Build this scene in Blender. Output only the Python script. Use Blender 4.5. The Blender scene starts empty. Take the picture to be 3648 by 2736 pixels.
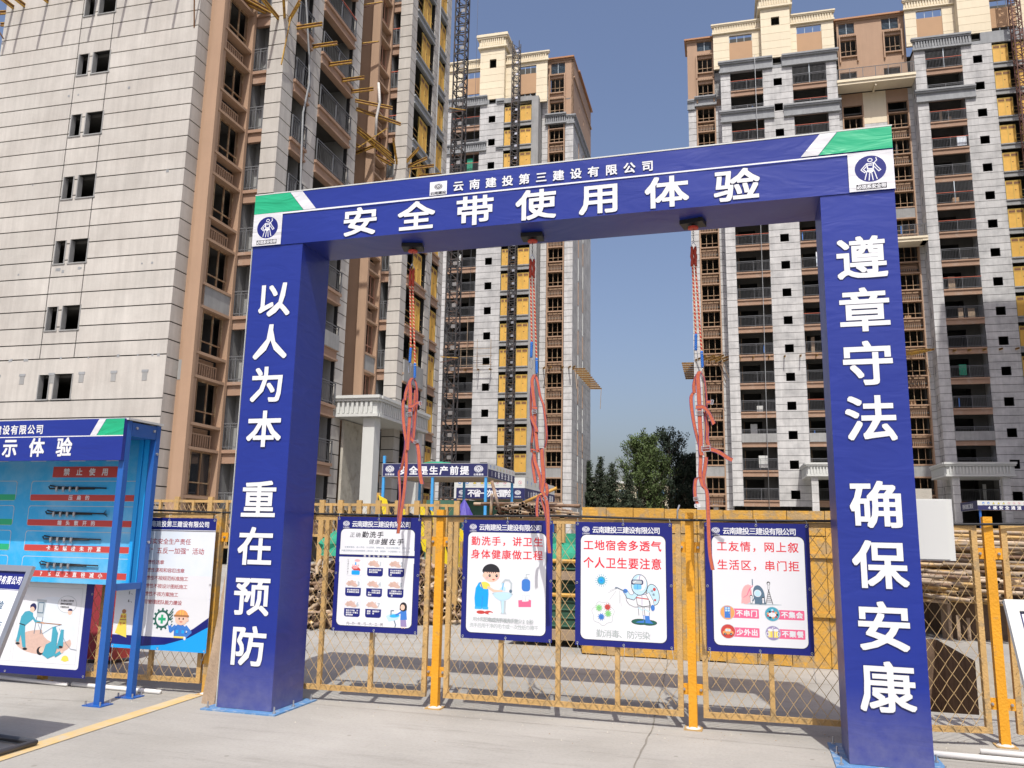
import bpy, math, random
from mathutils import Vector, Matrix
random.seed(7)
S = bpy.context.scene
COL = S.collection
R = math.radians

# ------------------------------------------------------------------ camera
def cam_axes(yaw, pitch, roll):
    cy, sy, cp, sp, cr, sr = (math.cos(yaw), math.sin(yaw), math.cos(pitch),
                              math.sin(pitch), math.cos(roll), math.sin(roll))
    f = Vector((-sy*cp, cy*cp, sp)); r0 = Vector((cy, sy, 0)); u0 = r0.cross(f)
    return cr*r0 + sr*u0, -sr*r0 + cr*u0, f
cr_, cu_, cf_ = cam_axes(R(16.3577), R(10.3240), R(1.0720))
cd = bpy.data.cameras.new('camera'); cd.sensor_width = 36; cd.lens = 36*2900.5/3648
cd.clip_start = 0.05; cd.clip_end = 2000
cam = bpy.data.objects.new('camera', cd); COL.objects.link(cam)
m4 = Matrix((cr_, cu_, -cf_)).transposed().to_4x4(); m4.translation = Vector((0, 0, 1.6))
cam.matrix_world = m4; S.camera = cam

# ------------------------------------------------------------------ light
SUN = Vector((0.15, -0.60, 1.0)).normalized()           # towards the sun
elev = math.asin(SUN.z); azim = math.atan2(SUN.x, SUN.y)
W = bpy.data.worlds.new('World'); S.world = W; W.use_nodes = True
nt = W.node_tree; bg = nt.nodes['Background']
sk = nt.nodes.new('ShaderNodeTexSky'); sk.sky_type = 'NISHITA'; sk.sun_disc = False
sk.sun_elevation = elev; sk.sun_rotation = azim
sk.air_density = 1.28; sk.dust_density = 8.5; sk.ozone_density = 2.0; sk.altitude = 800
tn = nt.nodes.new('ShaderNodeMixRGB'); tn.blend_type = 'MULTIPLY'; tn.inputs[0].default_value = 1; tn.inputs[2].default_value = (1.055, 1.0, 1.065, 1)
nt.links.new(sk.outputs[0], tn.inputs[1]); nt.links.new(tn.outputs[0], bg.inputs[0]); bg.inputs[1].default_value = 0.142
sd = bpy.data.lights.new('sun', 'SUN'); sd.energy = 4.8; sd.angle = R(0.53); sd.color = (1.0, 0.975, 0.92)
sun = bpy.data.objects.new('sun', sd); COL.objects.link(sun)
sun.rotation_euler = SUN.to_track_quat('Z', 'Y').to_euler(); sun.location = (0, 0, 60)
S.view_settings.view_transform = 'Standard'; S.view_settings.look = 'None'
S.view_settings.gamma = 1; S.view_settings.use_curve_mapping = False
S.view_settings.exposure = 0.0

# ------------------------------------------------------------------ materials
def mat(name, c, rough=.8, var=.12, vs=1.2, bump=0., bs=30., c2=None, mix=.5, ms=4., metal=0., spec=.4,
        streak=0., rnd=.0, edge=.06, emis=0., dirt=0.):
    c = tuple(q*.86 for q in c); c2 = tuple(q*.86 for q in c2) if c2 else None
    m = bpy.data.materials.new(name); m.use_nodes = True
    n = m.node_tree.nodes; l = m.node_tree.links; p = n['Principled BSDF']
    p.inputs['Roughness'].default_value = rough; p.inputs['Metallic'].default_value = metal
    p.inputs['Specular IOR Level'].default_value = spec
    if emis: pass
    geo = n.new('ShaderNodeNewGeometry')
    pos = geo.outputs['Position']
    col = n.new('ShaderNodeRGB'); col.outputs[0].default_value = (*c, 1); out = col.outputs[0]
    if c2:
        t = n.new('ShaderNodeTexNoise'); t.inputs['Scale'].default_value = ms; t.inputs['Detail'].default_value = 7
        t.inputs['Roughness'].default_value = .65
        l.new(pos, t.inputs['Vector'])
        r = n.new('ShaderNodeMapRange'); r.inputs[1].default_value = 1-mix-edge; r.inputs[2].default_value = 1-mix+edge
        l.new(t.outputs['Fac'], r.inputs[0])
        mx = n.new('ShaderNodeMixRGB'); l.new(r.outputs[0], mx.inputs[0]); l.new(out, mx.inputs[1])
        mx.inputs[2].default_value = (*c2, 1); out = mx.outputs[0]
    if var:
        t = n.new('ShaderNodeTexNoise'); t.inputs['Scale'].default_value = vs; t.inputs['Detail'].default_value = 6
        t.inputs['Roughness'].default_value = .6
        l.new(pos, t.inputs['Vector'])
        r = n.new('ShaderNodeMapRange'); r.inputs[1].default_value = .25; r.inputs[2].default_value = .75
        r.inputs[3].default_value = 1-var; r.inputs[4].default_value = 1+var
        l.new(t.outputs['Fac'], r.inputs[0])
        hs = n.new('ShaderNodeHueSaturation'); l.new(out, hs.inputs['Color']); l.new(r.outputs[0], hs.inputs['Value'])
        out = hs.outputs[0]
    if streak:
        mp = n.new('ShaderNodeMapping'); mp.inputs['Scale'].default_value = (2.2, 2.2, .16)
        l.new(pos, mp.inputs[0])
        t = n.new('ShaderNodeTexNoise'); t.inputs['Scale'].default_value = 1.6; t.inputs['Detail'].default_value = 8
        t.inputs['Roughness'].default_value = .7
        l.new(mp.outputs[0], t.inputs['Vector'])
        r = n.new('ShaderNodeMapRange'); r.inputs[1].default_value = .3; r.inputs[2].default_value = .7
        r.inputs[3].default_value = 1-streak; r.inputs[4].default_value = 1+streak*.5
        l.new(t.outputs['Fac'], r.inputs[0])
        hs = n.new('ShaderNodeHueSaturation'); l.new(out, hs.inputs['Color']); l.new(r.outputs[0], hs.inputs['Value'])
        out = hs.outputs[0]
    if rnd:
        oi = n.new('ShaderNodeObjectInfo')
        r = n.new('ShaderNodeMapRange'); r.inputs[3].default_value = 1-rnd; r.inputs[4].default_value = 1+rnd
        l.new(oi.outputs['Random'], r.inputs[0])
        hs = n.new('ShaderNodeHueSaturation'); l.new(out, hs.inputs['Color']); l.new(r.outputs[0], hs.inputs['Value'])
        out = hs.outputs[0]
    l.new(out, p.inputs['Base Color'])
    if bump:
        t = n.new('ShaderNodeTexNoise'); t.inputs['Scale'].default_value = bs; t.inputs['Detail'].default_value = 4
        l.new(pos, t.inputs['Vector'])
        b = n.new('ShaderNodeBump'); b.inputs['Strength'].default_value = bump; b.inputs['Distance'].default_value = .02
        l.new(t.outputs['Fac'], b.inputs['Height']); l.new(b.outputs[0], p.inputs['Normal'])
    return m

M = {}
M['stone'] = mat('stone_cladding', (.58, .572, .555), .85, .12, .55, .25, 9, streak=.15, rnd=.06,
                 c2=(.38, .378, .372), mix=.42, ms=.8, edge=.16)
M['stoneA'] = mat('pale_plaster_cladding', (.57, .54, .49), .85, .10, .35, .25, 9, streak=.14, rnd=.035,
                  c2=(.47, .435, .39), mix=.42, ms=.5, edge=.2)
M['joint'] = mat('dark_joint', (.075, .075, .075), .95, .1)
M['conc'] = mat('raw_concrete', (.33, .33, .32), .9, .16, 1.0, .3, 20, streak=.15, rnd=.04)
M['cgrey'] = mat('grey_cornice_plaster', (.33, .34, .345), .9, .15, 1.2, .2, 12, streak=.15)
M['inner'] = mat('shade_darkened_concrete', (.10, .098, .09), .95, .15, 1.0)  # bare concrete with the indoor shade darkened into its colour
M['brown'] = mat('brown_wall_paint', (.42, .275, .18), .8, .07, .6, .1, 12, streak=.07)
M['terra'] = mat('terracotta_beam_paint', (.37, .235, .16), .85, .10, .8, .1, 12, c2=(.42, .32, .25), mix=.36, ms=1.3, edge=.1)
M['cream'] = mat('cream_wall_paint', (.80, .70, .51), .8, .05, .6, .1, 12, streak=.05, rnd=.03)
M['beige'] = mat('beige_panel_paint', (.48, .30, .17), .8, .05, .8)
M['rail'] = mat('grey_painted_rail', (.14, .143, .15), .5, .1)
M['railred'] = mat('red_oxide_rail', (.50, .13, .08), .6, .1)
M['orange'] = mat('orange_door_sheet', (.70, .40, .075), .6, .12, 1.5, .2, 8, rnd=.08)
M['orange2'] = mat('yellow_door_frame', (.60, .42, .10), .6, .1)
M['winframe'] = mat('tan_window_frame', (.30, .18, .10), .6, .2, 3, c2=(.42, .31, .18), mix=.45, ms=3)
M['winred'] = mat('primed_window_frame', (.45, .24, .16), .6, .1)
M['yellow'] = mat('worn_yellow_paint', (.64, .35, .06), .55, .16, 2.5, .35, 40, c2=(.44, .30, .14), mix=.46, ms=6, edge=.05, streak=.15)
M['yfence'] = mat('faded_yellow_paint', (.53, .335, .125), .6, .15, 4, .35, 60, c2=(.37, .26, .13), mix=.42, ms=9, edge=.05)
M['ypost'] = mat('bright_yellow_paint', (.74, .34, .018), .5, .10, 4, .3, 50, c2=(.52, .27, .05), mix=.38, ms=8, edge=.03)
M['wire'] = mat('dusty_yellow_wire', (.52, .36, .17), .6, .15, 6)
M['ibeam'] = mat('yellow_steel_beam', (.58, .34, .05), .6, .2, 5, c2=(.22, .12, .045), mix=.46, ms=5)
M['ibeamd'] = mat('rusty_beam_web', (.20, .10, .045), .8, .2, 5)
M['steelblk'] = mat('dark_mast_steel', (.045, .043, .045), .6, .3, 3, c2=(.10, .06, .045), mix=.42, ms=3)
M['mastred'] = mat('rusty_mast_steel', (.13, .055, .04), .7, .3, 3)
M['galv'] = mat('galvanised_steel', (.55, .55, .56), .35, .1, metal=.8)
M['chrome'] = mat('bright_steel_fitting', (.7, .7, .72), .22, .05, metal=.9)
M['dsteel'] = mat('dark_steel', (.12, .12, .13), .45, .1, metal=.6)
M['rust'] = mat('rusty_steel', (.20, .125, .08), .8, .35, 6, .3, 40, c2=(.36, .27, .20), mix=.45, ms=5, rnd=.35)
M['tube'] = mat('old_scaffold_tube', (.46, .36, .26), .75, .3, 5, c2=(.56, .36, .14), mix=.42, ms=3, rnd=.35)
M['black'] = mat('black_rubber', (.015, .015, .016), .5, .1)
M['glassd'] = mat('dark_window_glass', (.03, .035, .04), .08, .1, spec=.8)
M['hole'] = mat('painted_dark_opening', (.02, .017, .015), .95, 0)  # near-black colour standing for the shade inside tube mouths and small openings
M['red'] = mat('red_plastic', (.55, .05, .03), .45, .05)
M['webbing'] = mat('orange_red_webbing', (.52, .125, .06), .8, .14, 40, .4, 260)
M['webedge'] = mat('purple_webbing_edge', (.16, .05, .17), .7, .05)
M['sleeve'] = mat('dark_red_sleeve', (.42, .05, .025), .7, .15, 30, .5, 80)
M['ropered'] = mat('red_rope_strand', (.60, .07, .04), .7, .08, 60)
M['ropewhite'] = mat('pale_yellow_rope_strand', (.80, .62, .40), .7, .05, 60)
M['ropeblue'] = mat('blue_rope_strand', (.03, .18, .62), .6, .1, 60)
M['bluesteel'] = mat('blue_painted_steel', (.018, .115, .42), .38, .08, 3, spec=.5)
M['plate'] = mat('dusty_blue_plate', (.10, .24, .46), .55, .15, 8, c2=(.36, .42, .48), mix=.40, ms=14, edge=.1)
M['ltblue'] = mat('sky_blue_painted_steel', (.06, .33, .68), .45, .1, 3)
M['white'] = mat('white_print', (.77, .78, .80), .45, .02, 2)
M['offwhite'] = mat('grey_white_sheet', (.62, .63, .60), .5, .03, 1.5)
M['arcylic'] = mat('white_plastic_pipe', (.82, .81, .78), .4, .03)
M['green'] = mat('green_print', (.02, .42, .19), .45, .04, 2)
M['ink'] = mat('black_ink', (.02, .02, .025), .5, 0)
M['inkgrey'] = mat('grey_ink', (.38, .43, .42), .5, 0)
M['redink'] = mat('red_ink', (.72, .03, .05), .5, 0)
M['dredink'] = mat('dark_red_ink', (.40, .05, .06), .5, 0)
M['navy'] = mat('navy_print', (.008, .013, .17), .42, .05, 2)
M['navyd'] = mat('dark_navy_print', (.02, .022, .10), .5, .05, 2)
M['cyan'] = mat('cyan_print', (.03, .42, .80), .4, .05, 1.2, c2=(.45, .70, .82), mix=.35, ms=.9, edge=.2)
M['cyan2'] = mat('bright_cyan_print', (.01, .36, .85), .4, .02)
M['skyprint'] = mat('pale_sky_print', (.62, .74, .86), .45, .05, 1.0, c2=(.80, .83, .86), mix=.6, ms=1.2, edge=.2)
M['pink'] = mat('pink_print', (.80, .14, .27), .5, 0)
M['lungp'] = mat('salmon_print', (.85, .42, .42), .5, 0)
M['slate'] = mat('slate_blue_print', (.10, .17, .24), .5, 0)
M['skin'] = mat('skin_print', (.85, .55, .42), .5, 0)
M['hand'] = mat('hand_print', (.66, .46, .38), .5, .08, 40)
M['iyel'] = mat('yellow_print', (.85, .68, .10), .5, 0)
M['ibro'] = mat('brown_print', (.40, .18, .07), .5, 0)
M['iteal'] = mat('teal_print', (.06, .36, .48), .5, 0)
M['igrn'] = mat('lime_print', (.25, .62, .22), .5, 0)
M['idgr'] = mat('dark_green_print', (.02, .12, .09), .5, 0)
M['iltb'] = mat('ice_blue_print', (.50, .72, .84), .5, 0)
M['imid'] = mat('mid_blue_print', (.05, .20, .60), .5, 0)
M['igry'] = mat('light_grey_print', (.48, .54, .57), .5, 0)
M['ired'] = mat('brick_red_print', (.55, .06, .05), .5, 0)
M['iora'] = mat('orange_print', (.82, .36, .12), .5, 0)
M['iprp'] = mat('violet_print', (.30, .24, .45), .5, 0)
M['wood'] = mat('weathered_board', (.34, .25, .17), .85, .25, 6, .4, 40)
M['tarp'] = mat('purple_tarpaulin', (.08, .06, .35), .6, .2, 3, .5, 6)
M['net'] = mat('green_netting', (.03, .30, .18), .85, .3, 6, .8, 12)
M['gwall'] = mat('green_painted_hoarding', (.06, .15, .10), .7, .15, 2, .3, 8)
M['skip'] = mat('dark_green_steel', (.035, .10, .06), .6, .2, 3)
M['hazy'] = mat('hazard_yellow', (.80, .62, .02), .5, .06)
M['cwall'] = mat('old_concrete_wall', (.48, .45, .38), .9, .15, 2, .4, 15, c2=(.34, .31, .25), mix=.4, ms=2.5, edge=.1)
M['pit'] = mat('stained_brown_concrete', (.20, .13, .085), .9, .25, 3, .5, 12, streak=.45)
M['earth'] = mat('dry_earth', (.33, .26, .19), .95, .2, 1, .5, 20)
M['grout'] = mat('white_mortar', (.62, .60, .56), .9, .1, 10, .5, 30)
M['leafc'] = mat('conifer_needles', (.045, .065, .035), .8, .35, .8, rnd=.2)
M['leafp'] = mat('poplar_leaves', (.085, .125, .035), .7, .35, .7, rnd=.2)
M['leafd'] = mat('dark_poplar_leaves', (.022, .036, .020), .8, .3, .8)
M['bark'] = mat('bark', (.10, .075, .055), .9, .2, 3)
M['rubble'] = mat('paint_can_print', (.60, .60, .62), .5, .4, 12, c2=(.45, .08, .05), mix=.45, ms=9)

# vinyl banner: saturated blue with fine horizontal print lines and soft creases
def vinyl(name, c, rough=.36, crease=.35):
    m = mat(name, c, rough, .10, .8, spec=.5)
    n = m.node_tree.nodes; l = m.node_tree.links; p = n['Principled BSDF']
    geo = n.new('ShaderNodeNewGeometry')
    # dust splashed on the lowest half metre and thin scattered scuffs
    sx = n.new('ShaderNodeSeparateXYZ'); l.new(geo.outputs['Position'], sx.inputs[0])
    mr = n.new('ShaderNodeMapRange'); mr.inputs[1].default_value = .55; mr.inputs[2].default_value = .0; mr.inputs[3].default_value = 0; mr.inputs[4].default_value = .55
    l.new(sx.outputs['Z'], mr.inputs[0])
    dn = n.new('ShaderNodeTexNoise'); dn.inputs['Scale'].default_value = 9; dn.inputs['Detail'].default_value = 8; dn.inputs['Roughness'].default_value = .7
    l.new(geo.outputs['Position'], dn.inputs['Vector'])
    m1 = n.new('ShaderNodeMath'); m1.operation = 'MULTIPLY'; l.new(mr.outputs[0], m1.inputs[0]); l.new(dn.outputs['Fac'], m1.inputs[1])
    sc = n.new('ShaderNodeMapRange'); sc.inputs[1].default_value = .66; sc.inputs[2].default_value = .78; sc.inputs[4].default_value = .30; l.new(dn.outputs['Fac'], sc.inputs[0])
    m2 = n.new('ShaderNodeMath'); m2.operation = 'MAXIMUM'; l.new(m1.outputs[0], m2.inputs[0]); l.new(sc.outputs[0], m2.inputs[1])
    old = p.inputs['Base Color'].links[0].from_socket
    dm = n.new('ShaderNodeMixRGB'); l.new(m2.outputs[0], dm.inputs[0]); l.new(old, dm.inputs[1]); dm.inputs[2].default_value = (.30, .29, .30, 1); l.new(dm.outputs[0], p.inputs['Base Color'])
    mp = n.new('ShaderNodeMapping'); mp.inputs['Scale'].default_value = (1.0, 1.0, 3.2)
    mp.inputs['Rotation'].default_value = (0, R(28), 0)
    l.new(geo.outputs['Position'], mp.inputs[0])
    t = n.new('ShaderNodeTexNoise'); t.inputs['Scale'].default_value = 1.9; t.inputs['Detail'].default_value = 2.5
    t.inputs['Distortion'].default_value = 1.2
    l.new(mp.outputs[0], t.inputs['Vector'])
    mp2 = n.new('ShaderNodeMapping'); mp2.inputs['Scale'].default_value = (.6, .6, 60)
    l.new(geo.outputs['Position'], mp2.inputs[0])
    t2 = n.new('ShaderNodeTexNoise'); t2.inputs['Scale'].default_value = 1.0; t2.inputs['Detail'].default_value = 1
    l.new(mp2.outputs[0], t2.inputs['Vector'])
    ad = n.new('ShaderNodeMath'); ad.operation = 'MULTIPLY_ADD'; ad.inputs[1].default_value = .035
    l.new(t2.outputs['Fac'], ad.inputs[0]); l.new(t.outputs['Fac'], ad.inputs[2])
    b = n.new('ShaderNodeBump'); b.inputs['Strength'].default_value = crease; b.inputs['Distance'].default_value = .05
    l.new(ad.outputs[0], b.inputs['Height']); l.new(b.outputs[0], p.inputs['Normal'])
    return m
M['vinyl'] = vinyl('blue_vinyl_banner', (.0115, .029, .255), .36, .12)
M['vinylg'] = vinyl('green_vinyl_banner', (.015, .42, .20))
M['vinylw'] = vinyl('white_vinyl_banner', (.70, .70, .72))

def ground_mat():
    m = bpy.data.materials.new('worn_concrete_pavement'); m.use_nodes = True
    n = m.node_tree.nodes; l = m.node_tree.links; p = n['Principled BSDF']; p.inputs['Roughness'].default_value = .85
    p.inputs['Specular IOR Level'].default_value = .3
    geo = n.new('ShaderNodeNewGeometry'); pos = geo.outputs['Position']
    def noise(sc, det=7, rough=.65, dist=0, vec=None):
        t = n.new('ShaderNodeTexNoise'); t.inputs['Scale'].default_value = sc; t.inputs['Detail'].default_value = det
        t.inputs['Roughness'].default_value = rough; t.inputs['Distortion'].default_value = dist
        l.new(vec or pos, t.inputs['Vector']); return t.outputs['Fac']
    def ramp(src, stops):
        r = n.new('ShaderNodeValToRGB'); e = r.color_ramp.elements
        while len(e) < len(stops): e.new(.5)
        for i, (q, c) in enumerate(stops): e[i].position = q; e[i].color = (*c, 1)
        l.new(src, r.inputs[0]); return r.outputs[0]
    base = ramp(noise(.55, 8, .6, .4), [(.30, (.25, .238, .212)), (.48, (.312, .298, .270)), (.70, (.368, .352, .322))])
    # tyre and sweeping smears running diagonally
    mp = n.new('ShaderNodeMapping'); mp.inputs['Rotation'].default_value = (0, 0, R(24)); mp.inputs['Scale'].default_value = (.45, 3.2, 1)
    l.new(pos, mp.inputs[0])
    sm = ramp(noise(1.4, 8, .7, .3, mp.outputs[0]), [(.28, (.74, .73, .71)), (.44, (.97, .97, .97)), (.8, (1.06, 1.06, 1.05))])
    mx = n.new('ShaderNodeMixRGB'); mx.blend_type = 'MULTIPLY'; mx.inputs[0].default_value = 1
    l.new(base, mx.inputs[1]); l.new(sm, mx.inputs[2])
    fine = ramp(noise(38, 5, .7), [(.25, (.86, .86, .86)), (.5, (1, 1, 1)), (.75, (1.06, 1.06, 1.06))])
    mx2 = n.new('ShaderNodeMixRGB'); mx2.blend_type = 'MULTIPLY'; mx2.inputs[0].default_value = 1
    l.new(mx.outputs[0], mx2.inputs[1]); l.new(fine, mx2.inputs[2])
    # dark spots
    v = n.new('ShaderNodeTexVoronoi'); v.inputs['Scale'].default_value = 2.3; l.new(pos, v.inputs['Vector'])
    sp = ramp(v.outputs['Distance'], [(.0, (.45, .43, .40)), (.035, (.6, .58, .55)), (.05, (1, 1, 1))])
    mx3 = n.new('ShaderNodeMixRGB'); mx3.blend_type = 'MULTIPLY'; mx3.inputs[0].default_value = .6
    l.new(mx2.outputs[0], mx3.inputs[1]); l.new(sp, mx3.inputs[2])
    l.new(mx3.outputs[0], p.inputs['Base Color'])
    b = n.new('ShaderNodeBump'); b.inputs['Strength'].default_value = .25; b.inputs['Distance'].default_value = .01
    l.new(noise(60, 5), b.inputs['Height']); l.new(b.outputs[0], p.inputs['Normal'])
    return m
M['ground'] = ground_mat()
M['line'] = mat('worn_yellow_road_paint', (.62, .44, .19), .8, .10, 3, .1, 50, c2=(.50, .43, .31), mix=.45, ms=6, edge=.12)
M['crack'] = mat('dirty_slab_joint', (.22, .20, .17), .95, .2, 8)

# ------------------------------------------------------------------ glyph cache (built-in font)
CH = ('安全带使用体验云南建投第三设有限公司以人为本重在预防遵章守法确保康必须系'
      '勤洗手，讲卫生身健做工程和肥皂或液至少秒后干净的毛巾一次性纸擦水工地宿舍多透气个要注意消毒、污染'
      '工友情网上叙活区串门拒不集会外出聚餐正握口诀七字内夹弓大立腕禁止压扁端头散开卡扣螺栓未拧紧直径减小示'
      '落实产责任展“五反加强”动习惯违漠视容忍按规范标准施设计图方案项目管理团队能力'
      '是前提省去冒险栋通道绝缘有触电之后物将源线挑时掌心相对指并拢互揉搓背沿缝交叉双关节另一拇旋转'
      '餐便进入学校回家接垃圾玩过动记流和个过程持续取适量于'
      '0123456789%F—()绑方的是高空作业标化')
def build_glyphs():
    out = {}; tmp = []
    for ch in sorted(set(CH)):
        c = bpy.data.curves.new('g', 'FONT'); c.body = ch; c.size = 1; c.resolution_u = 2
        o = bpy.data.objects.new('g', c); COL.objects.link(o); tmp.append((ch, o, c))
    dg = bpy.context.evaluated_depsgraph_get()
    for ch, o, c in tmp:
        me = bpy.data.meshes.new_from_object(o.evaluated_get(dg))
        out[ch] = ([(v.co.x, v.co.y) for v in me.vertices], [tuple(q.vertices) for q in me.polygons])
        bpy.data.meshes.remove(me)
    for ch, o, c in tmp:
        bpy.data.objects.remove(o); bpy.data.curves.remove(c)
    return out
G = build_glyphs()
_x = [p for p in G['国' if '国' in G else '图'][0]]
GX0, GX1 = min(p[0] for p in _x), max(p[0] for p in _x); GY0, GY1 = min(p[1] for p in _x), max(p[1] for p in _x)
GCX, GCY, GW, GH = (GX0+GX1)/2, (GY0+GY1)/2, GX1-GX0, GY1-GY0

# ------------------------------------------------------------------ mesh builder and things
ORG = {}
def ident(p): return p
class MB:
    def __init__(s): s.v = []; s.f = []; s.m = []; s.mats = []
    def mi(s, mt):
        if mt not in s.mats: s.mats.append(mt)
        return s.mats.index(mt)
    def add(s, vs, fs, mt):
        b = len(s.v); s.v += vs; k = s.mi(mt)
        for f in fs: s.f.append(tuple(i+b for i in f)); s.m.append(k)
    def box(s, x0, y0, z0, x1, y1, z1, mt, tf=None):
        if x0 > x1: x0, x1 = x1, x0
        if y0 > y1: y0, y1 = y1, y0
        if z0 > z1: z0, z1 = z1, z0
        vs = [(x0,y0,z0),(x1,y0,z0),(x1,y1,z0),(x0,y1,z0),(x0,y0,z1),(x1,y0,z1),(x1,y1,z1),(x0,y1,z1)]
        if tf: vs = [tuple(tf(p)) for p in vs]
        s.add(vs, [(0,3,2,1),(4,5,6,7),(0,1,5,4),(1,2,6,5),(2,3,7,6),(3,0,4,7)], mt)
    def bar(s, p, q, w, h, mt, up=(0,0,1)):
        p = Vector(p); q = Vector(q); d = (q-p).normalized(); u = Vector(up)
        if abs(d.dot(u)) > .98: u = Vector((0,1,0))
        a = d.cross(u).normalized()*w/2; b = a.cross(d).normalized()*h/2
        vs = [tuple(e+i*a+j*b) for e in (p, q) for i, j in ((-1,-1),(1,-1),(1,1),(-1,1))]
        s.add(vs, [(0,1,2,3),(7,6,5,4),(0,4,5,1),(1,5,6,2),(2,6,7,3),(3,7,4,0)], mt)
    def tube(s, pts, r, mt, n=6, cap=True, closed=False):
        pts = [Vector(p) for p in pts]; N = len(pts); rings = []
        ref = Vector((0.13, 0.21, 1)).normalized()
        for i, p in enumerate(pts):
            if closed: d = pts[(i+1) % N]-pts[i-1]
            else: d = pts[min(i+1, N-1)]-pts[max(i-1, 0)]
            d.normalize(); rf = ref if abs(d.dot(ref)) < .95 else Vector((1, 0, 0))
            a = d.cross(rf).normalized(); b = a.cross(d)
            rr = r[i] if isinstance(r, (list, tuple)) else r
            rings.append([tuple(p+rr*(math.cos(t)*a+math.sin(t)*b)) for t in (2*math.pi*k/n for k in range(n))])
        vs = [v for g in rings for v in g]; fs = []
        for i in range(N if closed else N-1):
            j = (i+1) % N
            for k in range(n): fs.append((i*n+k, i*n+(k+1) % n, j*n+(k+1) % n, j*n+k))
        if cap and not closed: fs += [tuple(range(n-1, -1, -1)), tuple((N-1)*n+k for k in range(n))]
        s.add(vs, fs, mt)
    def ribbon(s, pts, w, t, mt, side=(1,0,0), edge=None):
        # webbing: strip with real thickness; side may be one vector or one per point
        pts = [Vector(p) for p in pts]; N = len(pts)
        sd = [Vector(q).normalized() for q in (side if isinstance(side, list) else [side]*N)]
        def strip(o0, o1, tt, m_):
            vs = []
            for i, p in enumerate(pts):
                d = (pts[min(i+1, N-1)]-pts[max(i-1, 0)]).normalized()
                nn = sd[i].cross(d).normalized()*tt/2
                vs += [tuple(p+sd[i]*o0-nn), tuple(p+sd[i]*o1-nn), tuple(p+sd[i]*o1+nn), tuple(p+sd[i]*o0+nn)]
            fs = []
            for i in range(N-1):
                for k in range(4): fs.append((i*4+k, i*4+(k+1) % 4, i*4+4+(k+1) % 4, i*4+4+k))
            fs += [(3,2,1,0), tuple((N-1)*4+k for k in range(4))]
            s.add(vs, fs, m_)
        strip(-w/2, w/2, t, mt)
        if edge:
            strip(-w/2-.0012, -w/2+.0022, t*1.25, edge); strip(w/2-.0022, w/2+.0012, t*1.25, edge)
    def build(s, name, parent=None, label=None, kind=None, smooth=False, org=None):
        o0 = org if org is not None else (ORG[parent.name] if parent is not None else (0, 0, 0))
        me = bpy.data.meshes.new(name)
        me.from_pydata([(x-o0[0], y-o0[1], z-o0[2]) for x, y, z in s.v], [], s.f)
        for mt in s.mats: me.materials.append(M[mt] if isinstance(mt, str) else mt)
        me.polygons.foreach_set('material_index', s.m)
        if smooth: me.polygons.foreach_set('use_smooth', [True]*len(me.polygons))
        me.update()
        o = bpy.data.objects.new(name, me); COL.objects.link(o)
        if parent is not None: o.parent = parent; ORG[o.name] = ORG[parent.name]
        elif org is not None: o.location = org; ORG[o.name] = org
        else: ORG[o.name] = (0, 0, 0)
        if label: o['label'] = label
        if kind: o['kind'] = kind
        return o
def tag(o, label, cat, group=None):
    o['label'] = label; o['category'] = cat
    if group: o['group'] = group
    return o
def thing(name, label, cat, org=(0,0,0), rot=0., group=None):
    o = bpy.data.objects.new(name, None); COL.objects.link(o); o.empty_display_size = .2
    v = Matrix.Rotation(rot, 3, 'Z') @ Vector(org); o.location = v; o.rotation_euler = (0, 0, rot)
    ORG[o.name] = tuple(org)
    return tag(o, label, cat, group)
def copy_tree(root, loc, rz=None, label=None):
    c = root.copy(); COL.objects.link(c); c.location = loc
    if rz is not None: c.rotation_euler = (0, 0, rz)
    if label: c['label'] = label
    for ch in list(root.children):
        d = ch.copy(); COL.objects.link(d); d.parent = c
        for g in list(ch.children):
            e = g.copy(); COL.objects.link(e); e.parent = d
    return c
_BOX = {}
def piece(name, mt, parent, x0, y0, z0, x1, y1, z1):
    key = (mt, round(x1-x0, 3), round(y1-y0, 3), round(z1-z0, 3))
    me = _BOX.get(key)
    if me is None:
        a, b, c = (x1-x0)/2, (y1-y0)/2, (z1-z0)/2
        mb = MB(); mb.box(-a, -b, -c, a, b, c, mt)
        me = bpy.data.meshes.new(name); me.from_pydata(mb.v, [], mb.f); me.materials.append(M[mt]); me.update(); _BOX[key] = me
    o = bpy.data.objects.new(name, me); COL.objects.link(o); o.parent = parent
    g = ORG[parent.name]; o.location = ((x0+x1)/2-g[0], (y0+y1)/2-g[1], (z0+z1)/2-g[2])
    return o
class Pieces:                      # the 300 that show largest become objects, the rest one joined part
    def __init__(s, parent, name, limit=298): s.p = parent; s.n = name; s.l = []; s.lim = limit
    def add(s, mt, b, w=1.): s.l.append((w, len(s.l), mt, b))
    def flush(s, rest):
        s.l.sort(key=lambda t: -t[0])
        for w, _, mt, b in s.l[:s.lim]: piece(s.n, mt, s.p, *b)
        if s.l[s.lim:]:
            mb = MB()
            for w, _, mt, b in s.l[s.lim:]: mb.box(*b, mt)
            mb.build(rest, s.p, kind='stuff')

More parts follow.
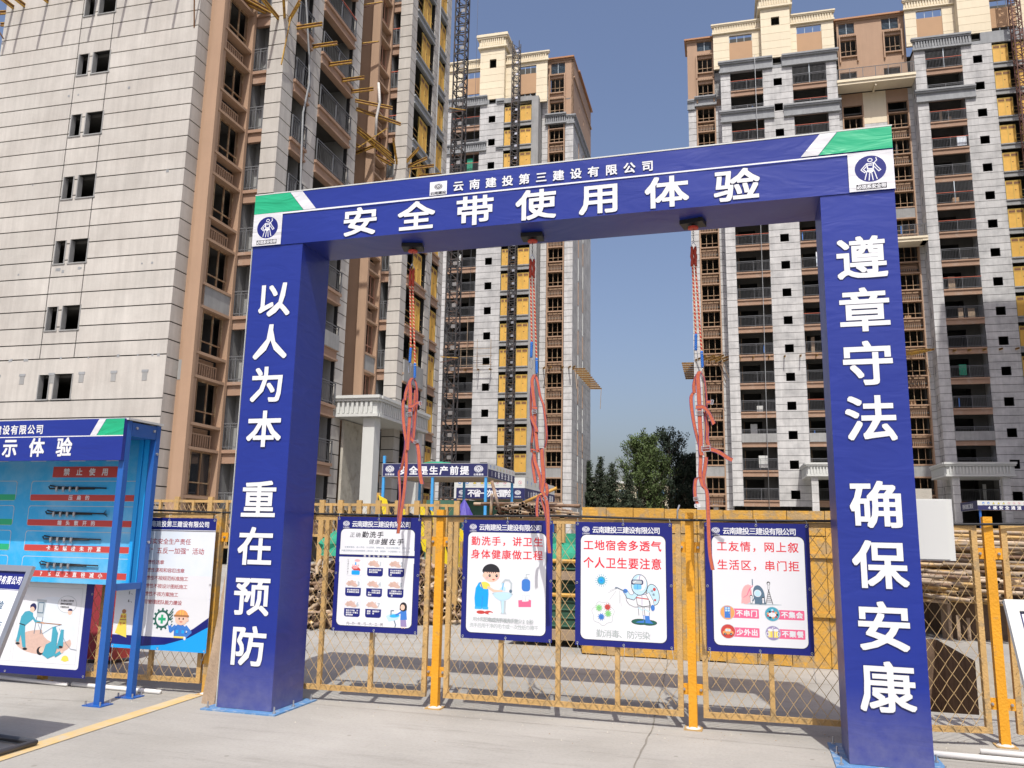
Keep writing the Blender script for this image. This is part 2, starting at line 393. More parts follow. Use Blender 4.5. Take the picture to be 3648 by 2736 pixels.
# ------------------------------------------------------------------ flat print on a panel
class Print:
    """flat print laid on a surface: a runs right, b up; each shape lies one thin layer above what it overlaps"""
    def __init__(s, tf, step=.0001): s.tf = tf; s.mb = MB(); s.step = step; s.k = 0; s.L = []
    def up(s, n=1): return s
    def _p(s, a, b, k=None): return tuple(s.tf(a, b, (s.k if k is None else k)*s.step))
    def lay(s, a0, b0, a1, b1, th=1.):
        k = 0
        for x0, y0, x1, y1, q in s.L:
            if q > k and x0 < a1 and x1 > a0 and y0 < b1 and y1 > b0: k = q
        s.k = k+1; s.L.append((a0, b0, a1, b1, k+th)); return s.k
    def layp(s, pts, th=1., w=0.): s.lay(min(p[0] for p in pts)-w, min(p[1] for p in pts)-w, max(p[0] for p in pts)+w, max(p[1] for p in pts)+w, th)
    def poly(s, pts, mt):
        s.layp(pts)
        s.mb.add([s._p(a, b) for a, b in pts], [tuple(range(len(pts)))], mt)
    def rect(s, a0, b0, a1, b1, mt): s.poly([(a0,b0),(a1,b0),(a1,b1),(a0,b1)], mt)
    def ell(s, a, b, ra, rb, mt, n=20, t0=0, t1=2*math.pi, rot=0):
        full = abs(t1-t0-2*math.pi) < 1e-6; pts = []
        for i in range(n if full else n+1):
            t = t0+(t1-t0)*i/n; x, y = ra*math.cos(t), rb*math.sin(t)
            pts.append((a+x*math.cos(rot)-y*math.sin(rot), b+x*math.sin(rot)+y*math.cos(rot)))
        s.poly(pts, mt)
    def ring(s, a, b, ra, rb, w, mt, n=24, t0=0, t1=2*math.pi):
        s.lay(a-ra, b-rb, a+ra, b+rb); vs = []; fs = []
        for i in range(n+1):
            t = t0+(t1-t0)*i/n; c, q = math.cos(t), math.sin(t)
            vs += [s._p(a+ra*c, b+rb*q), s._p(a+(ra-w)*c, b+(rb-w)*q)]
            if i: fs.append((2*i-2, 2*i, 2*i+1, 2*i-1))
        s.mb.add(vs, fs, mt)
    def rrect(s, a0, b0, a1, b1, r, mt):
        pts = []
        for cx, cy, t in ((a1-r, b1-r, 0), (a0+r, b1-r, 1), (a0+r, b0+r, 2), (a1-r, b0+r, 3)):
            for i in range(6):
                q = (t+i/5)*math.pi/2; pts.append((cx+r*math.cos(q), cy+r*math.sin(q)))
        s.poly(pts, mt)
    def frame(s, a0, b0, a1, b1, w, mt):
        s.lay(a0, b0, a1, b1)
        for r in ((a0,b0,a1,b0+w),(a0,b1-w,a1,b1),(a0,b0+w,a0+w,b1-w),(a1-w,b0+w,a1,b1-w)):
            s.mb.add([s._p(*q) for q in ((r[0],r[1]),(r[2],r[1]),(r[2],r[3]),(r[0],r[3]))], [(0,1,2,3)], mt)
    def line(s, pts, w, mt):
        s.layp(pts, 1+.12*len(pts), w/2)
        for i in range(len(pts)-1):
            (a, b), (c, d) = pts[i], pts[i+1]; L = math.hypot(c-a, d-b) or 1e-6
            x, y = -(d-b)/L*w/2, (c-a)/L*w/2; ex, ey = (c-a)/L*w*.35, (d-b)/L*w*.35
            s.mb.add([s._p(a-x-ex, b-y-ey), s._p(c-x+ex, d-y+ey), s._p(c+x+ex, d+y+ey), s._p(a+x-ex, b+y-ey)],
                     [(0,1,2,3)], mt)
            s.k += .12
    def char(s, ch, cx, cy, w, h, mt, bold=0., outline=None, ow=.012, shear=0.):
        if ch == ' ' or ch not in G: return
        vs, fs = G[ch]; sx, sy = w/GW, h/GH
        k0 = s.lay(cx-w*.5, cy-h*.5, cx+w*.5, cy+h*.5, 1+(.15*9 if outline else 0)+(.15*16 if bold >= .028 else .15*8 if bold else 0))
        if ch in '0123456789%F()': 
            gx = (min(p[0] for p in vs)+max(p[0] for p in vs))/2
        else: gx = GCX
        def put(dx, dy, k, mt_):
            s.mb.add([s._p(cx+(x-gx)*sx*(1-2*bold*.55)+dx+shear*(y-GCY)*sy, cy+(y-GCY)*sy*(1-2*bold*.55)+dy, k) for x, y in vs], fs, mt_)
        q = 0
        if outline:
            e = bold*w+ow
            for dx in (-1, 0, 1):
                for dy in (-1, 0, 1): put(dx*e, dy*e, k0+.15*q, outline); q += 1
        if bold:
            e = bold*w
            rings = [1] if bold < .028 else [1, .5]
            for rr in rings:
                for dx in (-1, 0, 1):
                    for dy in (-1, 0, 1):
                        if dx or dy: put(dx*e*rr, dy*e*rr, k0+.15*q, mt); q += 1
        put(0, 0, k0+.15*q, mt)
    def text(s, st, a0, a1, cy, w, h, mt, bold=0., outline=None, ow=.01, shear=0.):
        n = len(st)
        for i, ch in enumerate(st):
            s.char(ch, a0+(a1-a0)*(i+.5)/n, cy, w, h, mt, bold, outline, ow, shear)
    def logo(s, a, b, r, bg, fg):
        # three nested ovals round a small bell-shaped emblem
        s.ell(a, b, r*1.32, r, fg, 26)
        for k in (1.12, .80): s.ring(a, b, r*k, r*.92, r*.10, bg, 26)
        s.ell(a, b, r*.52, r*.62, fg, 18)
        s.ell(a, b, r*.46, r*.56, bg, 18)
        s.poly([(a-r*.34, b-r*.38), (a+r*.34, b-r*.38), (a+r*.22, b+r*.05), (a, b+r*.42), (a-r*.22, b+r*.05)], fg)
        s.rect(a-r*.07, b-r*.26, a+r*.07, b+r*.12, bg)
    def build(s, name, parent, label=None): return s.mb.build(name, parent, label)
def front(x0, y, z0):               # print facing the camera side (-y)
    return lambda a, b, k: (x0+a, y-k, z0+b)

# ================================================================== SETTING: ground
def ground():
    mb = MB()
    X = [-400, 1.15, 2.85, 5.2, 400]; Y = [-60, 8.95, 12.84, 15.3, 600]
    for i in range(4):
        for j in range(4):
            if (i in (1,) and j in (1, 2)) or (i == 2 and j == 1): continue
            mb.add([(X[i],Y[j],0),(X[i+1],Y[j],0),(X[i+1],Y[j+1],0),(X[i],Y[j+1],0)], [(0,1,2,3)], 'ground')
    g = mb.build('ground', kind='structure')
    mb = MB(); D = -1.7
    mb.add([(2.85,12.84,0),(2.85,12.84,D),(2.85,15.3,D),(2.85,15.3,0)], [(0,1,2,3)], 'pit')
    mb.add([(2.85,12.84,0),(5.2,12.84,0),(5.2,12.84,D),(2.85,12.84,D)], [(0,1,2,3)], 'cwall')
    mb.add([(1.15,15.3,0),(2.85,15.3,0),(2.85,15.3,D),(1.15,15.3,D)], [(0,1,2,3)], 'pit')
    mb.add([(1.15,8.95,0),(1.15,8.95,D),(1.15,15.3,D),(1.15,15.3,0)], [(0,1,2,3)], 'cwall')
    mb.add([(5.2,8.95,0),(5.2,12.84,0),(5.2,12.84,D),(5.2,8.95,D)], [(0,1,2,3)], 'pit')
    mb.add([(1.15,8.95,0),(5.2,8.95,0),(5.2,8.95,D),(1.15,8.95,D)], [(0,1,2,3)], 'cwall')
    mb.add([(1.15,8.95,D),(5.2,8.95,D),(5.2,15.3,D),(1.15,15.3,D)], [(0,1,2,3)], 'earth')
    mb.build('pit', kind='structure')
    # slab joints: thin irregular dark strips 4 mm above the slab
    mb = MB()
    def joint(p, q, w):
        n = 40; pr = None
        for i in range(n+1):
            t = i/n; x = p[0]+(q[0]-p[0])*t; y = p[1]+(q[1]-p[1])*t
            dx, dy = -(q[1]-p[1]), q[0]-p[0]; L = math.hypot(dx, dy); dx /= L; dy /= L
            j = random.uniform(-.4, .4)*w; ww = w*random.uniform(.35, 1)/2
            a = (x+dx*(j-ww), y+dy*(j-ww), .004); b = (x+dx*(j+ww), y+dy*(j+ww), .004)
            if pr: mb.add([pr[0], a, b, pr[1]], [(0,1,2,3)], 'crack')
            pr = (a, b)
    joint((-.80, 3.0), (-.86, 7.3), .016); joint((-.86, 7.3), (-1.08, 10.9), .016)
    joint((-4.2, 7.13), (-.86, 7.10), .006); joint((-.86, 7.10), (1.9, 7.02), .006)
    joint((-7.8, 6.2), (-5.8, 6.5), .008); joint((-1.3, 13.0), (-1.08, 10.9), .014)
    joint((-9, 11.9), (1.1, 11.9), .01)
    mb.build('slab_joints', kind='structure')
    mb = MB()
    def stripe(p, q, w):
        dx, dy = -(q[1]-p[1]), q[0]-p[0]; L = math.hypot(dx, dy); dx *= w/2/L; dy *= w/2/L
        mb.add([(p[0]-dx,p[1]-dy,.005),(q[0]-dx,q[1]-dy,.005),(q[0]+dx,q[1]+dy,.005),(p[0]+dx,p[1]+dy,.005)], [(3,2,1,0)], 'line')
    stripe((-5.20, 7.12), (-5.03, 4.60), .15)
    stripe((1.98, 7.05), (2.05, 3.5), .15)
    mb.build('painted_lines', kind='structure')
ground()
rr = random.Random(21); mb = MB()
for i in range(900):                                      # grit and small stones gathered along the fence
    if i % 3: x = rr.uniform(-7.5, 4.5); y = 7.35+.09*x*.5+rr.gauss(.15, .28)
    else: x = rr.uniform(-7, 3.5); y = rr.uniform(6.0, 11)
    if x > 1.1 and y > 8.8: continue
    r = rr.choice((.003, .004, .005, .006, .009)); q = rr.uniform(0, 3)
    c_, s_ = math.cos(q)*r, math.sin(q)*r
    mb.add([(x-c_,y-s_,0),(x+s_,y-c_,0),(x+c_,y+s_*.6,0),(x-s_*.7,y+c_,0),(x,y,r*.9)], [(0,1,4),(1,2,4),(2,3,4),(3,0,4)], rr.choice(('earth','cwall','cwall')))
mb.build('grit', kind='stuff')['label'] = 'scattered grit and small stones along the fence foot'

# ================================================================== SAFETY ARCH
AX0, AX1, AY, AD, AW = -4.652, 1.172, 6.658, .529, .553
HB, HT = 4.327, 4.864
arch = thing('safety_arch', 'tall blue vinyl-wrapped gateway arch with white Chinese slogans on both legs and the beam', 'arch',
             ((AX0+AX1)/2, AY+AD/2, 0))
def sheet_box(x0, y0, z0, x1, y1, z1, name, m_, seed, nz=26, nx=6, amp=.004, skip=()):
    """box wrapped in slightly wavy sheet"""
    rr = random.Random(seed); mb = MB()
    ph = [rr.uniform(0, 6.28) for _ in range(8)]
    def wv(a, b): return amp*(math.sin(a*3.1+b*1.3+ph[0])*.5+math.sin(a*7.3-b*2.1+ph[1])*.3+math.sin(b*5.7+a*2+ph[2])*.4)
    def face(P, U, V, N, nu, nv):
        vs = []; 
        for j in range(nv+1):
            for i in range(nu+1):
                s, t = i/nu, j/nv; e = min(1, 6*min(s, 1-s, t, 1-t))
                p = [P[k]+U[k]*s+V[k]*t for k in range(3)]
                w = wv(p[0]+p[1], p[2])*e
                vs.append(tuple(p[k]+N[k]*w for k in range(3)))
        fs = [(j*(nu+1)+i, j*(nu+1)+i+1, (j+1)*(nu+1)+i+1, (j+1)*(nu+1)+i) for j in range(nv) for i in range(nu)]
        mb.add(vs, fs, m_)
    X, Y, Z = x1-x0, y1-y0, z1-z0
    face((x0,y0,z0),(X,0,0),(0,0,Z),(0,-1,0),nx,nz); face((x1,y1,z0),(-X,0,0),(0,0,Z),(0,1,0),nx,nz)
    face((x1,y0,z0),(0,Y,0),(0,0,Z),(1,0,0),4,nz); face((x0,y1,z0),(0,-Y,0),(0,0,Z),(-1,0,0),4,nz)
    if 'top' not in skip: face((x0,y0,z1),(X,0,0),(0,Y,0),(0,0,1),nx,4)
    face((x0,y1,z0),(X,0,0),(0,-Y,0),(0,0,-1),nx,4)
    return mb.build(name, arch, smooth=True)
sheet_box(AX0, AY, .015, AX0+AW, AY+AD, HB-.002, 'column', 'vinyl', 1, skip=())
sheet_box(AX1-AW, AY, .015, AX1, AY+AD, HB-.002, 'column', 'vinyl', 2)
sheet_box(AX0-.008, AY-.008, HB, AX1+.008, AY+AD+.008, HT, 'beam', 'vinyl', 3, nz=8, nx=70, amp=.005)
mb = MB(); mb.box(AX0-.012, AY-.012, HT+.001, AX1+.012, AY+AD+.012, HT+.012, 'offwhite'); mb.build('top_edge_strip', arch)
for x in (AX0-.004, ):
    mb = MB(); mb.box(x-.006, AY-.006, .02, x-.001, AY+.010, HB, 'offwhite'); mb.build('edge_trim', arch)
# printed fields
P = Print(lambda a, b, k: (a, AY-.0155-k, b))
LB = 4.665
P.poly([(AX0-.006,LB),(-4.11,LB),(-4.27,HT-.004),(AX0-.006,HT-.004)], 'vinylg')
P.poly([(-4.105,LB),(-3.97,LB),(-4.13,HT-.004),(-4.265,HT-.004)], 'vinylw')
P.poly([(.625,LB+.01),(AX1+.006,LB+.01),(AX1+.006,HT-.004),(.775,HT-.004)], 'vinylg')
P.poly([(.485,LB+.01),(.62,LB+.01),(.77,HT-.004),(.64,HT-.004)], 'vinylw')
P.poly([(-4.335,LB-.021),(.84,LB-.014),(.84,LB-.009+.007),(-4.335,LB-.004)], 'white')
for cx, x0, x1 in ((-4.495, AX0-.006, -4.335), (1.005, .84, AX1+.006)):
    P.rect(x0, HB+.004, x1, LB-.002, 'vinylw')
    P.ell(cx, 4.515, .117, .112, 'navy', 30)
    # worker in a harness pictogram
    W_ = .0075
    P.ring(cx+.0, 4.588, .020, .017, .007, 'white', 16)
    P.line([(cx+.045,4.605),(cx+.05,4.585),(cx+.03,4.565),(cx-.005,4.558),(cx-.025,4.56),(cx-.045,4.54),(cx-.07,4.51),(cx-.045,4.485),(cx-.035,4.495),(cx-.052,4.512),(cx-.03,4.535)], W_, 'white')
    P.line([(cx+.03,4.565),(cx+.05,4.53),(cx+.075,4.50),(cx+.06,4.49),(cx+.03,4.53)], W_, 'white')
    P.line([(cx-.025,4.56),(cx-.02,4.515)], .010, 'white'); P.line([(cx+.025,4.56),(cx+.02,4.515)], .010, 'white')
    P.line([(cx-.022,4.515),(cx+.022,4.515)], .009, 'white'); P.line([(cx-.012,4.545),(cx+.012,4.545)], .008, 'white')
    P.poly([(cx-.024,4.508),(cx+.024,4.508),(cx+.03,4.495),(cx+.004,4.478),(cx-.004,4.478),(cx-.03,4.495)], 'white')
    for s in (-1, 1):
        P.line([(cx+s*.028,4.49),(cx+s*.045,4.425)], W_, 'white'); P.line([(cx+s*.008,4.476),(cx+s*.015,4.418)], W_, 'white')
    P.rect(cx-.112, 4.342, cx+.112, 4.388, 'ink')
    P.text('必须系安全带', cx-.108, cx+.108, 4.365, .033, .034, 'white', .03)
P.rect(-2.785, 4.672, -2.615, 4.806, 'white'); P.logo(-2.70, 4.755, .030, 'white', 'ink')
P.text('云南建投', -2.778, -2.622, 4.692, .036, .030, 'ink', .03)
for i, ch in enumerate('云南建投第三建设有限公司'):
    P.char(ch, -2.502+i*.158, 4.739, .092, .092, 'white', .026, 'ink', .0015); P.up(3.5)
P.build('beam_print', arch)
BIG = [(ch, -3.488+i*.5765, 4.481, .325, .262, AY-.0158) for i, ch in enumerate('安全带使用体验')]
BIG += [(ch, -4.374, z, .328, .322, AY-.0065) for ch, z in zip('以人为本重在预防', (3.772, 3.348, 2.932, 2.508, 1.850, 1.425, .982, .548))]
BIG += [(ch, .899, z, .328, .326, AY-.0065) for ch, z in zip('遵章守法确保安康', (3.775, 3.350, 2.925, 2.498, 1.847, 1.410, .970, .548))]
for ch, x, z, w, h, y in BIG:
    P = Print(lambda a, b, k, y=y: (a, y-k, b)); P.char(ch, x, z, w, h, 'white', .0215, 'ink', .002); o = P.build('printed_character', arch)
    o['label'] = 'white printed character '+ch
def bolt_mb(mb, x, y, z=.012):
    mb.tube([(x,y,z),(x,y,z+.012)], .016, 'galv', 6); mb.tube([(x,y,z+.012),(x,y,z+.055)], .007, 'galv', 6)
for x0 in (AX0, AX1-AW):
    mb = MB(); mb.box(x0-.10, AY-.10, 0, x0+AW+.10, AY+AD+.10, .012, 'plate'); pl = mb.build('base_plate', arch)
    for dx in (-.06, AW+.06):
        for dy in (-.05, AD*.5, AD+.05):
            mb = MB(); bolt_mb(mb, x0+dx, AY+dy); mb.build('bolt', pl)

# ================================================================== FALL ARRESTERS and HARNESSES
HOOKS = ((-3.07, 'leftmost'), (-1.87, 'middle'), (-.41, 'rightmost'))
for (x, w), rot in zip(HOOKS, (.25, .1, -.2)):
    lab = {'leftmost': 'black hoist block with red disc nearest the left leg under the arch beam',
           'middle': 'black hoist block with red disc at the middle of the arch beam',
           'rightmost': 'black hoist block with red disc nearest the right leg under the arch beam'}[w]
    y = 6.96
    t = thing('fall_arrester', lab, 'hoist block', (x, y, HB), group='hoist blocks under the arch beam')
    c, s = math.cos(rot), math.sin(rot)
    tf = lambda p, x=x, y=y, c=c, s=s: (x+p[0]*c-p[1]*s, y+p[0]*s+p[1]*c, p[2])
    mb = MB(); mb.box(-.10, -.075, HB-.042, .10, .075, HB-.0035, 'black', tf); mb.build('housing', t)
    mb = MB(); mb.tube([(x,y,HB-.075),(x,y,HB-.072),(x,y,HB-.058)], [.030,.046,.046], 'red', 18); mb.build('disc', t, smooth=False)
    mb = MB(); mb.tube([(x,y,HB-.06),(x,y,HB-.042)], .012, 'dsteel', 8)
    z = HB-.075
    for i in range(6):                                   # chain links
        pts = []
        for k in range(8):
            q = k*math.pi/4; a, b = .006*math.cos(q), .013*math.sin(q)
            pts.append((x+a, y, z-.013+b) if i % 2 else (x, y+a, z-.013+b))
        mb.tube(pts, .0022, 'dsteel', 5, closed=True); z -= .020
    mb.build('chain', t)
    mb = MB(); zh = z
    pts = [(x, y, zh+.006), (x-.010, y, zh-.012), (x-.019, y, zh-.035), (x-.020, y, zh-.060), (x-.006, y, zh-.075), (x+.010, y, zh-.066), (x+.012, y, zh-.045)]
    mb.tube(pts, .0045, 'chrome', 6); mb.tube([(x-.001,y,zh),(x+.018,y,zh-.030),(x+.026,y,zh-.055)], .0035, 'chrome', 6)
    mb.build('snap_hook', t)

def twist(mb, p, q, r, pitch=.034, mats=('ropered', 'ropewhite', 'ropered')):
    p = Vector(p); q = Vector(q); d = q-p; L = d.length; d.normalize()
    a = d.cross(Vector((0,1,.1))).normalized(); b = a.cross(d); n = max(8, int(L/pitch*8))
    for k, m_ in enumerate(mats):
        pts = [p+d*(L*i/n)+r*.55*(math.cos(2*math.pi*(L*i/n)/pitch+k*2.094)*a+math.sin(2*math.pi*(L*i/n)/pitch+k*2.094)*b) for i in range(n+1)]
        mb.tube(pts, r*.62, m_, 5)
def buckle(mb, c, w, h, mt='galv', n=(0,1,0), rot=0):
    c = Vector(c); ca, sa = math.cos(rot), math.sin(rot)
    P_ = [c+Vector((x*ca-z*sa, 0, x*sa+z*ca)) for x, z in ((-w,-h),(w,-h),(w,h),(-w,h))]
    for i in range(4): mb.bar(P_[i], P_[(i+1) % 4], .007, .006, mt)
    mb.bar((P_[0]+P_[3])/2, (P_[1]+P_[2])/2, .006, .005, mt)
Y0 = 6.96
def harness(label, x, straps, bk, topz=4.10, lean=.05):
    t = thing('safety_harness', label, 'harness', (x, Y0, topz), group='orange safety harnesses hanging from the arch')
    xb = x+lean
    mb = MB()
    for s in (-1, 1):
        pts = [(x+s*.014+.003*math.sin(i*2.1+s), Y0+s*.004, topz-.01-i*.03) for i in range(7)]
        mb.tube(pts, [.010,.014,.0135,.015,.0135,.0145,.013], 'sleeve', 8)
    mb.build('rope_sleeve', t, smooth=True)
    for s, zb in ((-1, 3.30), (1, 3.15)):
        mb = MB(); xe = xb+s*.010-(.012 if s < 0 else -.012)
        twist(mb, (x+s*.012, Y0+s*.004, topz-.18), (xe, Y0+s*.006, zb), .0085); mb.build('rope', t, smooth=True)
        mb = MB()
        twist(mb, (xe, Y0+s*.006, zb), (xe+.004*s, Y0+s*.006, zb-.14), .0125, .05, ('ropeblue',)*3)
        mb.tube([(xe-.018, Y0-.004, zb-.02), (xe+.018, Y0-.004, zb-.022)], .003, 'galv', 5)
        mb.build('blue_splice', t, smooth=True)
        mb = MB(); z = zb-.15; cxx = xe+.004*s      # carabiner
        pts = [(cxx-.010, Y0, z+.02), (cxx-.014, Y0, z-.02), (cxx-.010, Y0, z-.085), (cxx+.004, Y0, z-.10), (cxx+.015, Y0, z-.08), (cxx+.012, Y0, z-.01), (cxx+.004, Y0, z+.025)]
        if s < 0: mb.tube(pts, .0038, 'chrome', 6, closed=True); mb.build('carabiner', t, smooth=True)
        mb2 = MB(); 
        if s > 0: mb2.tube([(cxx+.010*math.cos(q), Y0, z+.012+.018*math.sin(q)) for q in [i*.785 for i in range(8)]], .003, 'chrome', 6, closed=True); mb2.build('ring', t, smooth=True)
    for pts, w, side in straps:
        mb = MB(); P3 = []
        for i in range(len(pts)-1):            # smooth the polyline a little
            a, b = Vector(pts[i]), Vector(pts[i+1])
            for k in range(4): P3.append(a.lerp(b, k/4))
        P3.append(Vector(pts[-1]))
        for _ in range(2):
            P3 = [P3[0]]+[(P3[i-1]+P3[i]*2+P3[i+1])/4 for i in range(1, len(P3)-1)]+[P3[-1]]
        n = len(P3)
        if isinstance(side, tuple): sd = [Vector(side[0]).lerp(Vector(side[1]), i/(n-1)) for i in range(n)] if isinstance(side[0], tuple) else [Vector(side)]*n
        mb.ribbon(P3, w*.86, .0028, 'webbing', sd, 'webedge'); mb.build('strap', t)
    for c, w, h, m_, r_ in bk:
        mb = MB(); buckle(mb, c, w, h, m_, rot=r_); mb.build('buckle', t)
    return t
X1 = (1, 0, 0)
def yy(pts, o=0.): return [(p[0], Y0+o+(p[2] if len(p) > 2 else 0), p[1]) for p in pts]
fl = ((1, 0, 0), (.55, .8, 0)); fb = ((.8, .5, 0), (1, -.2, 0)); fn = ((.3, .95, 0), (.8, .6, 0))
harness('orange webbing harness hanging nearest the left leg, tail over the steps poster', -3.07, [
    (yy([(-3.02,3.01),(-3.045,2.97),(-3.03,2.90),(-3.025,2.70),(-3.03,2.50),(-3.035,2.33)], -.012), .040, ((1,0,0),(1,.1,0))),
    (yy([(-3.02,3.01),(-3.06,2.95),(-3.085,2.86),(-3.085,2.80)], .0), .034, fb),
    (yy([(-3.07,2.84),(-3.11,2.80),(-3.105,2.66),(-3.085,2.52),(-3.06,2.42),(-3.07,2.30),(-3.10,2.15)], .010), .034, fl),
    (yy([(-3.015,3.01),(-2.985,2.96),(-2.970,2.85),(-2.975,2.74),(-2.985,2.60),(-2.99,2.46),(-3.00,2.40)], .015), .030, fn),
    (yy([(-3.04,2.74),(-3.00,2.735),(-2.955,2.775),(-2.905,2.755)], -.018), .034, ((0,0,1),(.2,0,1))),
    (yy([(-3.035,2.50),(-3.02,2.44),(-2.975,2.41),(-2.94,2.38),(-2.925,2.28),(-2.91,2.12),(-2.885,2.02)], .004), .040, ((.8,0,.4),(1,.2,0))),
    (yy([(-3.055,2.42),(-3.05,2.28),(-3.045,2.20),(-3.05,2.05),(-3.06,1.90),(-3.085,1.70),(-3.10,1.57)], .0), .034, ((1,0,0),(.7,.6,0))),
    (yy([(-3.10,2.15),(-3.115,2.13),(-3.10,2.02),(-3.09,1.90),(-3.10,1.75),(-3.10,1.66)], -.01), .026, ((1,.2,0),(.3,.9,0))),
    (yy([(-2.99,2.90),(-3.0,2.7),(-2.99,2.55),(-3.01,2.42)], .022), .036, ((.9,.3,0),(1,0,0)))],
    [((-3.028, Y0-.018, 2.665), .024, .017, 'galv', .05), ((-2.955, Y0-.005, 2.408), .022, .012, 'chrome', .3), ((-2.92, Y0-.02, 2.765), .012, .018, 'galv', .1)], lean=.045)
harness('narrow twisted orange harness hanging mid-beam beside the washing boy poster', -1.87, [
    (yy([(-1.83,3.0),(-1.855,2.95),(-1.845,2.85),(-1.83,2.74),(-1.82,2.66),(-1.825,2.58),(-1.81,2.45),(-1.80,2.36),(-1.79,2.30)], -.01), .036, ((1,0,0),(.8,.5,0))),
    (yy([(-1.83,3.0),(-1.865,2.92),(-1.868,2.75),(-1.862,2.60),(-1.84,2.50),(-1.855,2.38),(-1.85,2.30)], .01), .030, fn),
    (yy([(-1.825,3.0),(-1.80,2.92),(-1.785,2.83),(-1.775,2.79),(-1.745,2.72),(-1.73,2.60),(-1.715,2.47),(-1.715,2.40),(-1.73,2.34)], .0), .030, ((.7,.6,0),(.4,.9,0))),
    (yy([(-1.845,2.70),(-1.80,2.69)], -.016), .030, ((0,0,1),(0,0,1))),
    (yy([(-1.855,2.62),(-1.84,2.58),(-1.81,2.52),(-1.80,2.48)], -.018), .036, ((.9,0,.3),(1,0,0))),
    (yy([(-1.85,2.33),(-1.80,2.31),(-1.77,2.33),(-1.755,2.34),(-1.75,2.22),(-1.735,2.10),(-1.74,2.03),(-1.75,1.95)], -.012), .040, ((1,0,.1),(1,0,0))),
    (yy([(-1.83,2.30),(-1.82,2.22),(-1.79,2.14),(-1.765,2.06),(-1.76,1.97)], .004), .036, ((1,.2,0),(.8,.5,0))),
    (yy([(-1.835,2.28),(-1.845,2.22),(-1.83,2.12),(-1.815,2.03)], .012), .030, ((.6,.7,0),(1,0,0))),
    (yy([(-1.745,2.04),(-1.715,2.02),(-1.705,1.95),(-1.72,1.90)], .01), .034, fl),
    (yy([(-1.77,1.93),(-1.79,1.90),(-1.795,1.80),(-1.79,1.74)], -.006), .028, ((1,.3,0),(.9,.4,0))),
    (yy([(-1.75,1.96),(-1.71,1.90),(-1.695,1.80),(-1.69,1.68),(-1.69,1.55),(-1.675,1.43)], -.012), .036, ((1,0,0),(1,.2,0))),
    (yy([(-1.76,1.93),(-1.74,1.84),(-1.71,1.74),(-1.70,1.62),(-1.695,1.50)], .006), .030, ((.8,.5,0),(.4,.9,0)))],
    [((-1.825, Y0-.02, 2.66), .020, .014, 'galv', .15), ((-1.85, Y0-.0, 2.36), .010, .022, 'dsteel', .1), ((-1.72, Y0-.01, 1.895), .018, .016, 'galv', .6)], lean=.03)
harness('orange harness nearest the right leg with a strap end sticking out sideways', -.41, [
    (yy([(-.38,2.975),(-.40,2.94),(-.395,2.84),(-.39,2.70),(-.39,2.55),(-.385,2.40),(-.39,2.30),(-.38,2.26)], -.012), .040, ((1,0,0),(1,.05,0))),
    (yy([(-.38,2.975),(-.415,2.93),(-.435,2.86),(-.43,2.79)], .004), .034, fb),
    (yy([(-.435,2.80),(-.462,2.76),(-.455,2.64),(-.435,2.50),(-.41,2.38),(-.395,2.32)], .008), .034, fl),
    (yy([(-.375,2.975),(-.345,2.92),(-.335,2.82),(-.33,2.70),(-.34,2.60),(-.335,2.48),(-.34,2.36)], .014), .028, fn),
    (yy([(-.42,2.665),(-.36,2.67),(-.32,2.63),(-.29,2.56),(-.275,2.52)], -.016), .036, ((0,0,1),(.7,0,.5))),
    (yy([(-.33,2.71),(-.285,2.705)], -.014), .032, ((0,0,1),(0,0,1))),
    (yy([(-.35,2.63),(-.33,2.50),(-.34,2.40),(-.32,2.33)], .02), .036, ((.8,.5,0),(1,0,0))),
    (yy([(-.385,2.31),(-.32,2.31),(-.28,2.305),(-.22,2.275),(-.17,2.235),(-.135,2.22)], -.004), .038, ((0,0,1),(.35,0,.9))),
    (yy([(-.395,2.34),(-.39,2.22),(-.40,2.10),(-.385,2.02),(-.37,1.99)], .0), .036, ((1,0,0),(.8,.5,0))),
    (yy([(-.345,2.25),(-.36,2.14),(-.38,2.05),(-.36,1.98)], .012), .036, ((.9,.4,0),(1,0,0))),
    (yy([(-.40,2.08),(-.435,2.07),(-.445,1.98),(-.44,1.90),(-.425,1.86)], -.008), .032, ((1,.2,0),(1,0,0))),
    (yy([(-.385,2.01),(-.35,1.985),(-.34,1.90),(-.34,1.75),(-.34,1.60),(-.335,1.45),(-.315,1.33)], -.012), .034, ((1,0,0),(1,.15,0)))],
    [((-.39, Y0-.018, 2.615), .024, .016, 'galv', 0), ((-.345, Y0-.012, 2.315), .034, .022, 'chrome', .08), ((-.285, Y0-.02, 2.705), .008, .018, 'galv', -.2),
     ((-.435, Y0-.014, 1.90), .018, .014, 'galv', .1), ((-.425, Y0-.014, 1.845), .020, .012, 'white', .1)], lean=.025)

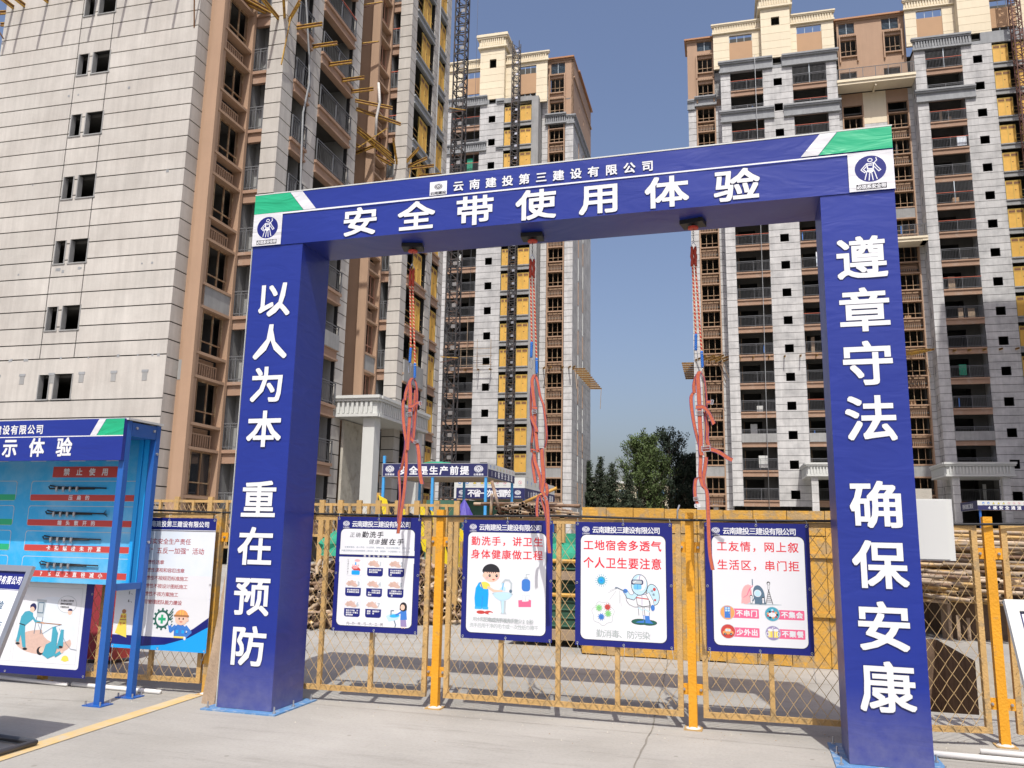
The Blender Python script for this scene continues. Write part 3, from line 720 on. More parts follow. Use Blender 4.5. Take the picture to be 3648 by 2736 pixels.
# ================================================================== FENCE
def mesh_panel(label, x0, y0, x1, y1, mulls, z0=.10, z1=1.73, cat='fence', mesh=True, extra=None):
    L = math.hypot(x1-x0, y1-y0); an = math.atan2(y1-y0, x1-x0)
    t = thing('mesh_fence', label, cat, (0,0,0)); t.location = (x0, y0, 0); t.rotation_euler = (0, 0, an)
    w = .045
    def fr(a0, b0, a1, b1, n):
        mb = MB(); mb.box(a0, -.02, b0, a1, .02, b1, 'yfence'); return mb.build(n, t)
    fr(0, z0, w, z1, 'frame_post'); fr(L-w, z0, L, z1, 'frame_post')
    fr(w, z0, L-w, z0+w, 'bottom_rail'); fr(w, z1-w, L-w, z1, 'top_rail')
    for m_ in mulls: fr(m_-.02, z0+w, m_+.02, z1-w, 'mullion')
    # expanded diamond mesh woven as bent wires in front of the mullions
    mb = MB(); pw, ph = .103, .148; rr = random.Random(int(L*100))
    a, b = w*.4, L-w*.4; c, d = z0+w*.5, z1-w*.5
    k = -int((d-c)/ph)-2
    while k*pw < (b-a)+(d-c)/ph*pw:
        for s in (1, -1):
            pts = []; n = int((d-c)/(ph/2))
            for i in range(n+1):
                z = c+i*ph/2; x = (k*pw+s*(i*pw/2)) if s > 0 else (k*pw+(d-c)/ph*pw-i*pw/2)
                x += a+rr.uniform(-.0035, .0035)
                if a <= x <= b: pts.append((x, -.026+(.006 if i % 2 else -.002)*s, min(z, d)))
            if len(pts) > 1: mb.tube(pts, .0024, 'wire', 4, cap=False)
        k += 1
    mb.build('wire_mesh', t)
    # weld tabs where the wires wrap the bottom rail
    mb = MB(); n = int((L-2*w)/pw)
    for i in range(n):
        x = w+(i+.5)*pw; mb.bar((x-.012, -.024, z0+w+.004), (x+.012, -.023, z0-.004), .006, .004, 'wire')
    mb.build('mesh_ties', t)
    return t
mesh_panel('faded yellow diamond-mesh panel behind the board listing habits, left of the arch', -6.98, 7.02, -5.20, 7.15, [.62, 1.22])
mesh_panel('faded yellow mesh panel right beside the left leg of the arch', -4.62, 7.27, -2.93, 7.36, [.62, 1.14], z1=1.73)
mesh_panel('wide yellow mesh panel carrying the washing boy poster and the spraying worker poster', -2.76, 7.37, -.60, 7.38, [.54, 1.07, 1.60])
mesh_panel('yellow mesh panel just left of the right leg carrying the lung poster', -.44, 7.40, 1.00, 7.50, [.56])
mesh_panel('yellow mesh panel between the right leg and the tall post at right', 1.10, 7.52, 1.78, 7.66, [], z1=1.73)
mesh_panel('yellow mesh panel at the right edge behind the white-framed board', 1.97, 7.70, 3.9, 7.90, [.62, 1.25])
def post(label, x, y, h=1.80, mt='ypost', lugs=True, grout=True):
    t = thing('fence_post', label, 'fence post', (x, y, 0), group='upright posts of the front mesh fence')
    mb = MB(); mb.box(x-.035, y-.035, .01, x+.035, y+.035, h, mt)
    mb.build('upright', t)
    if lugs:
        for z in (.32, 1.50):
            for s in (-1, 1):
                mb = MB(); mb.box(x+s*.035, y-.006, z-.045, x+s*.105, y+.006, z+.045, 'ypost'); lg = mb.build('lug', t)
                mb = MB(); mb.tube([(x+s*.07, y-.02, z), (x+s*.07, y+.01, z)], .012, 'galv', 6); mb.tube([(x+s*.07, y-.035, z), (x+s*.07, y-.02, z)], .006, 'galv', 6); mb.build('bolt', lg)
    if grout:
        mb = MB(); mb.box(x-.075, y-.07, 0, x+.075, y+.07, .010, 'yfence'); mb.tube([(x,y,.01),(x,y,.025)], [.065,.04], 'grout', 9); mb.build('foot', t)
    return t
post('yellow square post against the left leg of the arch', -5.13, 7.16, 1.78, 'yellow')
post('bright yellow square post between the steps poster and the washing boy poster', -2.845, 7.38, 1.80)
post('bright yellow square post between the spraying worker poster and the lung poster', -.525, 7.40, 1.80)
post('tall bright yellow post at the right next to the white-framed board', 1.875, 7.69, 1.80)
post('yellow post partly hidden behind the left blue display rack', -7.06, 7.10, 1.7, 'yellow')
# cable along the top of the fence
pts = []
for x, y in ((-7.6,6.98),(-5.9,7.06),(-5.13,7.13),(-4.2,7.27),(-2.845,7.33),(-1.7,7.34),(-.52,7.35),(1.0,7.48),(1.6,7.6),(1.875,7.63),(2.6,7.74),(3.8,7.86)):
    pts.append((x, y, 1.745+.012*math.sin(x*3)))
mb = MB(); mb.tube(pts, .011, 'black', 6); o = mb.build('cable', org=(-1.8, 7.3, 1.74), smooth=True); tag(o, 'thick black cable running along the top of the yellow mesh fence', 'cable')

# ================================================================== POSTERS ON THE FENCE
PW, PH = .86, 1.07
def poster(label, x, y, z, w=PW, h=PH, base='navy', rot=0., head=True, grp='blue bordered health posters tied to the fence', wires=True):
    t = thing('poster', label, 'poster', (0,0,0), group=grp); t.location = (x, y, z); t.rotation_euler = (0, 0, rot)
    # slightly curled vinyl sheet with thickness
    mb = MB(); nx, nz = 8, 8; vs = []
    def wav(a, b): return -.0015
    mb.box(0, 0, 0, w, .003, h, base); mb.build('sheet', t)
    P = Print(front(0, -.0006, 0), .00022)
    if head:
        P.logo(.095, h-.065, .026, 'navy', 'white')
        P.text('云南建投', .060, .130, h-.103, .015, .014, 'white')
        P.text('云南建投三建设有限公司', .155, w-.105, h-.069, .051, .055, 'white', .022)
    for a, b in ((.02,.02),(w/2,.02),(w-.02,.02),(.02,h-.02),(w/2,h-.02),(w-.02,h-.02),(.015,h/2),(w-.015,h/2)):
        mb = MB(); mb.tube([(a+.009*math.cos(q), -.002, b+.009*math.sin(q)) for q in [i*math.pi/4 for i in range(8)]], .0028, 'galv', 5, closed=True)
        mb.build('eyelet', t)
    if wires:
        rr = random.Random(int(x*100)); 
        for a in (.02, w/2, w-.02):
            mb = MB(); e = rr.uniform(-.05, .08); l = rr.uniform(.1, .28)
            mb.tube([(a, .0, .02), (a+.01, -.015, -.02), (a+e*.3, -.01, -l*.5), (a+e, .005, -l)], .0016, 'igry', 4); mb.build('wire_tie', t)
        for a in (.02, w/2, w-.02):
            mb = MB(); mb.tube([(a, -.004, h-.02), (a+.004, -.012, h+.01), (a-.003, .0, h+.03), (a, .03, h+.03)], .0018, 'igry', 4); mb.build('wire_tie', t)
    return t, P
def white_field(P, a0, b0, a1, b1, r=.05):
    P.rrect(a0-.004, b0-.004, a1+.004, b1+.004, r, 'ink'); P.rrect(a0, b0, a1, b1, r, 'white')

# --- poster 1: hand washing steps
t, P = poster('blue poster of seven hand-washing steps with a girl at a basin', -3.87, 7.245, .65, rot=.052)
white_field(P, .045, .715, .80, .955, .045); P.rect(.041, .711, .804, .76, 'white'); P.rect(.041, .709, .804, .713, 'ink')
white_field(P, .045, .055, .80, .69, .045); P.rect(.041, .64, .804, .69, 'white')
P.text('正确', .135, .255, .897, .046, .044, 'ink', .0, shear=.15); P.text('勤洗手', .26, .49, .902, .060, .056, 'ink', .018, shear=.15)
P.text('健康', .335, .455, .836, .046, .044, 'ink', .0, shear=.15); P.text('握在手', .455, .70, .838, .060, .056, 'ink', .018, shear=.15)
P.text('在餐前便后，进入学校、外出回家、接触垃圾、玩过动物后要记得洗手，洗手'[:33], .09, .76, .782, .0165, .0165, 'slate')
P.text('时要注意用流动水和使用肥皂(洗手液)洗手，揉搓的整个过程持续40——60秒', .06, .76, .748, .0165, .0165, 'slate')
P.text('洗手七字口诀', .28, .56, .701, .022, .018, 'white', .03)
def hands(P, cx, cy, k):
    for s, rot in ((1, .35), (-1, -.25)):
        P.ell(cx-.02*s, cy+.008*s, .042, .017, 'hand', 14, rot=rot)
        for i in range(4): P.line([(cx+.005*s, cy+.012-.008*i), (cx+.038*s, cy+.022-.013*i)], .008, 'hand')
        P.line([(cx-.01*s, cy), (cx+.005*s, cy+.03)], .008, 'hand')
    P.line([(cx-.03, cy-.012), (cx+.03, cy+.006)], .0015, 'lungp')
cards = [(.12,.515,0,''),(.335,.515,1,'掌心相对手指并拢相互揉搓'),(.55,.515,2,'手心对手背沿指缝相互揉搓交换进行'),(.12,.325,3,'掌心相对双手交叉指缝相互揉搓'),(.335,.325,4,'弯曲手指关节在另一手掌心旋转揉搓'),
         (.55,.325,5,'一手握另一手大拇指旋转揉搓交换进行'),(.12,.135,6,'将五个手指尖并拢在另一手掌心旋转揉搓'),(.335,.135,7,'螺旋式揉搓洗手腕交换进行')]
for a, b, n, st in cards:
    P.rrect(a-.001, b-.001, a+.161, b+.161, .022, 'igry'); P.rrect(a, b, a+.16, b+.16, .022, 'white')
    if n:
        hands(P, a+.065, b+.115, n); P.text(str(n), a+.112, a+.155, b+.118, .040, .048, 'igry', .05)
        P.rrect(a, b, a+.16, b+.078, .022, 'navy'); P.rect(a, b+.045, a+.16, b+.078, 'navy')
        for r_ in range(0, len(st), 7): P.text(st[r_:r_+7], a+.018, a+.018+.018*len(st[r_:r_+7]), b+.058-.02*(r_//7), .0150, .0150, 'white', .05)
    else:
        P.ell(a+.10, b+.065, .048, .022, 'ired', 14, rot=-.3)
        for i in range(4): P.line([(a+.07+.012*i, b+.07), (a+.065+.02*i, b+.10)], .011, 'lungp')
        P.rrect(a+.055, b+.008, a+.14, b+.05, .012, 'cyan2'); P.rect(a+.088, b+.10, a+.10, b+.125, 'cyan2'); P.ell(a+.11, b+.142, .03, .012, 'lungp', 12)
        for i, ch in enumerate('取适量洗手液于掌心'): P.char(ch, a+.016, b+.145-.016*i, .012, .012, 'ink'); P.up()
P.text('内—外—夹—弓—大—立—腕', .15, .52, .075, .026, .028, 'ink')
P.poly([(.545,.155),(.60,.185),(.69,.165),(.66,.125),(.575,.105)], 'iltb'); P.ell(.63, .16, .05, .016, 'cyan', 14, rot=.1); P.line([(.595,.17),(.595,.205),(.62,.207)], .010, 'slate')
P.line([(.63,.115),(.645,.08),(.64,.06)], .010, 'slate')
P.poly([(.69,.13),(.745,.13),(.755,.065),(.695,.065)], 'iprp'); P.poly([(.69,.215),(.745,.225),(.755,.13),(.69,.125)], 'imid'); P.line([(.70,.20),(.66,.175),(.645,.17)], .016, 'imid')
P.ell(.715, .245, .036, .042, 'ink', 16); P.rect(.68,.215,.75,.24,'ink'); P.ell(.708, .240, .022, .026, 'skin', 14); P.rect(.705,.05,.715,.066,'skin'); P.rect(.73,.05,.74,.066,'skin')
P.build('print', t)

# --- poster 2: boy washing hands
t, P = poster('blue poster of a boy in blue dungarees washing hands at a white basin', -2.60, 7.335, .64)
white_field(P, .05, .055, .80, .955)
P.text('勤洗手，讲卫生', .075, .775, .875, .078, .078, 'redink', .018); P.text('身体健康做工程', .075, .775, .755, .078, .078, 'redink', .018)
P.ell(.19,.235,.042,.016,'ired',14); P.ell(.265,.235,.042,.016,'ired',14); P.ell(.285,.228,.022,.009,'white',10)
P.poly([(.135,.27),(.125,.36),(.135,.45),(.165,.50),(.215,.505),(.255,.475),(.262,.40),(.255,.27)], 'cyan2'); P.rect(.13,.262,.20,.285,'cyan'); P.rect(.205,.262,.262,.285,'cyan')
P.line([(.197,.27),(.205,.38)], .003, 'imid')
P.ell(.225,.475,.050,.032,'iyel',16,rot=-.2); P.line([(.18,.50),(.20,.45)], .010, 'imid'); P.line([(.255,.46),(.31,.43),(.365,.425)], .022, 'skin'); P.ell(.375,.428,.020,.014,'skin',10)
P.ell(.285,.575,.080,.068,'skin',24); P.ell(.212,.565,.014,.018,'skin',10)
P.ell(.280,.600,.084,.070,'ink',24,t0=-.05,t1=math.pi+.05); P.rect(.205,.585,.215,.61,'ink')
for i in range(5): P.line([(.24+.02*i,.60),(.245+.02*i,.588)], .006, 'ink')
for a in (.268, .335): P.ell(a,.565,.012,.014,'ink',10); P.ell(a+.003,.569,.004,.004,'white',6)
P.ell(.245,.545,.014,.010,'lungp',10); P.ell(.345,.545,.012,.010,'lungp',10); P.ell(.305,.535,.012,.012,'ired',10,t0=math.pi,t1=2*math.pi)
P.line([(.37,.44),(.40,.475),(.385,.50)], .012, 'iltb'); P.line([(.39,.44),(.405,.51)], .008, 'cyan'); P.ell(.41,.45,.014,.02,'iltb',8)
P.ell(.395,.405,.10,.018,'igry',22); P.ell(.395,.409,.088,.012,'iltb',20); P.poly([(.30,.40),(.49,.40),(.46,.365),(.41,.345),(.37,.345),(.325,.37)], 'iltb')
P.poly([(.375,.345),(.43,.345),(.425,.25),(.438,.225),(.378,.225),(.388,.25)], 'igry'); P.poly([(.385,.345),(.41,.345),(.408,.235),(.392,.235)], 'iltb')
P.line([(.475,.42),(.478,.50),(.455,.528),(.42,.530),(.395,.505)], .016, 'igry'); P.ell(.472,.432,.014,.016,'slate',10)
P.rrect(.575,.435,.655,.545,.030,'imid'); P.rect(.600,.545,.632,.560,'igry'); P.line([(.616,.56),(.616,.585),(.645,.585)], .008, 'igry')
P.poly([(.545,.355),(.565,.31),(.665,.315),(.665,.36),(.64,.365)], 'pink'); P.poly([(.545,.355),(.665,.36),(.665,.30),(.548,.295)], 'pink')
P.poly([(.58,.345),(.585,.405),(.612,.40),(.612,.345)], 'igry'); P.poly([(.582,.346),(.587,.403),(.610,.398),(.610,.346)], 'white'); P.poly([(.61,.345),(.62,.40),(.65,.405),(.642,.35)], 'igry'); P.poly([(.612,.346),(.621,.398),(.647,.402),(.640,.351)], 'white')
P.text('用水和肥皂或洗手液洗手至少20秒', .115, .690, .172, .036, .038, 'inkgrey', .01); P.text('洗手后用干净的毛巾或一次性纸巾擦干', .085, .735, .118, .036, .038, 'inkgrey', .01)
P.build('print', t)

# --- poster 3: worker spraying disinfectant
t, P = poster('blue poster of a worker in a white protective suit spraying germs in a cloud', -1.53, 7.338, .635)
white_field(P, .05, .055, .80, .955)
P.text('工地宿舍多透气', .07, .77, .865, .080, .085, 'redink', .020); P.text('个人卫生要注意', .07, .77, .712, .080, .090, 'redink', .020)
def germ(a, b, r, m_, n=12, sp=.35):
    for i in range(n):
        q = i*2*math.pi/n; P.line([(a+r*math.cos(q), b+r*math.sin(q)), (a+r*(1+sp)*math.cos(q), b+r*(1+sp)*math.sin(q))], .003, m_); P.ell(a+r*(1+sp)*math.cos(q), b+r*(1+sp)*math.sin(q), .0035, .0035, m_, 6); pass
    P.up(); P.ell(a, b, r, r, m_, 16)
germ(.235, .560, .036, 'iteal', 16, .45); P.ell(.235,.56,.022,.022,'cyan2',12); P.ell(.235,.56,.008,.008,'imid',8)
cl = [(.25+.095*math.cos(q)*(1+.08*math.sin(7*q)), .28+.098*math.sin(q)*(1+.08*math.sin(7*q))) for q in [i*2*math.pi/42 for i in range(42)]]
P.line(cl+[cl[0]], .0028, 'inkgrey')
for a, b, m_ in ((.215,.325,'igrn'),(.290,.335,'ired'),(.295,.280,'igrn'),(.235,.250,'imid')):
    germ(a, b, .023, m_, 10, .3); P.line([(a-.008,b+.004),(a-.003,b+.004)], .003, 'idgr'); P.line([(a+.004,b+.004),(a+.009,b+.004)], .003, 'idgr'); P.line([(a-.006,b-.009),(a,b-.005),(a+.006,b-.009)], .002, 'idgr')
for p, q in (((.375,.505),(.31,.475)),((.37,.495),(.295,.455)),((.365,.475),(.31,.40)),((.395,.48),(.395,.37)),((.402,.44),(.402,.38)),((.408,.38),(.411,.345))): P.line([p,q], .0028, 'inkgrey')
P.ell(.575,.222,.078,.026,'ink',20); P.ell(.65,.218,.07,.024,'ink',20); P.ell(.575,.222,.074,.022,'idgr',20); P.ell(.65,.218,.066,.020,'idgr',20)
P.ell(.688,.455,.055,.092,'ink',20,rot=.2); P.ell(.688,.455,.050,.087,'iltb',20,rot=.2); P.ell(.700,.50,.013,.015,'ired',10); P.ell(.705,.41,.010,.010,'ired',8); P.text('消', .665,.69,.485,.020,.020,'ink'); P.text('毒', .68,.705,.455,.020,.020,'ink')
P.poly([(.553,.375),(.60,.375),(.60,.275),(.562,.275)], 'ink'); P.poly([(.605,.375),(.658,.37),(.655,.265),(.615,.27)], 'ink')
P.poly([(.557,.375),(.597,.375),(.597,.275),(.566,.275)], 'white'); P.poly([(.609,.375),(.654,.37),(.651,.265),(.619,.27)], 'white')
P.line([(.56,.34),(.595,.32)], .010, 'iltb'); P.line([(.612,.33),(.652,.31)], .010, 'iltb')
P.poly([(.560,.28),(.603,.28),(.605,.235),(.553,.225),(.535,.215),(.61,.215),(.61,.28)], 'imid'); P.poly([(.615,.275),(.655,.275),(.66,.235),(.69,.212),(.62,.214)], 'imid')
P.poly([(.535,.46),(.60,.475),(.645,.465),(.662,.36),(.60,.348),(.55,.365)], 'ink'); P.poly([(.539,.457),(.60,.471),(.641,.461),(.657,.363),(.60,.352),(.554,.368)], 'white')
P.line([(.545,.425),(.655,.415)], .009, 'ired'); P.line([(.592,.47),(.592,.36)], .004, 'iprp'); P.line([(.54,.455),(.64,.455)], .005, 'iprp')
P.line([(.54,.455),(.515,.425),(.475,.435),(.455,.465)], .040, 'ink'); P.line([(.54,.455),(.515,.425),(.475,.435),(.455,.465)], .034, 'iltb'); P.line([(.645,.455),(.675,.40),(.682,.36)], .034, 'ink'); P.line([(.645,.455),(.675,.40),(.682,.365)], .028, 'white')
P.ell(.448,.478,.021,.018,'imid',12); P.ell(.685,.345,.017,.026,'imid',12); P.line([(.455,.47),(.375,.505),(.365,.502)], .006, 'slate'); P.ell(.366,.503,.009,.006,'slate',8)
P.line([(.452,.46),(.455,.40),(.48,.365),(.53,.345),(.60,.352),(.67,.35)], .0025, 'ink')
P.ell(.570,.535,.072,.090,'ink',26); P.ell(.570,.535,.068,.086,'iltb',26); P.ell(.585,.55,.045,.065,'white',20); P.line([(.58,.62),(.573,.60),(.57,.575)], .006, 'iprp')
P.rrect(.500,.535,.605,.578,.016,'navyd'); P.rrect(.510,.543,.595,.571,.012,'igry'); P.line([(.52,.55),(.54,.565)], .006, 'white'); P.rrect(.520,.495,.590,.538,.014,'cyan'); P.line([(.555,.538),(.555,.497)], .003, 'imid')
P.text('勤消毒、防污染', .19, .66, .108, .062, .062, 'inkgrey', .01)
P.build('print', t)

# --- poster 4: lungs and four pink tabs
t, P = poster('blue poster of pink and grey lungs above four pink slogan tabs, beside the right leg', -.395, 7.345, .645, rot=.069)
white_field(P, .06, .055, .815, .96)
P.text('工友情，网上叙', .095, .775, .870, .076, .080, 'redink', .015); P.text('生活区，串门拒', .095, .775, .715, .076, .080, 'redink', .015)
P.ell(.46,.398,.16,.007,'igry',20)
P.ell(.335,.475,.042,.080,'lungp',22,rot=-.12); P.poly([(.34,.40),(.375,.42),(.372,.55),(.345,.56)], 'lungp'); P.poly([(.29,.40),(.36,.415),(.34,.45),(.295,.46)], 'lungp')
P.line([(.385,.60),(.385,.545),(.36,.52),(.34,.47)], .006, 'pink'); P.line([(.36,.52),(.375,.47),(.37,.44)], .005, 'pink'); P.line([(.34,.47),(.31,.45)], .004, 'pink')
P.line([(.385,.60),(.385,.555)], .008, 'slate')
P.ell(.435,.475,.046,.080,'slate',22,rot=.18); P.poly([(.40,.40),(.49,.40),(.48,.46),(.40,.45)], 'slate'); P.ell(.425,.487,.030,.030,'white',18); P.ell(.425,.487,.025,.025,'iltb',18); P.line([(.405,.462),(.385,.425)], .009, 'slate')
for a, b, h_ in ((.372,.405,.045),(.468,.405,.03)):
    P.rect(a-.009,b,a+.009,b+h_,'white'); P.frame(a-.009,b,a+.009,b+h_,.002,'ink'); P.ell(a,b+h_+.010,.012,.013,'ink',12); P.ell(a,b+h_+.007,.009,.009,'white',10)
P.line([(.49,.402),(.515,.52),(.545,.402)], .004, 'ink')
for i in range(7): P.line([(.495+.003*i,.42+.015*i),(.542-.004*i,.42+.015*i)], .003, 'ink')
P.rect(.508,.52,.522,.56,'white'); P.frame(.508,.52,.522,.56,.002,'ink'); P.ell(.515,.572,.014,.015,'ink',12); P.ell(.515,.568,.009,.010,'white',10)
for a, b, st, bg in ((.115,.262,'不串门','iora'),(.478,.262,'不集会','iteal'),(.115,.108,'少外出','ired'),(.478,.108,'不聚餐','iprp')):
    P.rrect(a+.09, b+.018, a+.315, b+.095, .008, 'pink'); P.text(st, a+.128, a+.305, b+.057, .048, .050, 'white', .04)
    P.ell(a+.06, b+.06, .062, .060, 'igry', 24); P.ell(a+.06, b+.06, .058, .056, bg, 24)
    if bg == 'iora':
        P.rect(a+.035,b+.015,a+.083,b+.108,'imid')
        for i in (0,1):
            for j in (0,1): P.rect(a+.041+.021*i,b+.068+.019*j,a+.057+.021*i,b+.083+.019*j,'iltb')
        P.ell(a+.074,b+.055,.003,.003,'iyel',6)
    elif bg == 'iteal':
        P.ell(a+.06,b+.055,.035,.020,'white',16)
        for i in range(9): q = i*.7; P.ell(a+.06+.038*math.cos(q), b+.055+.026*math.sin(q), .009, .009, ('ink','iora','ired')[i % 3], 8)
        P.rect(a+.052,b+.085,a+.068,b+.10,'iltb')
    elif bg == 'ired':
        P.ell(a+.06,b+.062,.030,.026,'iora',16); P.rrect(a+.016,b+.036,a+.104,b+.062,.010,'iora'); P.rect(a+.040,b+.060,a+.058,b+.080,'iltb'); P.rect(a+.062,b+.060,a+.080,b+.078,'iltb')
        for q in (.036,.084): P.ell(a+q,b+.038,.011,.011,'ink',10); P.ell(a+q,b+.038,.005,.005,'igry',8)
    else:
        for q in (.022,.066): P.rect(a+q,b+.025,a+q+.034,b+.080,'iyel'); P.ell(a+q+.017,b+.085,.022,.012,'white',10); P.rect(a+q+.010,b+.028,a+q+.014,b+.07,'white')
        P.ring(a+.016,b+.052,.012,.018,.005,'white',12); P.ring(a+.104,b+.052,.012,.018,.005,'white',12); P.ell(a+.058,b+.10,.006,.006,'white',8); P.ell(a+.07,b+.108,.004,.004,'white',8)
P.build('print', t)

# --- board behind the rack: responsibility campaign
t, P = poster('white board with red text and cartoon worker in orange helmet, left of the arch', -6.18, 7.02, .40, w=1.09, h=1.28, base='white', head=False, grp='boards standing along the left fence', rot=.02)
Wd = 1.09
P.rect(0, 1.155, Wd, 1.28, 'navy'); P.rect(0, 1.148, Wd, 1.152, 'ink'); P.rect(0, 1.158, Wd, 1.163, 'white')
P.rect(0, .72, Wd, 1.147, 'skyprint'); P.rect(0, .50, Wd, .72, 'white')
P.text('云南建投第三建设有限公司', .27, 1.015, 1.218, .052, .056, 'white', .034)
P.text('落实安全生产责任', .30, .82, 1.045, .054, .054, 'dredink', .012); P.text('开展“五反一加强”活动', .22, .98, .955, .058, .058, 'dredink', .012)
for i, st in enumerate(('反习惯性违章','反习惯性漠视和容忍违章','反习惯性不按规范标准施工','反习惯性不按设计图纸施工','反习惯性不按方案施工','强项目管理团队能力建设')):
    z = .84-.077*i; P.text(str(i+1)+'、', .135, .22, z, .034, .034, 'ink', .02)
    P.text(st, .235, .235+.049*len(st), z, .044, .040, 'dredink', .012)
P.poly([(0,0),(Wd,0),(Wd,.245),(.90,.14),(.65,.065),(.35,.04),(0,.045)], 'cyan2')
P.poly([(0,.035),(.35,.03),(.62,.055),(.88,.13),(Wd,.24),(Wd,.33),(.93,.22),(.75,.125),(0,.125)], 'navy'); P.poly([(0,0),(.33,.0),(.33,.027),(0,.03)], 'cyan2')
for i in range(12):
    q = i*math.pi/6; P.line([(.565+.078*math.cos(q), .295+.078*math.sin(q)), (.565+.098*math.cos(q), .295+.098*math.sin(q))], .020, 'idgr')
P.ell(.565,.295,.086,.086,'idgr',24); P.ell(.565,.295,.066,.066,'white',24); P.rect(.552,.252,.578,.338,'green'); P.rect(.522,.282,.608,.308,'green')
for i in range(6): P.line([(.655,.23+.026*i),(.685,.25+.03*i)], .010, 'idgr')
P.poly([(.715,.13),(.845,.13),(.85,.225),(.80,.255),(.755,.255),(.71,.225)], 'imid'); P.line([(.72,.23),(.675,.19),(.66,.24)], .036, 'imid'); P.line([(.845,.23),(.895,.185),(.85,.145)], .034, 'imid'); P.rect(.715,.125,.845,.142,'iyel')
P.ell(.658,.262,.018,.026,'white',10); P.ell(.84,.125,.014,.018,'white',10); P.ell(.785,.305,.070,.058,'skin',22); P.ell(.858,.30,.012,.018,'skin',10)
P.ell(.785,.335,.074,.058,'iora',22,t0=-.02,t1=math.pi+.02); P.rrect(.700,.325,.870,.345,.008,'ibro'); P.line([(.77,.385),(.77,.345)], .006, 'iyel'); P.line([(.80,.385),(.80,.345)], .006, 'iyel')
for a in (.762,.808): P.ell(a,.308,.008,.011,'ink',8)
P.ell(.785,.282,.018,.009,'ired',10,t0=math.pi,t1=2*math.pi); P.rect(.735,.17,.765,.20,'cyan2'); P.rect(.80,.17,.83,.20,'cyan2')
P.poly([(.03,.14),(.17,.10),(.155,.24),(.145,.33),(.085,.33),(.065,.25)], 'iyel'); P.ell(.115,.35,.025,.022,'ibro',12); P.rect(.075,.265,.15,.275,'ibro')
P.text('安全', .075,.145,.30,.028,.028,'ired',.03); P.text('生产', .07,.145,.23,.026,.026,'ired',.03)
P.build('print', t)

# --- framed electric-shock cartoon board on the ground at far left
t, P = poster('navy bordered cartoon board of a man lying by a cable, at far left', -8.30, 6.86, .10, w=1.92, h=1.62, base='navy', head=False, grp='boards standing along the left fence', rot=.04, wires=False)
Wd = 1.92
P.rrect(.06, .075, 1.83, 1.56, .03, 'white'); P.frame(.10,.12,1.00,.95,.002,'inkgrey'); P.frame(1.03,.12,1.79,.86,.002,'inkgrey'); P.frame(1.03,.90,1.79,1.50,.002,'inkgrey')
P.poly([(1.05,.99),(1.74,.97),(1.74,1.03),(1.68,1.09),(1.05,1.09)], 'ibro'); P.poly([(1.05,.97),(1.74,.95),(1.72,.985),(1.05,1.0)], 'iora')
P.ell(1.45,.62,.26,.15,'skyprint',26); P.ell(1.38,.32,.34,.12,'hand',26); P.ell(1.55,.45,.20,.13,'skyprint',20)
P.poly([(1.25,.74),(1.37,.735),(1.35,.56),(1.27,.56)], 'igry'); P.rect(1.27,.60,1.345,.71,'slate'); P.rect(1.28,.61,1.335,.70,'igry')
for a in (1.27,1.345): P.line([(a,.56),(a-.01,.40)], .008, 'slate')
P.ell(1.215,.655,.038,.042,'navyd',16); P.ell(1.205,.632,.028,.030,'skin',14); P.ell(1.212,.662,.038,.03,'navyd',14,t0=0,t1=math.pi)
P.poly([(1.17,.62),(1.22,.60),(1.23,.54),(1.14,.47),(1.07,.49),(1.08,.56),(1.12,.61)], 'iteal'); P.poly([(1.075,.50),(1.14,.48),(1.15,.40),(1.18,.26),(1.14,.26),(1.10,.38),(1.085,.31),(1.05,.31)], 'iteal'); P.line([(1.07,.49),(1.14,.475)], .010, 'ink')
P.ell(1.075,.295,.028,.012,'ink',10); P.ell(1.17,.245,.030,.013,'ink',10); P.line([(1.21,.57),(1.26,.52),(1.33,.51)], .022, 'iteal'); P.line([(1.33,.51),(1.37,.505)], .016, 'skin')
P.line([(1.28,.51),(1.58,.50)], .008, 'ibro'); P.line([(1.58,.50),(1.48,.47),(1.36,.40),(1.33,.44),(1.30,.49)], .004, 'slate'); P.line([(1.56,.46),(1.66,.32),(1.72,.27),(1.79,.265)], .004, 'slate')
P.ell(1.36,.235,.045,.042,'ink',14); P.ell(1.375,.245,.032,.030,'skin',12); P.poly([(1.39,.20),(1.42,.30),(1.50,.34),(1.56,.29),(1.54,.20),(1.46,.165)], 'iteal'); P.line([(1.50,.31),(1.50,.46),(1.53,.41),(1.53,.30)], .040, 'iteal'); P.line([(1.57,.28),(1.60,.44),(1.61,.30)], .034, 'iteal')
P.line([(1.55,.20),(1.60,.23)], .030, 'iteal'); P.ell(1.62,.24,.018,.012,'skin',8); P.ell(1.60,.285,.026,.012,'ink',8); P.ell(1.665,.175,.040,.030,'iyel',14); P.rect(1.62,.155,1.71,.170,'iyel')
P.ell(1.62,.70,.115,.085,'inkgrey',24); P.ell(1.62,.70,.111,.081,'white',24); P.ell(1.50,.61,.02,.013,'white',10)
for i, st in enumerate(('有人触电之后要用绝','缘物将电源线挑开','不要冒险去线')): P.text(st, 1.54, 1.54+.0175*len(st), .735-.032*i, .0165, .020, 'ink', .02)
P.ell(1.665,.625,.026,.028,'skin',12); P.ell(1.665,.638,.028,.022,'navyd',12,t0=0,t1=math.pi)
P.build('print', t)

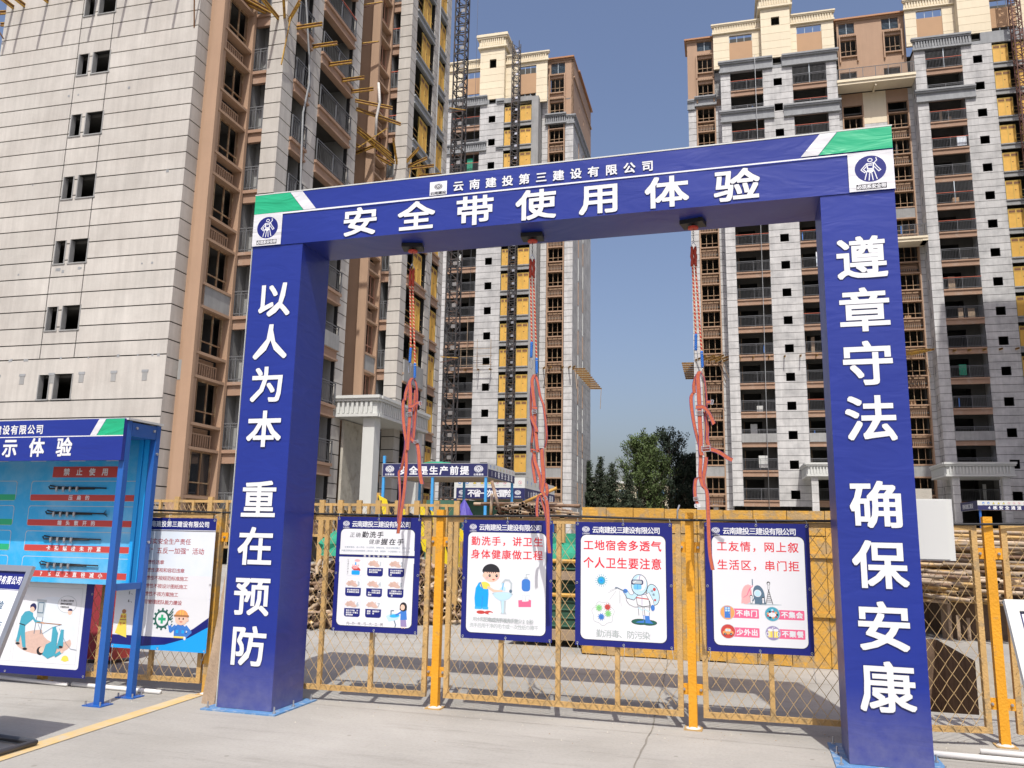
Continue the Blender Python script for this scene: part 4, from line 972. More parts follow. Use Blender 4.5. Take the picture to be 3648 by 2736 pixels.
# ================================================================== LEFT DISPLAY RACK (wire rope samples)
RX0, RX1, RF, RB, RT = -9.1, -5.665, 6.36, 6.82, 2.60
rack = thing('display_rack', 'blue steel rack with cyan board of wire rope samples, left of the arch', 'display rack', (-7.3, 6.6, 0))
for x in (RX1, RX0+.07):
    for y in (RF, RB-.06):
        mb = MB(); mb.box(x-.062, y, .01, x, y+.06, RT-.02 if y < 6.5 else RT-.02, 'bluesteel'); p_ = mb.build('leg', rack)
        mb = MB(); mb.box(x-.14, y-.05, 0, x+.06, y+.11, .01, 'bluesteel'); pl = mb.build('foot_plate', rack)
        mb = MB()
        for dx, dy in ((-.12,-.03),(.04,-.03),(.04,.09)): mb.tube([(x+dx,y+dy,.01),(x+dx,y+dy,.045)], .008, 'galv', 6)
        mb.build('bolt', pl)
mb = MB(); mb.box(RX0, RF-.02, RT-.015, RX1+.02, RB+.01, RT+.005, 'offwhite'); mb.build('roof_sheet', rack)
mb = MB(); mb.box(RX0, RF+.065, RT-.16, RX1-.002, RB-.065, RT-.03, 'bluesteel'); mb.build('roof_frame', rack)
mb = MB(); mb.box(RX1-.055, RF+.065, 1.0, RX1-.005, RB-.065, 1.06, 'bluesteel'); mb.build('side_bar', rack)
mb = MB(); mb.box(RX1-.04, RF+.065, RT-.10, RX1-.001, RB-.065, RT-.03, 'bluesteel')
for z, y in ((2.52, RF+.12), (2.52, RB-.10), (2.30, RB-.03), (1.44, RB-.03)): mb.tube([(RX1-.001,y,z),(RX1+.012,y,z)], .014, 'galv', 7)
mb.build('side_bolts', rack)
mb = MB(); mb.box(RX0+.02, RB-.035, 1.02, RX1-.077, RB-.015, RT-.03, 'cyan'); bd = mb.build('board', rack)
mb = MB(); mb.box(RX1-.20, RB-.050, 1.03, RX1-.15, RB-.0355, RT-.05, 'cyan2'); mb.box(RX1-.135, RB-.050, 1.03, RX1-.078, RB-.0355, RT-.05, 'cyan2'); mb.build('board_edge', rack)
P = Print(lambda a, b, k: (a, RB-.0365-k, b))
P.rect(-6.915, 2.07, -6.11, 2.18, 'ired'); P.text('禁止使用', -6.82, -6.18, 2.125, .068, .070, 'white', .03)
for i, (st, mt) in enumerate((('压扁的','ired'),('端头散开的','ired'),('卡扣螺栓未拧紧','ired'),('7%以上直径减小','ired'))):
    z = 1.83-.2535*i
    P.rrect(-7.175, z, -5.845, z+.205, .03, 'igry'); P.rrect(-7.168, z+.006, -5.852, z+.199, .028, 'cyan')
    P.rrect(-7.168, z+.004, -5.852, z+.065, .014, mt)
    P.text(st, -6.55-.052*len(st), -6.55+.052*len(st), z+.034, .046, .046, 'white', .025)
    P.rrect(-8.9, z, -7.36, z+.205, .03, 'igry'); P.rrect(-8.893, z+.006, -7.367, z+.199, .028, 'cyan'); P.rrect(-8.893, z+.004, -7.367, z+.065, .014, 'green')
for x, c in ((-7.62, 'iyel'), (-7.12, 'iyel'), (-6.62, 'pink'), (-6.16, 'ired')):
    P.rect(x-.10, 2.235, x+.10, 2.34, 'white'); P.rect(x-.085, 2.25, x+.085, 2.325, c)
P.build('board_print', rack)
for i in range(4):                                       # wire rope samples with clamps
    z = 1.965-.2535*i; x0 = -6.93; y = RB-.055; mb = MB()
    pts = [(x0+.72, y, z-.004), (x0+.35, y, z+.002), (x0+.10, y, z+.008), (x0+.02, y, z+.022), (x0, y, z+.010), (x0+.02, y, z-.012), (x0+.10, y, z-.008), (x0+.36, y, z-.012), (x0+.58, y, z-.010)]
    mb.tube(pts, .0075, 'black', 6)
    if i == 1:
        for k in range(5): mb.tube([(x0+.72,y,z-.004),(x0+.77,y-.005*k,z-.03+.016*k)], .003, 'black', 4)
    mb.build('rope_sample', bd, smooth=True)
    for k in range(4):
        mb = MB(); xx = x0+.12+.085*k; mb.box(xx-.012, y-.022, z-.030, xx+.012, y-.006, z+.004, 'galv'); mb.tube([(xx-.008,y-.014,z-.045),(xx-.008,y-.014,z+.012)], .004, 'galv', 5); mb.tube([(xx+.008,y-.014,z-.045),(xx+.008,y-.014,z+.012)], .004, 'galv', 5)
        mb.build('rope_clamp', bd)
mb = MB(); mb.box(RX0, RF-.045, 2.20, RX1-.001, RF-.004, RT-.004, 'vinyl'); mb.build('title_sign', rack)
P = Print(lambda a, b, k: (a, RF-.0462-k, b))
P.rect(RX0, 2.428, RX1-.001, 2.437, 'white')
P.poly([(-5.97,2.438),(-5.667,2.438),(-5.667,RT-.006),(-5.875,RT-.006)], 'vinylg'); P.poly([(-6.05,2.438),(-5.975,2.438),(-5.88,RT-.006),(-5.96,RT-.006)], 'vinylw')
for i, ch in enumerate('云南建投第三建设有限公司'): P.char(ch, -7.805+.104*i, 2.505, .080, .088, 'white', .026, 'ink', .0015); P.up(3.5)
for i, ch in enumerate('钢丝绳使用方法展示体验'):
    P.char(ch, -9.64+.33*i, 2.325, .162, .172, 'white', .031, 'ink', .002) if i > 1 else None; P.up(4)
P.build('title_print', rack)

# ================================================================== SMALL STANDS, BOARDS, PIPES
st = thing('info_stand', 'grey aluminium easel stand with a white notice, cut off by the left edge', 'notice stand', (-5.6, 5.0, 0))
top = Vector((-5.13, 4.98, 1.28)); dn = Vector((0, -.34, -1)).normalized(); lt = Vector((-1, 0.06, 0)).normalized(); nm = dn.cross(lt).normalized()
if nm.y > 0: nm = -nm
def pt(a, b, k=0.): return tuple(top+lt*a+dn*b+nm*k)          # a leftwards, b down
mb = MB()
for a0, b0, a1, b1 in ((0,0,.045,1.10),(.75,0,.795,1.10),(.045,0,.75,.045),(.045,1.055,.75,1.10)):
    vs = [pt(a,b,k) for k in (0,.03) for a,b in ((a0,b0),(a1,b0),(a1,b1),(a0,b1))]
    mb.add(vs, [(0,1,2,3),(7,6,5,4),(0,4,5,1),(1,5,6,2),(2,6,7,3),(3,7,4,0)], 'galv')
mb.build('frame', st)
mb = MB(); vs = [pt(a,b,k) for k in (.004,.012) for a,b in ((.045,.045),(.75,.045),(.75,1.055),(.045,1.055))]
mb.add(vs, [(0,1,2,3),(7,6,5,4),(0,4,5,1),(1,5,6,2),(2,6,7,3),(3,7,4,0)], 'white'); mb.build('notice', st)
P = Print(lambda a, b, k: pt(.75-a, 1.055-b, .0126+k))
P.rect(.0, .88, .705, 1.01, 'navy'); P.rect(0, .872, .705, .876, 'navy'); P.text('云南建投第三建设有限公司', .06, .68, .945, .042, .060, 'white', .034)
P.text('安全带体验', .20, .60, .76, .058, .060, 'slate', .03)
for i, s_ in enumerate(('安全带的捆绑方','是高空作业的','标准化施工用'[::1])): P.text(s_, .69-.075*len(s_)-.03, .66, .62-.13*i, .055, .060, 'slate', .01)
P.build('notice_print', st)
mb = MB(); q0 = pt(.02, 1.10); q1 = pt(.775, 1.10)
mb.tube([q0, (-5.07,4.70,.03), (-5.07,5.10,.03), (-5.86,5.16,.03), (-5.86,4.74,.03), q1], .022, 'dsteel', 8)
mb.build('pipe_base', st, smooth=True)

st = thing('info_stand', 'white framed easel board with pale blue notice at the right edge', 'notice stand', (1.7, 4.95, 0))
top = Vector((1.285, 5.09, 1.285)); dn = Vector((.045, -.40, -1)).normalized(); lt = Vector((1, .10, 0)).normalized(); nm = dn.cross(lt).normalized()
if nm.y > 0: nm = -nm
mb = MB()
for a0, b0, a1, b1 in ((0,0,.06,1.10),(.78,0,.84,1.10),(.06,0,.78,.06),(.06,1.04,.78,1.10)):
    vs = [pt(a,b,k) for k in (0,.03) for a,b in ((a0,b0),(a1,b0),(a1,b1),(a0,b1))]
    mb.add(vs, [(0,1,2,3),(7,6,5,4),(0,4,5,1),(1,5,6,2),(2,6,7,3),(3,7,4,0)], 'offwhite')
mb.build('frame', st)
mb = MB(); vs = [pt(a,b,k) for k in (.004,.012) for a,b in ((.06,.06),(.78,.06),(.78,1.04),(.06,1.04))]
mb.add(vs, [(0,1,2,3),(7,6,5,4),(0,4,5,1),(1,5,6,2),(2,6,7,3),(3,7,4,0)], 'skyprint'); mb.build('notice', st)
P = Print(lambda a, b, k: pt(a, b, .0126+k))
P.rect(.062,.062,.778,.185,'navyd'); P.rect(.075,.072,.165,.175,'white'); P.rect(.062,.192,.778,.197,'navyd')
P.mb and None
P2 = Print(lambda a, b, k: pt(a, 1.1-b, .0135+k)); P2.logo(.12, 1.1-.105, .026, 'white', 'ink'); P2.text('云南建投', .08, .16, 1.1-.158, .018, .022, 'ink'); P2.text('云南建投第三建设有限公司', .18, .76, 1.1-.122, .040, .050, 'white', .03)
P.build('notice_print', st); P2.build('notice_print', st)
mb = MB(); mb.tube([pt(.10,.70,-.02), (1.36,4.95,.45), (1.40,4.6,.03), (1.40,5.1,.03), (2.1,5.1,.03)], .02, 'galv', 8); mb.build('pipe_base', st, smooth=True)

t = MB(); t.box(-4.99, 7.05, 0, -4.97, 7.10, 0.01, 'wood')
mb = MB(); mb.add([(-4.92,6.80,0),(-4.76,6.76,0),(-4.86,7.13,1.16),(-5.00,7.13,1.16),(-4.91,6.83,0),(-4.75,6.79,0),(-4.85,7.16,1.16),(-4.99,7.16,1.16)],
    [(0,1,2,3),(7,6,5,4),(0,4,5,1),(1,5,6,2),(2,6,7,3),(3,7,4,0)], 'wood')
tag(mb.build('plank', org=(-4.88,6.9,0)), 'weathered grey wooden board leaning between the fence post and the left leg', 'board')
for (p, q, r, lb) in (((-6.6,7.02,.02),(-5.53,7.0,.02),.022,'white plastic angle strip lying on the ground under the habits board'),
                 ((-8.4,7.1,.02),(-6.62,6.98,.02),.02,'white strip along the foot of the far left cartoon board'),
                 ((1.24,7.14,.024),(2.9,7.08,.024),.024,'lower white plastic pipe on the ground right of the right leg'),
                 ((1.62,7.36,.022),(3.0,7.30,.022),.022,'upper white plastic pipe on the ground by the tall yellow post')):
    mb = MB(); mb.tube([p, q], r, 'arcylic', 8); tag(mb.build('plastic_pipe', org=p, smooth=True), lb, 'pipe')

t = thing('utility_box', 'pale grey metal utility box standing behind the right leg of the arch', 'metal box', (1.20, 7.35, 0))
mb = MB(); mb.box(.98, 7.26, 1.443, 1.535, 7.44, 1.925, 'offwhite'); mb.build('cabinet', t)
mb = MB(); mb.box(.988, 7.248, 1.453, 1.495, 7.2595, 1.915, 'offwhite'); mb.build('door', t)
mb = MB(); mb.box(1.02, 7.30, 0, 1.07, 7.35, 1.443, 'galv'); mb.build('stand_pole', t)
mb = MB(); mb.box(2.60, 18.2, 0, 3.50, 19.0, 2.62, 'cwall'); mb.box(2.56, 18.14, 0, 3.54, 19.06, .95, 'cwall')
tag(mb.build('concrete_pillar', org=(3.05,18.6,0)), 'pale weathered concrete pillar behind the utility box at the edge of the pit', 'pillar')

# ================================================================== YELLOW STEEL SHEETING BOX behind the spraying worker poster
t = thing('yellow_formwork', 'large worn yellow steel box of bolted panels standing behind the spraying worker poster', 'steel box', (-.5, 11.3, 0))
mb = MB(); mb.box(-2.26, 11.32, .0, 1.6, 13.0, 1.93, 'ibeamd'); mb.build('body', t)
xs = [-2.26, -1.92, -1.55, -1.13, -.70, -.36, .02, .44, .90, 1.6]
for i in range(9):
    z0 = random.uniform(0, .02); ht = 1.955+random.uniform(-.02, .015)
    piece('panel', 'yellow', t, xs[i]+.004, 11.27+random.uniform(-.008,.008), z0, xs[i+1]-.004, 11.315, 1.62+random.uniform(-.01,.01))
    piece('panel', 'yellow', t, xs[i]+.004, 11.265+random.uniform(-.008,.008), 1.63, xs[i+1]-.004, 11.312, ht)
for z in (1.35, .62):
    mb = MB(); mb.box(-.60, 11.235, z, 1.58, 11.262, z+.05, 'yellow'); mb.build('stiffener', t)
mb = MB(); mb.tube([(-.95,11.24,1.3),(-.95,11.22,1.93),(-.93,11.3,2.0)], .012, 'galv', 6); mb.build('hook', t)

# green skip and yellow rails beside it
t = thing('green_bin', 'dark green steel bin with yellow rails left of the yellow box', 'bin', (-2.9, 12.2, 0))
mb = MB(); mb.box(-3.35, 11.9, .25, -2.36, 13.1, 1.22, 'skip'); mb.build('body', t)
for z in (1.20, .72): 
    mb = MB(); mb.tube([(-3.4,11.86,z),(-2.33,11.86,z)], .03, 'yellow', 8); mb.build('rail', t)
mb = MB(); mb.box(-3.35, 11.75, .94, -2.3, 11.84, 1.06, 'wood'); mb.build('timber', t)
mb = MB(); mb.box(-3.45, 11.8, .10, -2.3, 12.6, .24, 'wood'); mb.build('timber', t)
for i in range(8):
    mb = MB(); z = .28+.115*i; mb.box(-3.34, 11.88, z, -2.37, 11.898, z+.02, 'gwall'); mb.build('rib', t)
def lump(name, label, cat, cx, cy, cz, rx, ry, rz, mt, seed=1, n=14):
    rr = random.Random(seed); mb = MB(); vs = []; fs = []
    for j in range(n//2+1):
        f = j/(n//2)*math.pi/2
        for i in range(n):
            q = 2*math.pi*i/n; w = 1+rr.uniform(-.16, .16)
            vs.append((cx+rx*math.cos(q)*math.cos(f)*w, cy+ry*math.sin(q)*math.cos(f)*w, cz+rz*math.sin(f)*(1+rr.uniform(-.12,.12))))
    for j in range(n//2):
        for i in range(n): fs.append((j*n+i, j*n+(i+1) % n, (j+1)*n+(i+1) % n, (j+1)*n+i))
    mb.add(vs, fs, mt); return tag(mb.build(name, org=(cx,cy,cz)), label, cat)
lump('green_netting', 'crumpled green netting on top of the green bin', 'netting', -2.75, 12.3, 1.22, .5, .4, .22, 'net', 3)
lump('green_netting', 'crumpled green safety netting on the rusty pipe heap left', 'netting', -6.45, 12.4, 1.18, .42, .5, .40, 'net', 5)

# ================================================================== PIPE HEAPS (each pipe its own object, shared meshes)
def tube_mesh(L, r, mt, bend=0.):
    mb = MB(); n = 8; N = 3 if bend else 2
    pts = [(-L/2, 0, 0), (0, bend, 0), (L/2, 0, 0)] if bend else [(-L/2,0,0),(L/2,0,0)]
    mb.tube(pts, r, mt, n, cap=False); 
    mb.tube(pts, r*.80, 'hole', n, cap=False)
    for s, x in ((-1, -L/2), (1, L/2)):
        o_ = [(x, r*math.cos(k*2*math.pi/n), r*math.sin(k*2*math.pi/n)) for k in range(n)]; i_ = [(x, .8*q[1], .8*q[2]) for q in o_]; d_ = [(x-s*.03, .8*q[1], .8*q[2]) for q in o_]
        mb.add(o_+i_, [((k+1) % n, k, n+k, n+(k+1) % n) if s < 0 else (k, (k+1) % n, n+(k+1) % n, n+k) for k in range(n)], mt)
        mb.add(d_, [tuple(range(n))], 'hole')  # black disc just inside the mouth paints the darkness of the bore
    me = bpy.data.meshes.new('pipe'); me.from_pydata(mb.v, [], mb.f)
    for m_ in mb.mats: me.materials.append(M[m_])
    me.polygons.foreach_set('material_index', mb.m); me.polygons.foreach_set('use_smooth', [True]*len(me.polygons)); me.update(); return me
def scatter(name, label, cat, group, meshes, items):
    for i, (p, rot) in enumerate(items):
        o = bpy.data.objects.new(name, meshes[i % len(meshes)]); COL.objects.link(o); o.location = p; o.rotation_euler = rot
        tag(o, label, cat, group)
rr = random.Random(11)
ms = [tube_mesh(L, r, m_, b) for L, r, m_, b in ((.42,.030,'rust',.03),(.55,.028,'tube',0),(.34,.034,'rust',.05),(.62,.026,'rust',0),(.30,.045,'rust',.04),(.48,.03,'tube',.04))]
it = []
for k in range(290):
    while True:
        u, w = rr.uniform(0, 1), rr.uniform(0, 1)
        x = -7.6+3.9*u; top_ = max(.12, 1.28-abs(u-.30)*1.25-.55*max(0, u-.55))
        if rr.random() < top_/1.3: break
    yf = 12.2+(x+6.7)*1.0 if x > -6.7 else 12.2
    z = .04+top_*w; y = yf+.75*w+rr.uniform(-.08,.12)
    it.append(((x, y, z), (rr.uniform(-.5,.5), rr.uniform(-.7,.7), rr.choice((rr.uniform(1.0,2.1), rr.uniform(-.6,.9), rr.uniform(0,3.1))))))
scatter('rusty_pipe', 'short rusty scaffold pipe lying in the heap behind the left fence panels', 'pipe', 'short rusty pipes in the heap behind the fence', ms, it)
mb = MB(); vs = []; nx, ny = 16, 5                        # dark core of the heap
for j in range(ny+1):
    for i in range(nx+1):
        u = i/nx; x = -7.7+4.1*u; top_ = max(.02, 1.28-abs(u-.30)*1.25-.55*max(0, u-.55)); yf = 12.35+max(0, x+6.7)*1.0; s = j/ny
        vs.append((x, yf+2.2*s, top_*.92*math.sin(min(1, s*1.6+.0)*math.pi/2)*(1 if s < .9 else .1)+.01))
mb.add(vs, [(j*(nx+1)+i, j*(nx+1)+i+1, (j+1)*(nx+1)+i+1, (j+1)*(nx+1)+i) for j in range(ny) for i in range(nx)], 'rust')
o = mb.build('scrap_mound'); o['kind'] = 'stuff'; tag(o, 'dark packed core of the rusty pipe heap behind the fence', 'scrap heap')
# long tubes stacked at right beyond the pit, ends towards the camera
ms = [tube_mesh(L, .030, m_) for L, m_ in ((3.6,'tube'),(4.2,'rust'),(3.9,'yfence'),(4.4,'tube'),(3.4,'tube'))]
it = []; rr = random.Random(5)
for row in range(15):
    low = row < 7
    for c in range(22 if low else 13):
        an = (rr.uniform(.75, 1.35) if rr.random() < .6 else rr.uniform(.35, .7)) if low else rr.uniform(.06, .30)
        L = 3.8; ex_ = 3.05+c*.155+rr.uniform(-.15,.15) if low else 5.6+rr.uniform(-.3, 2.0); ey_ = 15.0+rr.uniform(-.25,.2)+(.0 if low else .10*c)
        z = .64+row*.078+rr.uniform(-.02,.02)
        it.append(((ex_-L/2*math.cos(an), ey_+L/2*math.sin(an), z), (0, rr.uniform(-.02,.03), -an)))
it = it[:298]
scatter('scaffold_tube', 'long yellowish scaffold tube stacked with others beyond the pit at right', 'scaffold tube', 'long scaffold tubes stacked at right', ms, it)
mb = MB(); mb.box(3.1, 15.6, 0, 11, 18.0, .60, 'pit'); mb.box(3.0, 15.5, .0, 3.1, 15.6, .55, 'wood')
tag(mb.build('tube_rack', org=(5,16,0)), 'dark low support under the stacked scaffold tubes at right', 'rack')
for i, (x, h_) in enumerate(((3.05,.62),(3.17,.40),(3.32,.36),(3.5,.45))):
    mb = MB(); mb.box(x, 15.3, 0, x+.05, 15.36, h_, 'wood'); tag(mb.build('timber_stake', org=(x,15.3,0)), 'short pale timber stake standing before the tube rack', 'stake', 'timber stakes before the tube rack')
# bundle of tubes on a trestle behind the washing boy poster
ms = [tube_mesh(L, .032, m_) for L, m_ in ((1.7,'tube'),(1.5,'rust'),(1.9,'tube'),(1.6,'rust'))]
it = []; rr = random.Random(9)
for row in range(5):
    for c in range(15-row*2):
        it.append(((-4.45+row*.07+c*.088+rr.uniform(-.02,.02), 15.2+rr.uniform(-.1,.1), 1.885+row*.052+rr.uniform(-.01,.01)), (rr.uniform(-.04,.04), rr.uniform(-.02,.05), math.pi/2+rr.uniform(-.25,.25))))
for c in range(3): it.append(((-4.0+rr.uniform(-.2,.3), 14.6, 2.10+.012*c), (0, rr.uniform(-.03,.03), rr.uniform(-.15,.1))))
scatter('scaffold_tube', 'grey-brown scaffold tube in the bundle piled above the washing boy poster', 'scaffold tube', 'scaffold tubes bundled behind the fence', ms, it)
for p, q, m_, lb in (((-4.38,14.3,1.95),(-4.55,14.3,2.52),'rust','brown pole sticking up out of the tube bundle'),((-4.0,14.4,2.12),(-3.35,14.4,2.40),'yellow','yellow pole slanting up out of the tube bundle'),
               ((-4.62,14.5,1.8),(-4.60,14.5,2.30),'tube','short grey upright pole left of the tube bundle')):
    mb = MB(); mb.tube([p, q], .03, m_, 8); tag(mb.build('pole', org=p, smooth=True), lb, 'pole')
mb = MB()
for x in (-5.2,-4.2,-3.2): mb.box(x-.04,14.2,0,x+.04,14.3,1.88,'yfence'); mb.box(x-.04,15.9,0,x+.04,16.0,1.88,'yfence')
mb.box(-5.25,14.2,1.86,-3.1,16.0,1.895,'ibeamd')
tag(mb.build('trestle', org=(-4.2,15,0)), 'steel trestle carrying the tube bundle behind the fence', 'trestle')
mb = MB(); vs = [(-5.30,14.1,1.85),(-4.85,13.9,1.85),(-4.80,14.5,1.85),(-5.25,14.6,1.85),(-5.06,14.2,2.42)]
for i in range(4): mb.add([vs[i], vs[(i+1)%4], vs[4]], [(0,1,2)], 'tarp')
rim=[(-5.08+.20*math.cos(q)*(1+.25*math.sin(5*q)),14.25+.2*math.sin(q),1.80) for q in [i*2*math.pi/20 for i in range(20)]]; mid=[(-5.06+.09*math.cos(q)*(1+.35*math.sin(5*q+1)),14.25+.09*math.sin(q),2.02) for q in [i*2*math.pi/20 for i in range(20)]]
mb=MB(); mb.add(rim+mid+[(-5.05,14.25,2.19)], [(i,(i+1)%20,20+(i+1)%20,20+i) for i in range(20)]+[(20+i,20+(i+1)%20,40) for i in range(20)], 'tarp')
tag(mb.build('tarpaulin', org=(-5.06,14.25,1.85)), 'crumpled purple tarpaulin hung beside the tube bundle', 'tarpaulin')

# ================================================================== paint cans and materials between the panels
rr = random.Random(3)
for i in range(16):
    x = -7.15+.30*(i % 8)+rr.uniform(-.05,.05); row = i//8; y = 16.6+.3*row; z = .62+.42*row if i % 3 else .62
    t_ = MB(); t_.tube([(x,y,z-.62 if False else z),(x,y,z+.36)], .13, 'rubble', 12); o = t_.build('paint_can', org=(x,y,z), smooth=False)
    tag(o, 'white and red paint can stacked behind the post beside the steps poster', 'paint can', 'paint cans stacked behind the fence')
mb = MB(); mb.box(-7.5, 16.35, 0, -4.0, 17.3, .60, 'wood'); tag(mb.build('pallet_stack', org=(-4.7,16.8,0)), 'timber pallets under the paint cans', 'pallets')
mb = MB(); mb.box(-5.9, 17.4, .0, -3.0, 17.5, 1.6, 'net'); tag(mb.build('screen', org=(-4.7,17.4,0)), 'green netting screen behind the paint cans', 'screen')
t = thing('red_cabinet', 'dark red equipment cabinet standing behind the left fence panel', 'cabinet', (-7.4, 8.3, 0))
mb = MB(); mb.box(-7.75, 8.2, .05, -7.20, 8.6, 1.0, 'ired'); mb.build('body', t); mb = MB(); mb.box(-7.72, 8.185, .10, -7.23, 8.199, .95, 'dredink'); mb.build('door', t)

# ================================================================== SECOND YELLOW FENCE behind (in the middle distance)
def back_fence(label, x0, y0, x1, y1, zt=2.05, zb=.9, n=5):
    L = math.hypot(x1-x0, y1-y0); t = thing('back_fence', label, 'fence', (0,0,0), group='yellow fences round the site behind'); t.location = (x0,y0,0); t.rotation_euler = (0,0,math.atan2(y1-y0,x1-x0))
    for i in range(n+1):
        a = L*i/n; mb = MB(); w = .05 if i % 2 == 0 else .025; mb.box(a-w, -.03, 0 if i % 2 == 0 else zb, a+w, .03, zt+(.06 if i % 2 == 0 else 0), 'yfence'); mb.build('post', t)
    mb = MB(); mb.box(0, -.02, zt-.05, L, .02, zt, 'yfence'); mb.build('top_rail', t); mb = MB(); mb.box(0, -.02, zb, L, .02, zb+.05, 'yfence'); mb.build('bottom_rail', t)
    mb = MB(); k = 0
    while k < L:
        for s in (1,-1):
            x_ = k; pts = [(k, .0, zb+.05)]; e = k+s*(zt-zb)*.6
            if 0 <= e <= L: mb.tube([(k,0,zb+.05),(e,0,zt-.05)], .004, 'wire', 3, cap=False)
        k += .11
    mb.build('wire_mesh', t); return t
back_fence('yellow mesh fence behind, seen above the habits board', -11.6, 13.7, -9.3, 13.7, 2.11, 1.2, 6)
back_fence('yellow mesh fence behind, between the left leg and the tube bundle', -8.2, 14.0, -5.1, 14.0, 2.08, 1.45, 16)
back_fence('yellow mesh fence behind the stacked tubes at right', 4.2, 22, 9.6, 22.6, 1.9, .6, 6)
for (x, y, lb, txt_, c1) in ((5.9, 21.9, 'small yellow and white warning sign on the right back fence', '安全', 'iyel'), (6.6, 21.95, 'small pink and white sign on the right back fence', '禁止', 'pink')):
    t = thing('warning_sign', lb, 'sign', (x, y, 1.5)); mb = MB(); mb.box(x-.2, y, 1.35, x+.2, y+.01, 1.78, 'white'); mb.build('plate', t)
    P = Print(lambda a, b, k, y=y: (a, y-.001-k, b)); P.rect(x-.18, 1.66, x+.18, 1.76, c1); P.text(txt_, x-.16, x+.16, 1.50, .13, .13, 'ink'); P.build('print', t)
# hazard-striped stair guard
t = thing('stair_guard', 'black and yellow diagonally striped guard boards of the stairs behind the fence', 'guard', (-6.3, 15.2, 0))
for k, (x0, y0, z0, x1, y1, z1) in enumerate(((-7.62,16.0,2.33,-5.75,16.0,1.42),(-6.95,16.6,2.20,-5.6,16.6,1.45))):
    hh = .62; n = 9; mb = MB()
    for i in range(n):
        a0, a1 = i/n, (i+1)/n
        def q(a, b): return (x0+(x1-x0)*a, y0+(y1-y0)*a, z0+(z1-z0)*a-hh*b)
        def q2(a, b): p_ = q(a, b); return (p_[0], p_[1]+.03, p_[2])
        sh = .13
        c = [(max(0,min(1,a0)),0),(max(0,min(1,a1)),0),(max(0,min(1,a1+sh)),1),(max(0,min(1,a0+sh)),1)]
        mb.add([q(*p) for p in c]+[q2(*p) for p in c], [(3,2,1,0),(4,5,6,7),(0,1,5,4),(2,3,7,6)], 'hazy' if i % 2 == 0 else 'ink')
    mb.add([q(0,0),q(.13,1),q(0,1)], [(0,1,2)], 'ink'); mb.build('striped_board', t)
for x, y, h_ in ((-7.64,16.05,2.38),(-5.75,16.05,1.4),(-6.7,16.05,1.8)): mb = MB(); mb.box(x-.04,y,0,x+.04,y+.06,h_,'yellow'); mb.build('post', t)

# ================================================================== SITE PASSAGE CANOPIES (in the building grid, turned 1.8 degrees)
A0 = R(1.8)
def icons(P, x0, x1, z, n, r):
    cs = ['imid','imid','iyel','iyel','iyel','ired','ired','ired','ired']
    for i in range(n):
        x = x0+(x1-x0)*(i+.5)/n; c = cs[i % 9]
        if c == 'imid': P.ell(x, z, r, r, 'imid', 16); P.ell(x, z-r*.1, r*.5, r*.5, 'white', 10); P.rect(x-r*.6, z+r*.1, x+r*.6, z+r*.4, 'imid')
        elif c == 'iyel': P.poly([(x-r*1.1,z-r),(x+r*1.1,z-r),(x,z+r)], 'ink'); P.poly([(x-r*.85,z-r*.85),(x+r*.85,z-r*.85),(x,z+r*.72)], 'iyel'); P.rect(x-r*.1,z-r*.35,x+r*.1,z+r*.25,'ink'); P.rect(x-r*.1,z-r*.65,x+r*.1,z-r*.5,'ink')
        else: P.ell(x, z, r, r, 'ired', 16); P.ell(x, z, r*.82, r*.82, 'white', 14); P.rect(x-r*.2, z-r*.5, x+r*.2, z+r*.5, 'ink'); P.line([(x-r*.6,z+r*.6),(x+r*.6,z-r*.6)], r*.18, 'ired')
        P.rect(x-r, z-r*1.9, x+r, z-r*1.6, 'inkgrey')
t = thing('passage_canopy', 'blue sign canopy on sky-blue posts, behind the left harness', 'site canopy', (-11.6, 34, 0), A0)
U0, U1, V0, V1, ZB, ZT = -13.91, -9.25, 32, 36.4, 3.80, 4.37
for u in (U0+.02, -12.6+.9, U1-.15, ):
    for v in (V0+.02, V1-.1): mb = MB(); mb.box(u, v, 0, u+.10, v+.10, ZB+.05 if u > U0+.1 else ZT+.32, 'ltblue'); mb.build('post', t)
mb = MB(); mb.box(U0, V0, ZB, U1, V0+.06, ZT, 'galv'); mb.box(U1-.06, V0+.062, ZB, U1, V1, ZT+.0, 'galv'); mb.box(U0, V0+.062, ZB, U0+.06, V1, ZT, 'galv'); mb.build('frame', t)
mb = MB(); mb.box(U0+.07, V0+.07, ZB+.05, U1-.07, V1, ZB+.12, 'wood'); mb.box(U0+.07, V0+.07, ZT-.1, U1-.07, V1, ZT-.05, 'wood'); mb.build('roof', t)
P = Print(lambda a, b, k: (a, V0-.004-k, b), .0006)
P.rect(U0+.05, ZB+.03, U1-.02, ZT-.03, 'navyd')
for x in (U0+.36, U1-.40): P.logo(x, 4.13, .145, 'navyd', 'white'); P.text('云南建投', x-.22, x+.22, 3.90, .085, .08, 'white', .03)
P.text('安全是生产前提', U0+.75, U1-.78, 4.06, .34, .34, 'white', .032)
P.build('sign_print', t)
P = Print(lambda a, b, k: (U1+.004+k, V0+a, b), .0006)
P.rect(.0, ZB+.25, V1-V0, ZT, 'offwhite'); icons(P, .1, V1-V0-.1, ZT-.12, 8, .07); P.rect(0, ZB+.01, V1-V0, ZB+.33, 'navyd'); P.text('10栋安全通道', .3, V1-V0-.3, ZB+.18, .26, .26, 'white', .04)
P.build('sign_print', t)
lump('green_netting', 'green netting lying on the roof of the blue sign canopy', 'netting', -13.1, 33.2, 4.38, .9, .5, .18, 'net', 8)

